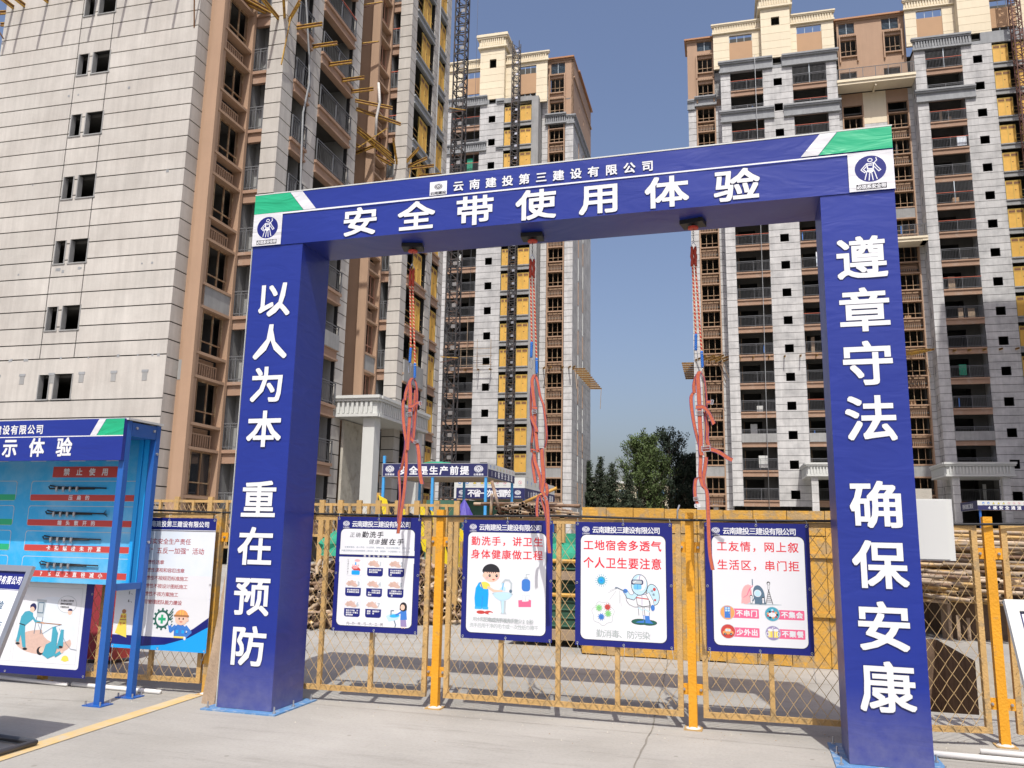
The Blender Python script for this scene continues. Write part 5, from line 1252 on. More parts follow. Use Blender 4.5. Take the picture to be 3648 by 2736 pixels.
t = thing('passage_canopy', 'white-topped canopy with navy sign 不省一次去冒险 behind the tube bundle', 'site canopy', (-11.5, 41.5, 0), A0)
U0, U1, V0, V1, ZB, ZT = -13.35, -9.62, 40.0, 47.5, 3.26, 4.32
mb = MB(); mb.box(U0, V0, ZB, U1, V0+.08, ZT, 'offwhite'); mb.box(U1-.08, V0+.082, ZB, U1, V1, ZT, 'offwhite'); mb.build('frame', t)
mb = MB(); mb.box(U0, V0+.09, ZB+.05, U1-.09, V1, ZB+.12, 'wood'); mb.box(U0, V0+.09, ZT-.1, U1-.09, V1, ZT-.05, 'wood'); mb.build('roof', t)
for u in (U0, U1-.12):
    for v in (V0, V1-.1): mb = MB(); mb.box(u, v+.09, 0, u+.10, v+.19, ZB+.04, 'bluesteel'); mb.build('post', t)
P = Print(lambda a, b, k: (a, V0-.004-k, b), .0006)
icons(P, U0+.1, U1-.05, 4.08, 9, .085); P.rect(U0+.12, ZB, U1, 3.80, 'navyd')
for x in (U0+.42, U1-.36): P.logo(x, 3.57, .12, 'navyd', 'white'); P.text('云南建投', x-.18, x+.18, 3.36, .07, .06, 'white', .03)
P.text('不省一次去冒险', U0+.75, U1-.68, 3.52, .34, .36, 'white', .032); P.build('sign_print', t)
P = Print(lambda a, b, k: (U1+.004+k, V0+a, b), .0006)
icons(P, .1, V1-V0-.2, 4.1, 8, .08); P.rect(0, ZB, V1-V0, 3.80, 'navyd'); P.text('10栋施工电梯防护通道', .5, V1-V0-.4, 3.52, .42, .34, 'white', .032); P.build('sign_print', t)
mb = MB(); mb.box(-15.2, 41.0, 0, -9.7, 41.1, 3.2, 'gwall')
o = mb.build('green_hoarding', org=(-12.4,41,0)); o.location = Matrix.Rotation(A0,3,'Z') @ Vector((-12.4,41,0)); o.rotation_euler=(0,0,A0); tag(o, 'dark green hoarding wall under the white-topped canopy', 'hoarding')

t = thing('passage_canopy', 'navy canopy sign 4栋安全通道 before the shaded right tower entrance', 'site canopy', (17.5, 62, 0), A0)
U0, U1, V0, V1, ZB, ZT = 16.2, 22.5, 60, 64, 3.62, 4.22
mb = MB(); mb.box(U0, V0, ZB, U1, V0+.08, ZT, 'offwhite'); mb.box(U0, V0+.082, ZB, U0+.08, V1, ZT, 'offwhite'); mb.box(U0+.09, V0+.09, ZB+.1, U1, V1, ZB+.2, 'wood'); mb.build('frame', t)
for u in (U0+.1, U0+3, U1-.1): mb = MB(); mb.box(u, V0+.1, 0, u+.12, V0+.22, ZB+.1, 'bluesteel'); mb.build('post', t)
P = Print(lambda a, b, k: (a, V0-.006-k, b), .001)
icons(P, U0+.2, U0+2.9, 4.07, 9, .07); P.rect(U0, ZB, U1, 3.92, 'navyd'); P.text('4栋安全通道', U0+.5, U0+2.6, 3.76, .22, .22, 'white', .032); P.build('sign_print', t)
P = Print(lambda a, b, k: (U0-.006-k, V1-a, b), .003); P.rect(0, ZB, V1-V0, ZT, 'navyd'); P.text('按标准施工建设精品工程'[:8], .5, 3.4, 3.9, .32, .32, 'white', .032); P.build('sign_print', t)

# ================================================================== TOWER BUILDINGS (grid turned 1.8 degrees; u right, v away, z up)
M['jointA'] = mat('black_joint', (.022, .022, .022), .95, .1)
M['creamj'] = mat('cream_joint', (.42, .35, .24), .9, .05)
class Fac:
    def __init__(s, kind, base): s.k = kind; s.o = base
    def b(s, a0, a1, d0, d1, z0, z1):
        if s.k == 'F': return (a0, s.o-d1, z0, a1, s.o-d0, z1)
        if s.k == 'R': return (s.o+d0, a0, z0, s.o+d1, a1, z1)
        return (s.o-d1, a0, z0, s.o-d0, a1, z1)
def cut(r, holes):
    out = [r]
    for h in holes:
        nx = []
        for a0, a1, z0, z1 in out:
            if h[0] >= a1-1e-6 or h[1] <= a0+1e-6 or h[2] >= z1-1e-6 or h[3] <= z0+1e-6: nx.append((a0,a1,z0,z1)); continue
            x0, x1 = max(a0,h[0]), min(a1,h[1]); y0, y1 = max(z0,h[2]), min(z1,h[3])
            if x0 > a0: nx.append((a0,x0,z0,z1))
            if x1 < a1: nx.append((x1,a1,z0,z1))
            if y0 > z0: nx.append((x0,x1,z0,y0))
            if y1 < z1: nx.append((x0,x1,y1,z1))
        out = nx
    return out
class Bld:
    def __init__(s, label, org, h, floors, lim=298):
        s.t = thing('apartment_tower', label, 'building', org, A0); s.wall = MB(); s.inner = MB(); s.orn = MB(); s.pan = Pieces(s.t, 'stone_panel', lim)
        s.h = h; s.f = floors; s.cache = {}
    def stone(s, F, a0, a1, z0, z1, holes=(), step=.7375, zoff=0., c0=0., c1=0., pm='stone', jm='joint', vj=(), dist=85., gap=.045, th=.25, wt=1.):
        if pm == 'stoneA': jm = 'jointA'; gap = max(gap, .05)
        for r in cut((a0+c0, a1-c1, z0, z1), holes): s.wall.box(*F.b(r[0], r[1], -th, -.045, r[2], r[3]), jm)
        k = math.floor((z0-zoff)/step); g = gap/2; cols = [a0]+list(vj)+[a1]
        while zoff+k*step < z1:
            b0, b1 = max(z0, zoff+k*step), min(z1, zoff+(k+1)*step); k += 1
            if b1-b0 < .08: continue
            for i in range(len(cols)-1):
                x0 = cols[i]+(g if i else 0); x1 = cols[i+1]-(g if i < len(cols)-2 else 0)
                for r in cut((x0, x1, b0+(g if b0 > z0 else 0), b1-(g if b1 < z1 else 0)), holes):
                    s.pan.add(pm, F.b(r[0], r[1], -.045, 0, r[2], r[3]), wt*(r[1]-r[0])*(r[3]-r[2]))
    def plain(s, F, a0, a1, z0, z1, mt, holes=(), th=.25, d=0., mb=None):
        for r in cut((a0, a1, z0, z1), holes): (mb or s.wall).box(*F.b(r[0], r[1], d-th, d, r[2], r[3]), mt)
    def rep(s, key, make, zs, name):
        """build one, copy the rest upwards"""
        o = None
        for z in zs:
            if o is None: mb = MB(); make(mb); o = mb.build(name, s.t); z0 = z; o.location.z += z
            else: c = o.copy(); COL.objects.link(c); c.parent = s.t; c.location.z = o.location.z+(z-z0)
    def balcony(s, F, a0, a1, fl, deep=1.6, proud=.10, band='terra', door=(.08,.62), top='rail', red=(), rails=True, ext=0., bw=.45, bs=.135, bt=.009):
        s.rep('', lambda mb: mb.box(*F.b(a0-ext, a1+ext, -.25, proud, -.15, 0), 'conc' if band == 'cgrey' else 'terra'), fl, 'slab_edge')
        s.rep('', lambda mb: (mb.box(*F.b(a0, a1, -.25, proud-.10, -.17-bw, -.151), band), mb.box(*F.b(a0-ext*.6, a1+ext*.6, -.05, proud-.02, -.17-bw-.001, -.17-bw+.10), band) if ext else None), fl, 'balcony_beam')
        def rail(mb, tm='rail'):
            d = proud-.05; w = a1-a0; n = max(2, int(round(w/1.75)))
            for i in range(n+1): x = a0+.03+(w-.06)*i/n; mb.box(*F.b(x-.025, x+.025, d-.025, d+.025, 0, 1.12), 'rail')
            mb.box(*F.b(a0, a1, d-.03, d+.03, 1.12, 1.17), tm); mb.box(*F.b(a0, a1, d-.015, d+.015, 1.0, 1.03), 'rail'); mb.box(*F.b(a0, a1, d-.015, d+.015, .10, .14), 'rail')
            k = int(w/bs)
            for i in range(k): x = a0+(i+.5)*w/k; mb.box(*F.b(x-bt, x+bt, d-bt*.7, d+bt*.7, .14, 1.0), 'rail')
        if rails:
            g_ = [z for i, z in enumerate(fl) if i not in red]; r_ = [z for i, z in enumerate(fl) if i in red]
            if g_: s.rep('', rail, g_, 'balcony_railing')
            if r_: s.rep('', lambda mb: rail(mb, 'railred'), r_, 'balcony_railing')
        w = a1-a0; H = [(a0+w*door[0], a0+w*door[1], z, z+2.15) for z in fl]
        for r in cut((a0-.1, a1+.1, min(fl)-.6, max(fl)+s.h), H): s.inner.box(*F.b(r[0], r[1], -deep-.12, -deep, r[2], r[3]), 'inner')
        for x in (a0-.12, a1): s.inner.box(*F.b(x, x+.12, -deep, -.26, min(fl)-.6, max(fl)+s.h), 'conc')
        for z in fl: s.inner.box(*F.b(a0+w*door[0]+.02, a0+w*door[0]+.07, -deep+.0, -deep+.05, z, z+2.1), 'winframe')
    def winbay(s, F, a0, a1, fl, sill=.70, lint=2.35, mt='brown', rec=.28, skip_ac=(), wf='winframe', pil=.13, zt=None):
        zl, zh = min(fl)-.5, zt or max(fl)+lint+.15
        for x0, x1 in ((a0-pil, a0), (a1, a1+pil)): s.orn.box(*F.b(x0, x1, -.45, .07, zl, zh), mt)
        s.rep('', lambda mb: mb.box(*F.b(a0, a1, -.42, .05, sill-.12, sill), mt), fl, 'window_sill')
        s.rep('', lambda mb: mb.box(*F.b(a0, a1, -.42, .05, lint, lint+.12), mt), fl, 'window_lintel')
        acb, act = lint+.12-s.h, sill-.12
        def ac(mb):
            mb.box(*F.b(a0, a1, -.62, -.58, acb, act), mt); mb.box(*F.b(a0, a1, -.60, -.10, acb-.0, acb+.02), mt)
        s.rep('', ac, fl, 'ac_recess')
        def lou(mb):
            n = int((a1-a0-.2)/.16); hh = (act-acb)*.62
            mb.box(*F.b(a0+.02, a1-.25, -.26, -.20, acb+hh, acb+hh+.06), mt)
            for i in range(n): x = a0+.06+(a1-a0-.35)*i/(n-1); mb.box(*F.b(x-.028, x+.028, -.25, -.21, acb+.02, acb+hh), mt)
        s.rep('', lou, [z for i, z in enumerate(fl) if i not in skip_ac], 'ac_grille')
        for i in skip_ac: s.plain(F, a0, a1, fl[i]+acb, fl[i]+act, 'conc', th=.2, d=.0, mb=s.orn)
        def win(mb):
            f = .055; b = lambda x0, x1, z0, z1, d=0: mb.box(*F.b(x0, x1, -rec-.03+d, -rec+.03+d, z0, z1), wf)
            w = a1-a0; b(a0, a0+f, sill, lint); b(a1-f, a1, sill, lint); b(a0+f, a1-f, sill, sill+f); b(a0+f, a1-f, lint-f, lint)
            for q in (1/3, 2/3): b(a0+w*q-f/2, a0+w*q+f/2, sill+f, lint-f)
            tz = sill+(lint-sill)*.30; b(a0+f, a0+w/3-f/2, tz-f/2, tz+f/2); b(a0+w/3+f/2, a0+w*2/3-f/2, tz-f/2, tz+f/2); b(a0+w*2/3+f/2, a1-f, tz-f/2, tz+f/2)
        s.rep('', win, fl, 'window_frame')
    def doorbay(s, F, a0, a1, fl, doors, lo=-.06, hi=1.85, em='conc', ext=0.):
        s.rep('', lambda mb: (mb.box(*F.b(a0-ext, a1+ext, -.25, .10, lo-.12, lo), em), mb.box(*F.b(a0, a1, -.25, 0, lo-.50, lo-.121), em), mb.box(*F.b(a0-ext, a1+ext, -.05, .08, lo-.60, lo-.501), em)), fl, 'slab_edge')
        def dr(mb, x0, x1):
            mb.box(*F.b(x0, x1, -.12, -.08, lo+.02, hi), 'orange')
            for q0, q1 in ((x0, x0+.05), (x1-.05, x1), ((x0+x1)/2-.025, (x0+x1)/2+.025)): mb.box(*F.b(q0, q1, -.13, -.055, lo, hi+.03), 'orange2')
            mb.box(*F.b(x0, x1, -.13, -.055, hi+.03, hi+.08), 'orange2'); mb.box(*F.b(x0, x1, -.13, -.06, hi-.36, hi-.33), 'orange2')
            for q0, q1 in ((x0+.08, (x0+x1)/2-.06), ((x0+x1)/2+.06, x1-.08)):
                mb.box(*F.b(q0, q1, -.085, -.076, hi-.30, hi-.05), 'ibeamd')
            mb.box(*F.b((x0+x1)/2+.10, (x0+x1)/2+.24, -.085, -.077, (lo+hi)/2, (lo+hi)/2+.09), 'ibeamd')
        for d0, d1 in doors: s.rep('', lambda mb, d0=d0, d1=d1: dr(mb, d0, d1), fl, 'hoist_door')
        def bars(mb):
            for zz in (.25, .6, 1.0): mb.box(*F.b(a0, a1, -.20, -.17, lo+zz, lo+zz+.03), 'yfence')
        s.rep('', bars, fl, 'guard_bar')
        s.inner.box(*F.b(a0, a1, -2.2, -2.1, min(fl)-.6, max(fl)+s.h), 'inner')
    def cornice(s, F, a0, a1, z0, z1, mt='cgrey', flute=True, e0=0., e1=0., pr=.32, name='cornice'):
        mb = MB(); H = z1-z0
        mb.box(*F.b(a0-e0, a1+e1, -.02, pr, z1-.14*H, z1), mt); mb.box(*F.b(a0-e0*.8, a1+e1*.8, -.02, pr*.78, z1-.26*H, z1-.14*H-.001), mt)
        mb.box(*F.b(a0-e0*.3, a1+e1*.3, -.02, pr*.30, z0+.14*H, z1-.26*H-.001), mt)
        mb.box(*F.b(a0-e0*.62, a1+e1*.62, -.02, pr*.62, z0, z0+.14*H-.001), mt)
        mb.build(name, s.t)
        if flute:
            mb = MB(); w = .13; n = int((a1-a0)/.27)
            for i in range(n):
                x = a0+.08+(a1-a0-.16)*(i+.5)/n
                mb.box(*F.b(x-w/2, x+w/2, pr*.301, pr*.62, z0+.16*H, z1-.28*H), mt)
            mb.build('fluting', s.t)
    def slabs(s, u0, u1, v0, v1, fl, name='floor_slab'):
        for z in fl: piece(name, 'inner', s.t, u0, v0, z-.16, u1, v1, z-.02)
    def ibeam(s, p, q, n='steel_beam'):
        p, q = Vector(p), Vector(q); mb = MB()
        up = Vector((0,0,1)) if abs((q-p).normalized().z) < .9 else Vector((1,0,0))
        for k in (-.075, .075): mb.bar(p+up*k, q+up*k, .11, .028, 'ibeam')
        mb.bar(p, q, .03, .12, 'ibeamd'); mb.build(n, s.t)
    def done(s):
        s.wall.build('wall', s.t); s.inner.build('inner_walls', s.t)
        if s.orn.v: s.orn.build('pilasters', s.t)
        s.pan.flush('smaller_stone_panels')

# ---------------- right tower (far, behind the right half of the arch)
fl = [2.24+2.95*k for k in range(18)]
T = Bld('pale tower with cream top storeys filling the right side behind the arch', (16, 90, 0), 2.95, fl)
F1, F2, F0 = Fac('F', 85.), Fac('F', 86.8), Fac('F', 86.0)
sqz = [(z+.12, z+.97) for z in fl[1:]]
ZB0, ZS = 4.6, 51.65
up = fl[1:]
T.stone(F2, -2.61, -1.76, 1.0, 49.0)
T.winbay(F2, -1.60, .24, fl[:16], skip_ac=(2,), zt=49.3)
T.stone(F2, .37, 1.1, 1.0, 52)
for (a0, a1) in ((.98, 2.0), (11.88, 12.92), (20.49, 21.53)):
    T.stone(F1, a0, a1, ZB0 if a0 < 20 else 1.0, ZS, c0=.04, wt=2)
T.stone(F1, 5.4, 8.44, ZB0, ZS, holes=[(6.5, 7.36, a, b) for a, b in sqz], wt=2)
T.stone(F1, 24.92, 27.75, 1.0, ZS, holes=[(25.95, 26.80, a, b) for a, b in sqz], wt=2)
rd = (3, 6, 9, 11, 12, 13, 14)
T.balcony(F1, 2.0, 5.4, up[:16], red=(9, 11, 13, 15), rails=True)
T.balcony(F1, 8.44, 11.88, up[:16], red=rd)
T.balcony(F1, 21.53, 24.92, up[:16], red=(7, 9, 10, 12, 13, 15))
# upper guard cages on a few balconies
for a0, a1, zz in ((8.44, 11.88, fl[16]), (21.53, 24.92, fl[16]), (21.53, 24.92, fl[11])):
    mb = MB()
    for i in range(28): x = a0+.06+(a1-a0-.12)*i/27; mb.box(*F1.b(x-.011, x+.011, .03, .06, zz+1.18, zz+2.3), 'rail')
    mb.box(*F1.b((a0+a1)/2-.04, (a0+a1)/2+.04, .02, .07, zz, zz+2.3), 'igry'); mb.build('guard_cage', T.t)
for a0, a1 in ((2.0, 5.4), (8.44, 11.88), (21.53, 24.92)):
    mb = MB(); mb.box(*F1.b(a0, a1, -.02, .13, fl[3]-.15, fl[3]+.72), 'conc'); mb.build('parapet', T.t)
for (a0, a1), n0 in (((13.63, 15.50), 0), ((18.02, 19.93), 0)):
    T.winbay(F2, a0, a1, fl[:15], skip_ac=(2,) if a0 < 16 else (2, 11), zt=47.2)
T.stone(F2, 12.9, 13.50, 1.0, 48.6); T.stone(F2, 15.63, 17.89, 1.0, 45.0, wt=1.3); T.plain(F2, 15.63, 17.89, 45.0, 48.6, 'cream')
T.plain(F2, 13.5, 15.63, 47.2, 48.6, 'brown'); T.plain(F2, 17.89, 20.06, 47.2, 48.6, 'brown'); T.stone(F2, 20.06, 20.5, 1.0, 48.6)
L_ = Fac('L', 20.49)
T.stone(L_, 85.05, 86.8, 1.0, ZS, c0=.0, holes=[(85.9, 86.2, z+.3, z+1.4) for z in fl])
# terrace between the two halves
mb = MB(); mb.box(*F1.b(12.92, 20.49, -1.8, .05, 48.72, 49.0), 'cream'); mb.box(*F1.b(12.88, 20.53, -.1, .16, 49.001, 49.28), 'cream'); mb.box(16.6, 85.1, 48.4, 16.75, 86.7, 48.719, 'cream'); mb.build('terrace_slab', T.t)
def rail_line(T, F, a0, a1, z, d=.05, tm='rail'):
    mb = MB(); n = int((a1-a0)/1.5)+1
    for i in range(n+1): x = a0+(a1-a0)*i/n; mb.box(*F.b(x-.03, x+.03, d-.03, d+.03, z, z+1.2), 'rail')
    mb.box(*F.b(a0, a1, d-.03, d+.03, z+1.2, z+1.25), tm); mb.box(*F.b(a0, a1, d-.012, d+.012, z+.1, z+.13), 'rail')
    k = int((a1-a0)/.12)
    for i in range(k): x = a0+(i+.5)*(a1-a0)/k; mb.box(*F.b(x-.011, x+.011, d-.011, d+.011, z+.13, z+1.2), 'rail')
    mb.build('terrace_railing', T.t)
rail_line(T, F1, 12.95, 20.45, 49.29)
mb = MB(); mb.box(*F1.b(20.0, 20.48, -1.5, .05, 31.0, 31.3), 'cream'); mb.box(*F1.b(17.0, 20.5, -1.8, .02, 31.0, 31.28), 'cream'); mb.box(*F1.b(17.0, 20.5, -.1, .12, 31.281, 31.5), 'cream'); mb.build('terrace_slab', T.t)
rail_line(T, F1, 17.05, 20.45, 31.51)
# brown upper blocks
def brown_top(T, F, a0, a1, z0, z1, wins, lou, brk=()):
    T.plain(F, a0, a1, z0, z1, 'brown', holes=[(w[0], w[1], w[2], w[3]) for w in wins]+[(w[0], w[1], w[2], w[3]) for w in lou]+list(brk))
    for x0, x1, y0, y1 in wins:
        mb = MB()
        for q0, q1, r0, r1 in ((x0-.16, x0-.02, y0-.7, y1+.35), (x1+.02, x1+.16, y0-.7, y1+.35), (x0-.16, x1+.16, y1+.351, y1+.50), (x0-.02, x1+.02, y0-.14, y0-.02)): mb.box(*F.b(q0, q1, -.02, .22, r0, r1), 'brown')
        for i in range(9): q = x0+(x1-x0)*(i+.5)/9; mb.box(*F.b(q-.03, q+.03, .205, .225, y1+.40, y1+.46), 'hole')
        mb.build('window_surround', T.t)
        mb = MB(); f = .05; b = lambda a, c, d, e: mb.box(*F.b(a, c, -.20, -.14, d, e), 'winframe')
        for q in (0, 1/3, 2/3, 1): x = x0+(x1-x0-f)*q; b(x, x+f, y0, y1)
        for z in (y0, y0+(y1-y0)*.35, y1-f): b(x0, x1, z, z+f)
        mb.build('window_frame', T.t)
    for x0, x1, y0, y1 in lou:
        mb = MB(); n = 9
        for i in range(n): z = y0+(y1-y0)*i/n; mb.box(*F.b(x0, x1, -.16, -.10, z, z+.035), 'slate')
        mb.box(*F.b((x0+x1)/2-.03, (x0+x1)/2+.03, -.09, -.05, y0, y1), 'igry'); mb.build('louvre_window', T.t)
    mb = MB(); mb.box(*F.b(a0-.3, a1+.1, -3, .35, z1, z1+.18), 'ibro'); mb.box(*F.b(a0-.1, a1+.05, -3, .15, z1-.15, z1-.001), 'brown'); mb.build('roof', T.t)
brown_top(T, F2, -2.61, .32, 49.6, 57.2, [(-1.5, .14, 50.1, 51.75), (-1.5, .14, 53.1, 54.85)], [(-1.5, .10, 55.85, 57.0)])
T.cornice(F2, -1.9, .5, 49.0, 50.1, flute=False, pr=.5); T.cornice(F2, -2.7, -1.9, 48.7, 49.9, flute=False)
brown_top(T, F2, 13.4, 20.2, 49.0, 57.3, [(13.7, 15.3, 53.0, 54.95), (18.15, 19.75, 53.0, 54.95)], [(13.6, 15.2, 55.7, 57.0), (17.95, 19.6, 55.7, 57.0)], [(13.5, 15.2, 49.3, 51.2), (17.9, 19.5, 49.3, 51.2)])
for a0, a1, z0, z1, e0, e1 in ((.98, 6.45, ZS, 52.97, .25, 0), (7.42, 12.92, ZS, 52.97, 0, .25), (20.49, 25.9, ZS, 52.97, .25, 0), (.98, 6.45, 45.8, 47.1, .25, 0), (7.42, 12.92, 45.8, 47.1, 0, .25), (20.49, 25.9, 45.8, 47.1, .25, 0)):
    T.cornice(F1, a0, a1, z0, z1, flute=(a0 > 20 and z0 > 50), e0=e0, e1=e1, pr=.42)
T.plain(F1, .98, 12.92, ZS, 52.9, 'cgrey', holes=[(6.5, 7.36, 52.0, 52.9)]); T.plain(F1, 20.49, 34, ZS, 52.9, 'cgrey', holes=[(25.95, 26.80, 52.0, 52.9)])
def penthouse(T, F, a0, a1, z0, z1, hole, par=True, e=(.2, .2), mull=2):
    T.stone(F, a0, a1, z0, z1, holes=[hole], pm='cream', jm='creamj', gap=.03, step=.95, wt=1.5)
    x0, x1, y0, y1 = hole
    T.plain(F, x0+.002, x1-.002, y0+(y1-y0)*.16, y1-(y1-y0)*.24, 'beige', th=.12, d=-.06, mb=T.orn)
    mb = MB()
    for i in range(mull+2):
        x = x0+.02+(x1-x0-.09)*i/(mull+1); mb.box(*F.b(x, x+.05, -.15, -.1, y0, y1), 'igry')
    mb.build('window_frame', T.t)
    if par: T.cornice(F, a0, a1, z1, z1+1.15, 'cream', True, e[0], e[1], pr=.35, name='parapet')
penthouse(T, F0, .3, 5.4, 52.9, 57.1, (2.03, 4.48, 53.3, 56.75), e=(.2, 0)); penthouse(T, F0, 8.44, 13.0, 52.9, 57.1, (9.17, 11.75, 53.3, 56.85), e=(0, .2))
penthouse(T, F0, 20.1, 24.9, 52.9, 57.1, (21.2, 23.7, 53.3, 56.85), e=(.2, 0)); penthouse(T, F0, 27.9, 33.0, 52.9, 57.1, (28.2, 30.6, 53.3, 57.0), e=(0, 0))
def tower(T, F, a0, a1, z0, z1, sq, dep=4.):
    T.stone(F, a0, a1, z0, z1, holes=[sq], pm='cream', jm='creamj', gap=.03, step=.9, c1=.04, c0=.04, wt=1.5)
    R_ = Fac('R', a1); T.stone(R_, F.o+.05, F.o+dep, z0, z1, pm='cream', jm='creamj', gap=.03, step=.9)
    Lf = Fac('L', a0); T.stone(Lf, F.o+.05, F.o+dep, z0, z1, pm='cream', jm='creamj', gap=.03, step=.9)
    T.inner.box(a0+.3, F.o+1.2, z0, a1-.3, F.o+dep, z1+1.2, 'inner')
    T.cornice(F, a0, a1, z1, z1+1.6, 'cream', True, .45, .45, pr=.45); T.cornice(R_, F.o, F.o+dep, z1, z1+1.6, 'cream', True, 0, 0, pr=.449); T.cornice(Lf, F.o, F.o+dep, z1, z1+1.6, 'cream', True, 0, 0, pr=.449)
    mb = MB(); mb.box(a0-.4, F.o-.4, z1+1.61, a1+.4, F.o+dep+.3, z1+1.75, 'cream'); mb.build('roof', T.t)
T.inner.box(.5, 88.0, 52.9, 5.3, 88.1, 57.6, 'inner'); T.inner.box(27.9, 88.0, 52.9, 33, 88.1, 57.6, 'inner')
tower(T, F1, 5.4, 8.46, 52.9, 58.85, (6.5, 7.36, 56.75, 57.75)); tower(T, F1, 24.9, 27.9, 52.9, 58.9, (25.95, 26.8, 56.8, 57.8))
T.doorbay(F1, 27.75, 31.4, fl[:17], [(27.8, 29.2), (29.75, 31.35)])
T.stone(F1, 31.4, 34.0, 1.0, ZS)
T.slabs(-2.3, 33.8, 85.3+1.8, 98, fl); T.slabs(1.1, 12.8, 85.27, 87.09, fl); T.slabs(20.6, 33.8, 85.27, 87.09, fl)
T.wall.box(-2.61, 87.0, 0, -2.4, 98, 57, 'stone'); T.wall.box(33.8, 85.3, 0, 34, 98, 53, 'stone'); T.wall.box(-2.4, 98, 0, 34, 98.2, 53, 'stone')
T.inner.box(-2.3, 90.2, 0, 33.7, 90.35, 53, 'inner'); T.inner.box(-2.5, 88.6, 49, .6, 88.7, 57.1, 'inner'); T.inner.box(13.2, 88.4, 49, 20.3, 88.5, 57.2, 'inner'); T.plain(F2, -2.61, 1.0, 48.9, 49.7, 'brown'); T.plain(F2, -2.61, -1.76, 48.9, 49.7, 'brown'); T.plain(F2, .3, 1.0, 49.0, 52.9, 'stone'); T.wall.box(.98, 85.3, ZB0, 1.2, 87.0, 52.9, 'stone'); T.wall.box(12.7, 85.3, ZB0, 12.92, 87.0, 52.9, 'stone')
T.wall.box(.6, 88.2, 52.5, 33, 97.5, 52.7, 'cgrey')
for k in range(9): T.inner.box(-2.2+4.4*k, 87.6, 0, -2.08+4.4*k, 90.2, 52, 'inner')
for x in (2.04, 3.31, 4.85, 6.36, 7.87, 9.40, 21.9, 23.2, 24.5, 25.9, 27.3): T.ibeam((x, 85.3, 19.67), (x+.1, 84.2, 19.55))
for i in range(5): T.ibeam((-2.5+.7*i, 86.9, 19.95-.05*i), (-1.3+.9*i, 85.2, 20.05), 'steel_beam')
for i in range(9): T.ibeam((-2.3, 87.4+1.1*i, 19.75), (-3.9, 87.2+1.1*i, 19.75))
for i in range(5): T.ibeam((16.5+.5*i, 86.6, 19.75), (19.0+.3*i, 84.6, 19.8))
for p, q in (((.6, 86.6, 17.4), (-.1, 85.9, 19.6)), ((19.9, 85.5, 17.2), (19.3, 84.9, 19.6)), ((.9, 84.9, 17.6), (.2, 84.3, 19.5))): mb = MB(); mb.bar(p, q, .06, .06, 'wood'); mb.build('brace', T.t)
# entrance porticoes
def portico(T, u0, u1, v0, v1, z0, z1, name='portico', left=False):
    F = Fac('F', v0); mb = MB(); mb.box(u0, v0, z0, u1, v1, z1-.02, 'cream' if False else 'offwhite'); mb.build('portico_box', T.t)
    T.cornice(F, u0, u1, z0, z1, 'offwhite', True, .3, .3, pr=.35, name='portico_cornice')
    T.cornice(Fac('R', u1), v0, v1, z0, z1, 'offwhite', True, 0, 0, pr=.349, name='portico_cornice'); T.cornice(Fac('L', u0), v0, v1, z0, z1, 'offwhite', True, 0, 0, pr=.349, name='portico_cornice')
portico(T, 19.4, 24.6, 80.0, 85.0, 7.2, 8.45); portico(T, 7.75, 13.0, 80.0, 85.0, 7.2, 8.45)
for u in (19.75, 23.75, 7.95, 12.3):
    for k in range(9): piece('column_block', 'stone', T.t, u, 80.05, .02+.8*k, u+.6, 80.65, .79+.8*k)
T.done()

rr = random.Random(77)
def clutter(T, fl, spots, n, rr):
    for i in range(n):
        a0, a1, v = rr.choice(spots); z = rr.choice(fl); x = rr.uniform(a0+.2, a1-.8); k = rr.random()
        if k < .35: piece('leaning_board', rr.choice(('wood', 'offwhite', 'igry')), T.t, x, v+.9, z, x+rr.uniform(.2,.7), v+.98, z+rr.uniform(.8, 1.9))
        elif k < .6: piece('material_stack', rr.choice(('offwhite', 'cwall', 'beige')), T.t, x, v+.5, z, x+.6, v+1.0, z+rr.uniform(.3, .8))
        elif k < .8: piece('blue_wrap', 'imid', T.t, x, v+.03, z+.15, x+.10, v+.06, z+1.02)
        else: piece('hanging_sheet', rr.choice(('net', 'skyprint', 'offwhite')), T.t, x, v+.30, z+.3, x+rr.uniform(.3,.9), v+.32, z+rr.uniform(1.3, 2.0))
TC = T
clutter(T, [2.24+2.95*k for k in range(1, 16)], [(2.0, 5.4, 85), (8.44, 11.88, 85), (21.53, 24.92, 85)], 34, rr)
clutter(T, [2.9+2.95*k for k in range(0, 15)], [(-1.6, .24, 87.0), (13.6, 15.5, 87.0), (18.0, 19.9, 87.0)], 10, rr)

# ---------------- middle tower
fl = [2.20+2.95*k for k in range(18)]
T = Bld('narrow pale tower with orange hoist doors, in the centre behind the arch', (-23, 92, 0), 2.95, fl)
F1, F2, F0 = Fac('F', 86.2), Fac('F', 88.0), Fac('F', 87.0)
sqz = [(z+.17, z+1.03) for z in fl]
T.stone(F1, -32.2, -30.4, 1, 51.9, wt=.6); T.balcony(F1, -30.4, -26.97, fl[:17], red=(16, 14))
T.stone(F1, -26.97, -23.99, 1, 51.9, holes=[(-25.88, -25.05, a, b) for a, b in sqz], wt=2)
T.doorbay(F1, -23.99, -20.62, fl[:17], [(-23.92, -23.05), (-22.02, -20.67)])
T.plain(F1, -20.62, -19.8, 0, 52.4, 'conc', th=.4); T.plain(Fac('R', -19.8), 86.61, 88.0, 0, 52.4, 'conc', th=.3)
T.plain(F1, -23.99, -20.62, 51.9, 52.5, 'conc')
T.stone(F2, -19.75, -19.05, 1, 54.5, wt=1.2); T.winbay(F2, -18.86, -17.12, fl[:16], skip_ac=(2,), zt=49.4)
T.stone(F2, -16.93, -15.96, 1, 49.4, c1=.04, wt=1.6)
RS = Fac('R', -15.96)
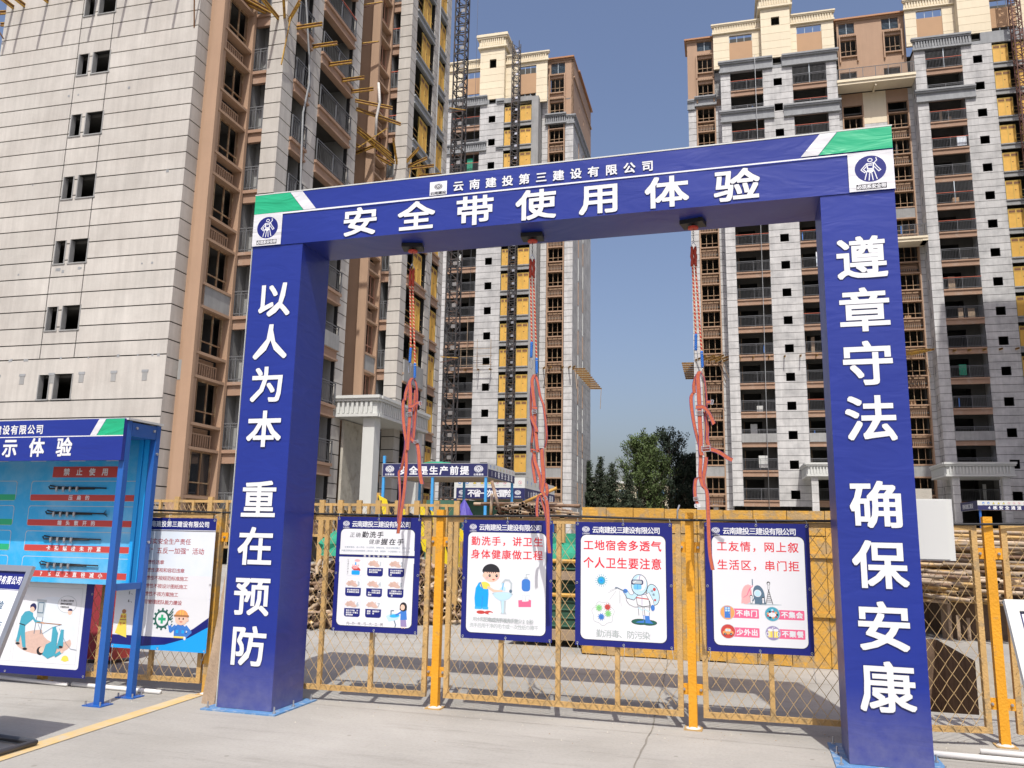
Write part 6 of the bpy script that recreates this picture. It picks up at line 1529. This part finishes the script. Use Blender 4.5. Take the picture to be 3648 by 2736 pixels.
slots = [(x, x+.28, z+.5, z+1.15) for z in fl for x in (92.0, 95.2)]
T.stone(RS, 88.05, 101.2, 1, 49.4, holes=slots, vj=(91.9, 95.1, 98.4), wt=.5, gap=.03)
for x in (91.6, 94.85):
    for k in range(16): piece('wall_pipe', ('offwhite', 'brown')[k % 2], T.t, *[RS.b(x, x+.12, .005, .07, 1.5+2.95*k, 4.3+2.95*k)[i] for i in range(6)])
T.plain(RS, 88.0, 101.2, 50.3, 57.7, 'brown', holes=[s_ for s_ in slots if s_[2] > 50.5 and s_[3] < 57]); T.plain(RS, 88.0, 101.2, 55.25, 55.4, 'brown', d=.15)
T.cornice(RS, 88.0, 101.2, 49.3, 50.4, flute=True, e0=0, e1=.1); T.cornice(F2, -16.98, -15.96, 49.3, 50.4, flute=True, e1=.32); T.cornice(F2, -19.3, -16.75, 49.4, 50.6, flute=True, pr=.6)
brown_top(T, F2, -19.05, -15.96, 50.3, 57.8, [(-18.8, -17.1, 50.75, 52.25), (-18.8, -17.1, 53.5, 55.35)], [(-18.7, -17.0, 56.0, 57.4)])
mb = MB(); mb.box(-19.2, 91.02, 57.8, -15.7, 101.3, 57.98, 'ibro'); mb.build('roof', T.t)
T.plain(F1, -32.2, -23.99, 51.9, 52.6, 'cgrey', holes=[(-25.88, -25.05, 52.0, 52.6)])
for z0, z1 in ((51.9, 53.05), (46.0, 47.15)): T.cornice(F1, -32.2, -26.05, z0, z1, pr=.4); T.cornice(F1, -24.9, -23.99, z0, z0+.3, pr=.2, flute=False)
penthouse(T, F0, -32.0, -27.1, 52.9, 57.3, (-29.6, -27.3, 53.5, 57.0), e=(0, 0)); penthouse(T, F0, -24.05, -18.95, 52.0, 57.3, (-22.4, -20.3, 52.6, 56.9), e=(0, .3))
T.inner.box(-24, 89.0, 52.9, -19.1, 89.1, 57.8, 'inner')
tower(T, F1, -27.1, -24.05, 52.6, 59.3, (-25.92, -25.08, 56.7, 57.85))
T.slabs(-32, -16.3, 88.3, 101, fl); T.slabs(-32, -20.0, 86.47, 88.29, fl)
T.wall.box(-32.2, 86.5, 0, -32.0, 101.2, 53, 'stone'); T.wall.box(-32.0, 101, 0, -16.3, 101.2, 53, 'stone'); T.inner.box(-32, 91.4, 0, -16.3, 91.5, 53, 'inner'); T.inner.box(-19.0, 89.6, 50, -16.3, 89.7, 57.6, 'inner')
T.inner.box(-24.1, 86.6, 0, -23.98, 91, 52, 'inner'); T.inner.box(-31.9, 88.0, 52.5, -16.3, 100.9, 52.65, 'cgrey')
for x in (-27.82, -26.28, -24.88, -29.3): T.ibeam((x, 86.4, 19.6), (x+.15, 85.0, 19.35))
for x in (-19.3, -18.6, -17.2, -16.4, -15.9): T.ibeam((x, 88.1, 19.85), (x+.5, 86.9, 19.75))
for i in range(11): T.ibeam((-16.1, 88.3+1.27*i, 19.75), (-14.5, 88.3+1.27*i, 19.7))
for p, q in (((-19.2, 88, 17.6), (-18.6, 86.9, 19.7)), ((-15.2, 86.9, 17.2), (-15.6, 87.8, 19.6)), ((-14.6, 100.4, 17.0), (-14.5, 100.6, 19.5))): mb = MB(); mb.bar(p, q, .06, .06, 'wood'); mb.build('brace', T.t)
mb = MB()                                               # small scaffold bay
for x in (-30.3, -28.2, -27.5, -26.3, -24.7):
    mb.bar((x, 85.4, 19.6), (x, 85.4, 22.3+(3.3 if x == -27.5 else .6 if x > -27 else 0)), .05, .05, 'wood')
for z in (19.95, 20.95, 21.8): mb.bar((-30.4, 85.35, z), (-24.5, 85.35, z), .05, .05, 'wood')
mb.build('scaffold', T.t)
T.done()

clutter(T, [2.20+2.95*k for k in range(1, 17)], [(-30.4, -26.97, 86.2)], 10, rr)
# ---------------- left tower (near)
fl = [1.9+3.0*k for k in range(16)]
T = Bld('near tower with a tall pale end wall and brown bays, at left', (-24, 38, 0), 3.0, fl)
ZT_ = 48.5; st_ = .75; zo = 24.16-.75*60
EW, R0, BF, R1 = Fac('F', 28.), Fac('R', -21.90), Fac('F', 28.79), Fac('R', -21.16)
H = []
for z in fl: H += [(-28.12, -27.52, z+1.87, z+2.93), (-27.34, -26.36, z+1.87, z+2.95)]
T.stone(EW, -32.7, -21.9, 8.55, ZT_, holes=H, step=st_, zoff=zo, pm='stoneA', jm='jointA', c1=.04, vj=(-28.2, -26.44), gap=.05, wt=9)
T.stone(EW, -32.7, -21.9, 7.45, 8.50, holes=H, step=3.0, zoff=7.45, pm='stoneA', c1=.04, gap=.03, wt=9)
T.stone(EW, -32.7, -21.9, 0.0, 7.45, holes=H, step=st_, zoff=7.45-.75*20, pm='stoneA', jm='jointA', c1=.04, gap=.05, wt=9)
for z in fl:
    mb = MB()
    for x0, x1 in ((-28.12, -27.52), (-27.34, -26.36)):
        for a, b in ((x0, x0+.05), (x1-.05, x1)): mb.box(*EW.b(a, b, -.24, .02, z+1.87, z+2.93), 'conc')
        mb.box(*EW.b(x0-.03, x1+.03, -.24, .035, z+1.82, z+1.87), 'conc')
    mb.build('window_reveal', T.t)
mb = MB()
for x in (-30.3, -28.98, -27.46, -25.94, -24.35, -22.84): mb.box(*EW.b(x-.12, x+.12, .001, .012, 7.45, 7.85), 'conc'); mb.box(*EW.b(x-.16, x+.16, .001, .02, 7.80, 7.90), 'cgrey')
for i in range(26):
    x = -32+10*random.random(); z = random.choice((8.53, 8.5, 12.4, 12.5, 16.6, 20.8)); w = .03+.04*random.random(); mb.box(*EW.b(x-w, x+w, .001, .008, z-w, z+w), 'cgrey')
mb.build('plaster_patches', T.t)
T.stone(R0, 28.05, 28.79, 0, ZT_, step=st_, zoff=zo, pm='stoneA', wt=2)
T.plain(BF, -21.90, -21.16, 0, ZT_, 'brown', th=.3)
mb = MB(); mb.box(*BF.b(-21.89, -21.17, .002, .012, 7.6, 8.45), 'conc'); mb.build('bare_patch', T.t)
T.winbay(R1, 28.80, 30.95, fl, sill=.95, lint=2.82, rec=.30, skip_ac=(3,), pil=.19, zt=ZT_)
B2, R3 = Fac('F', 31.14), Fac('R', -19.51)
T.balcony(B2, -21.16, -20.36, fl, deep=1.4, proud=.02, door=(.35, 1.0), bw=.42)
T.stone(B2, -20.36, -19.51, 0, ZT_, step=st_, zoff=zo, c1=.04, pm='stoneA', wt=3)
T.stone(R3, 31.19, 32.15, 0, ZT_, step=st_, zoff=zo, pm='stoneA', wt=3)
T.balcony(R3, 32.15, 33.55, fl, deep=1.7, proud=.14, ext=.04, door=(.3, .9), bw=.48, bs=.17, bt=.008)
T.stone(R3, 33.55, 34.62, 0, ZT_, step=st_, zoff=zo, pm='stoneA', wt=3)
T.balcony(R3, 34.62, 38.18, fl, deep=1.7, proud=.14, ext=.04, door=(.15, .65), bw=.48, red=(9, 10, 11, 12), bs=.17, bt=.008)
T.stone(R3, 38.18, 39.12, 0, ZT_, step=st_, zoff=zo, pm='stoneA', wt=3)
R4, R5 = Fac('R', -21.3), Fac('R', -19.60)
T.stone(R4, 39.1, 41.7, 0, ZT_, step=st_, zoff=zo, pm='stoneA', wt=.8, holes=[(39.6, 40.3, z+.6, z+2.2) for z in fl])
T.plain(Fac('F', 41.7), -21.3, -19.60, 0, ZT_, 'brown')
T.winbay(R5, 41.72, 43.30, fl, sill=.70, lint=2.55, skip_ac=(3,), pil=.16, zt=ZT_, wf='winred')
B5, R6 = Fac('F', 43.55), Fac('R', -18.29)
T.balcony(B5, -19.60, -19.08, fl, deep=1.4, proud=.02, door=(.4, 1.), red=(7, 8, 9, 10, 11))
T.stone(B5, -19.08, -18.29, 0, ZT_, step=st_, zoff=zo, c1=.04, pm='stoneA', wt=1.5)
T.stone(R6, 43.6, 44.42, 0, ZT_, step=st_, zoff=zo, pm='stoneA', wt=1.5)
T.doorbay(R6, 44.42, 47.6, fl[:7], [(45.55, 47.0)], lo=-.05, hi=1.95, ext=.03, em='terra'); T.doorbay(R6, 44.42, 47.6, fl[7:], [(45.55, 47.0)], lo=-.05, hi=1.95, ext=.03, em='cgrey')
T.stone(R6, 47.6, 48.5, 0, ZT_, step=st_, zoff=zo, pm='stoneA'); T.doorbay(R6, 48.5, 49.95, fl[:7], [(48.6, 49.9)], lo=-.05, hi=1.95, em='terra'); T.doorbay(R6, 48.5, 49.95, fl[7:], [(48.6, 49.9)], lo=-.05, hi=1.95, em='cgrey')
T.stone(R6, 49.95, 50.85, 0, ZT_, step=st_, zoff=zo, pm='stoneA')
for z0 in (fl[3],): 
    T.plain(R6, 44.42, 47.6, z0-.55, z0+.75, 'conc', th=.1, d=.11, mb=T.orn); T.plain(R3, 34.62, 38.18, z0-.1, z0+.7, 'conc', th=.08, d=.16, mb=T.orn)
T.slabs(-32.5, -22.2, 28.3, 50.5, fl); T.slabs(-22.19, -21.7, 29.2, 50.5, fl); T.slabs(-21.69, -19.8, 31.4, 38.9, fl); T.slabs(-21.2, -18.6, 43.8, 50.5, fl); T.slabs(-21.2, -19.95, 42.0, 43.79, fl)
T.wall.box(-32.7, 28.25, 0, -32.5, 50.8, ZT_, 'stone'); T.wall.box(-32.5, 50.6, 0, -18.35, 50.8, ZT_, 'stone'); T.wall.box(-32.7, 28.25, ZT_, -18.3, 50.8, ZT_+.2, 'cgrey')
T.inner.box(-32.5, 31.0, 0, -22.0, 31.15, ZT_, 'inner'); T.inner.box(-23.6, 28.3, 0, -23.5, 31.0, ZT_, 'inner'); T.inner.box(-22.8, 31.2, 0, -22.7, 50.4, ZT_, 'inner')
T.wall.box(-21.4, 30.97+.0, 0, -21.2, 31.12, ZT_, 'inner')
T.wall.box(-21.25, 38.85, 0, -19.56, 39.07, ZT_, 'stoneA'); T.inner.box(-21.3, 38.95, 0, -21.2, 39.2, ZT_, 'inner')
for x in (-32.3, -31.65, -30.3, -28.9, -27.45, -25.8, -24.4, -22.95): T.ibeam((x, 28.2, 25.9), (x+.05, 26.55, 25.9))
for i in range(6): T.ibeam((-32.6, 28.3+.9*i, 25.9), (-34.2, 28.2+.9*i, 26.0))
for p, q in (((-22.1, 28.0, 23.3), (-21.7, 27.0, 26.6)), ((-32.5, 27.9, 24.2), (-33.2, 27.0, 25.8))): mb = MB(); mb.bar(p, q, .05, .05, 'ibeamd'); mb.build('brace', T.t)
for v in (32.11, 33.72, 35.41, 36.95, 38.13): T.ibeam((-19.7, v, 25.62), (-18.15, v+.0, 25.62))
for p, q in (((-19.95, 31.2, 25.55), (-19.95, 29.6, 25.6)), ((-19.65, 31.2, 25.55), (-18.9, 29.7, 25.9)), ((-19.5, 31.35, 25.5), (-18.3, 30.2, 25.5)), ((-20.6, 31.2, 25.95), (-21.9, 30.0, 26.3)), ((-20.35, 31.2, 25.95), (-21.6, 29.9, 26.35)),
             ((-19.5, 38.7, 25.4), (-17.6, 39.6, 25.2)), ((-19.5, 38.9, 25.0), (-17.4, 40.4, 24.6)), ((-20.2, 39.2, 24.6), (-18.6, 42.0, 23.6)), ((-19.9, 39.3, 24.2), (-18.9, 43.2, 23.7)), ((-20.9, 40.0, 24.0), (-19.2, 43.4, 23.7)), ((-20.9, 41.6, 23.7), (-19.2, 41.2, 23.9)),
             ((-18.9, 43.6, 23.8), (-18.75, 42.5, 24.9)), ((-18.45, 43.7, 23.8), (-17.5, 43.6, 24.7)), ((-18.3, 43.9, 23.7), (-17.1, 44.0, 24.2)), ((-18.4, 44.66, 23.95), (-16.9, 44.7, 24.0)), ((-18.4, 46.04, 24.05), (-16.9, 46.1, 24.05))): T.ibeam(p, q)
for p, q in (((-19.45, 30.9, 22.9), (-19.2, 31.0, 25.4)), ((-19.4, 39.2, 22.8), (-18.5, 41.0, 24.8)), ((-18.2, 43.9, 22.3), (-18.15, 44.0, 24.0))): mb = MB(); mb.bar(p, q, .05, .05, 'ibeam'); mb.build('brace', T.t)
for p, q in (((-21.0, 39.5, 32.0), (-18.7, 39.9, 32.3)), ((-21.0, 39.3, 29.4), (-18.7, 39.7, 29.6)), ((-18.1, 50.5, 31.2), (-17.2, 51.4, 31.4)), ((-18.1, 50.5, 13.1), (-17.2, 51.5, 13.2))): mb = MB(); mb.bar(p, q, .07, .05, 'ibeam'); mb.bar(Vector(p)+Vector((0,0,-.4)), q, .04, .04, 'mastred'); mb.build('tie_bar', T.t)
# entrance portico
portico(T, -19.5, -17.25, 38.6, 45.8, 7.35, 8.45)
for v in (38.7, 44.9): mb = MB(); mb.box(-18.0, v, 0, -17.35, v+.75, 7.34, 'offwhite'); mb.build('portico_column', T.t)
mb = MB(); mb.box(-19.49, 39.3, 2.6, -19.35, 43.4, 7.3, 'cwall'); mb.build('entrance_wall', T.t)
# glazed window at the foot of the first bay
mb = MB(); mb.box(*R1.b(28.82, 30.93, -.345, -.335, fl[0]+1.0, fl[0]+2.8), 'glassd'); mb.build('window_glass', T.t)
T.done()

# ---------------- hoses and cables on the towers
def cable(label, pts, r, mt, cat='cable', name='cable'):
    M3 = Matrix.Rotation(A0, 3, 'Z'); P3 = [tuple(M3 @ Vector(p)) for p in pts]; mb = MB(); mb.tube(P3, r, mt, 6)
    tag(mb.build(name, org=P3[0], smooth=True), label, cat)
cable('long grey hose hanging down the balcony side of the near left tower', [(-19.2,32.2,30),(-19.2,32.25,27.1),(-19.2,32.9,24.5),(-19.2,33.1,23.2),(-19.2,32.7,21.4),(-19.2,32.75,20.2),(-19.2,32.95,17.5),(-19.2,32.9,13)], .05, 'cgrey', 'hose', 'hose')
cable('thin rope hanging down the front of the right tower', [(4.62,84.6,53.2),(4.6,84.5,40),(4.55,84.5,24.6),(4.45,84.5,14),(4.38,84.6,4.3)], .035, 'cgrey')
cable('thin cable hanging in front of the middle tower from the crane above', [(-26.9,84.0,90),(-27.0,84.2,60),(-27.0,84.4,30),(-27.1,84.6,22)], .02, 'dsteel')
cable('tangled white rope hanging from the steel beams of the left tower', [(-17.9,38.2,26.0),(-17.8,38.3,24.9),(-17.95,38.3,24.0),(-18.0,38.4,23.0)], .07, 'grout', 'rope', 'rope')
cable('pair of pale downpipes beside the hoist doors of the near left tower', [(-18.1,48.0,46),(-18.1,48.05,22),(-18.1,48.1,3)], .035, 'cgrey', 'pipe', 'downpipe')

# ---------------- hoist masts
def mast(label, u, v, z0, z1, w, mt, seed=1):
    t = thing('hoist_mast', label, 'hoist mast', (u, v, z0), A0, group='lattice hoist masts on the towers')
    a = w/2
    for dx in (-a, a):
        for dy in (0, w): mb = MB(); mb.box(u+dx-.045, v+dy-.045, z0, u+dx+.045, v+dy+.045, z1, mt); mb.build('mast_leg', t)
    hs = 1.5; mb = MB()
    for z in (0, .75):
        for dy in (0, w): mb.bar((u-a, v+dy, z), (u+a, v+dy, z), .06, .07, mt)
        for dx in (-a, a): mb.bar((u+dx, v, z), (u+dx, v+w, z), .05, .06, mt)
    mb.bar((u-a, v, 0), (u+a, v, .75), .05, .05, mt); mb.bar((u+a, v, .75), (u-a, v, 1.5), .05, .05, mt); mb.bar((u-a, v+w, .75), (u+a, v+w, 0), .05, .05, mt); mb.bar((u-a, v+w, .75), (u+a, v+w, 1.5), .05, .05, mt)
    mb.bar((u-a, v, 0), (u-a, v+w, .75), .05, .05, mt); mb.bar((u+a, v, 0), (u+a, v+w, .75), .05, .05, mt)
    mb.box(u+a*.2, v-.10, .30, u+a*.9, v-.04, .55, 'galv' if mt != 'mastred' else mt)
    o = None; z = z0
    while z < z1-hs+.1:
        if o is None: mb2 = mb; o = MB(); o.v = [(p[0], p[1], p[2]+z0) for p in mb2.v]; o.f = mb2.f; o.m = mb2.m; o.mats = mb2.mats; o = o.build('mast_section', t); base = o.location.z
        else: c = o.copy(); COL.objects.link(c); c.parent = t; c.location.z = base+(z-z0)
        z += hs
    return t
mast('dark lattice hoist mast standing beside the far end of the near left tower', -17.82, 51.5, 0, 49.5, .80, 'steelblk')
mast('dark lattice hoist mast in front of the orange doors of the middle tower', -22.27, 84.6, 0, 58.8, .80, 'steelblk')
mast('rusty red lattice hoist mast at the right edge of the right tower', 29.75, 83.5, 0, 62, .80, 'mastred')

# ================================================================== TREES and far buildings
def tree(label, x, y, h, w, kind, seed):
    rr = random.Random(seed); t = thing('tree', label, 'tree', (x, y, 0))
    mb = MB(); mb.tube([(x,y,0),(x+.05,y,h*.35),(x-.04,y,h*.7),(x,y,h*.96)], [h*.022,h*.017,h*.009,h*.003], 'bark', 7); tr = mb
    lf = MB(); mt = {'con':'leafc','pop':'leafp','dark':'leafd'}[kind]
    def leaf(c, s, up_):
        d = Vector((rr.gauss(0,1), rr.gauss(0,1), rr.gauss(0,1)+up_)).normalized(); e = Vector((rr.gauss(0,1), rr.gauss(0,1), rr.gauss(0,.6))).normalized()
        e = (e-d*e.dot(d)).normalized(); c = Vector(c)
        lf.add([tuple(c-e*s*.32), tuple(c+d*s*.5-e*s*.1), tuple(c+d*s*1.1), tuple(c+d*s*.4+e*s*.34)], [(0,1,2,3)], mt)
    if kind == 'con':
        z = h*.06
        while z < h*.99:
            f = (z/h); rad = w*.66*(1-f)**.85*rr.uniform(.75, 1.15)+.10; nb = 7 if f < .8 else 5
            for k in range(nb):
                q = rr.uniform(0, 6.28); L = rad*rr.uniform(.65, 1.15); e = Vector((math.cos(q), math.sin(q), 0)); n = max(4, int(L*10))
                tr.tube([(x,y,z), tuple(Vector((x,y,z-.10*L))+e*L)], [.04,.012], 'bark', 4)
                for i in range(n):
                    s_ = (i+.6)/n; p = Vector((x,y,z))+e*L*s_; p.z += -.16*L*s_+.10*L*s_*s_; 
                    for _ in range(4): leaf(p+Vector((rr.gauss(0,.13), rr.gauss(0,.13), rr.gauss(0,.07))), rr.uniform(.14,.30), .1)
            z += h*.018+.05
    else:
        # limbs sweep up; each carries upright sprays of leaves, with gaps between
        nb = 62
        for k in range(nb):
            f = .06+.88*(k/nb)**.9; z = h*f; q = rr.uniform(0, 6.28); prof = math.sin(min(1, (1-f)*1.25+.10)*math.pi*.55)
            L = w*.62*prof*rr.uniform(.6, 1.15); e = Vector((math.cos(q), math.sin(q), 0)); rise = L*rr.uniform(.75, 1.2)
            p0 = Vector((x,y,z)); p1 = p0+e*L*.6+Vector((0,0,rise*.45)); p2 = p0+e*L+Vector((0,0,rise))
            tr.tube([p0, p1, p2], [.07,.045,.015], 'bark', 4)
            for _ in range(9):
                s_ = rr.uniform(.25, 1.05); c = (p0.lerp(p1, s_/.6) if s_ < .6 else p1.lerp(p2, (s_-.6)/.4))+Vector((rr.gauss(0,.28), rr.gauss(0,.28), rr.gauss(0,.18)))
                for i in range(17): leaf(c+Vector((rr.gauss(0,.17), rr.gauss(0,.17), rr.uniform(-.1,.75))), rr.uniform(.18,.36), 1.3)
    tr.build('trunk', t); lf.build('crown', t); return t
tree('pointed grey-green conifer nearest the middle tower, left end of the tree row', -18.9, 98, 10.5, 5.0, 'con', 1)
tree('tall pointed conifer second from the left in the tree row', -17.5, 99, 10.9, 4.6, 'con', 2)
tree('shorter conifer between the tall pointed conifer and the bright poplar', -15.8, 97, 10.0, 4.8, 'con', 3)
tree('dark conifer low in front of the bright green poplar', -13.2, 93, 8.4, 5.0, 'con', 4)
tree('bright green poplar with two rounded tops, tallest mass of the tree row left half', -13.0, 100, 13.0, 5.4, 'pop', 5)
tree('bright green poplar close beside the darkest poplar', -11.7, 101, 13.4, 4.4, 'pop', 6)
tree('darkest and tallest poplar in the tree row', -9.6, 103, 14.2, 5.6, 'dark', 7)
tree('thin dark poplar right of the tallest one', -8.1, 104, 11.2, 4.2, 'dark', 8)
tree('dark poplar touching the left edge of the right tower', -6.6, 102, 11.0, 3.4, 'dark', 9)
t = thing('low_building', 'low cream building far behind the tree row', 'building', (-18, 140, 0))
mb = MB(); mb.box(-32, 140, 0, -6, 150, 10.2, 'cream'); mb.build('wall', t); mb = MB(); mb.box(-32.3, 139.7, 10.2, -5.7, 150.3, 10.6, 'offwhite'); mb.build('roof', t)
for i in range(8):
    for z in (1.2, 4.5, 7.6): piece('window', 'slate', t, -31+3.1*i, 139.92, z, -29.4+3.1*i, 139.99, z+1.5)

# neighbouring tower out of the frame to the right: its shadow falls on the lower right tower
t = thing('apartment_tower', 'grey neighbouring tower standing outside the right edge of the photo', 'building', (36, 56, 0), A0)
mb = MB(); mb.box(26.2, 50, 0, 46, 62.8, 60.3, 'stone'); mb.build('wall', t)
mb = MB(); mb.box(25.9, 49.7, 60.3, 46.3, 63.1, 60.7, 'cgrey'); mb.build('roof', t)
for k in range(18):
    for j in range(4): piece('window', 'slate', t, 28.2+4.3*j, 49.93, 3.2+3.1*k, 30.4+4.3*j, 49.99, 4.9+3.1*k); piece('window', 'slate', t, 26.13, 51.2+3*j, 3.2+3.1*k, 26.19, 52.6+3*j, 4.9+3.1*k)
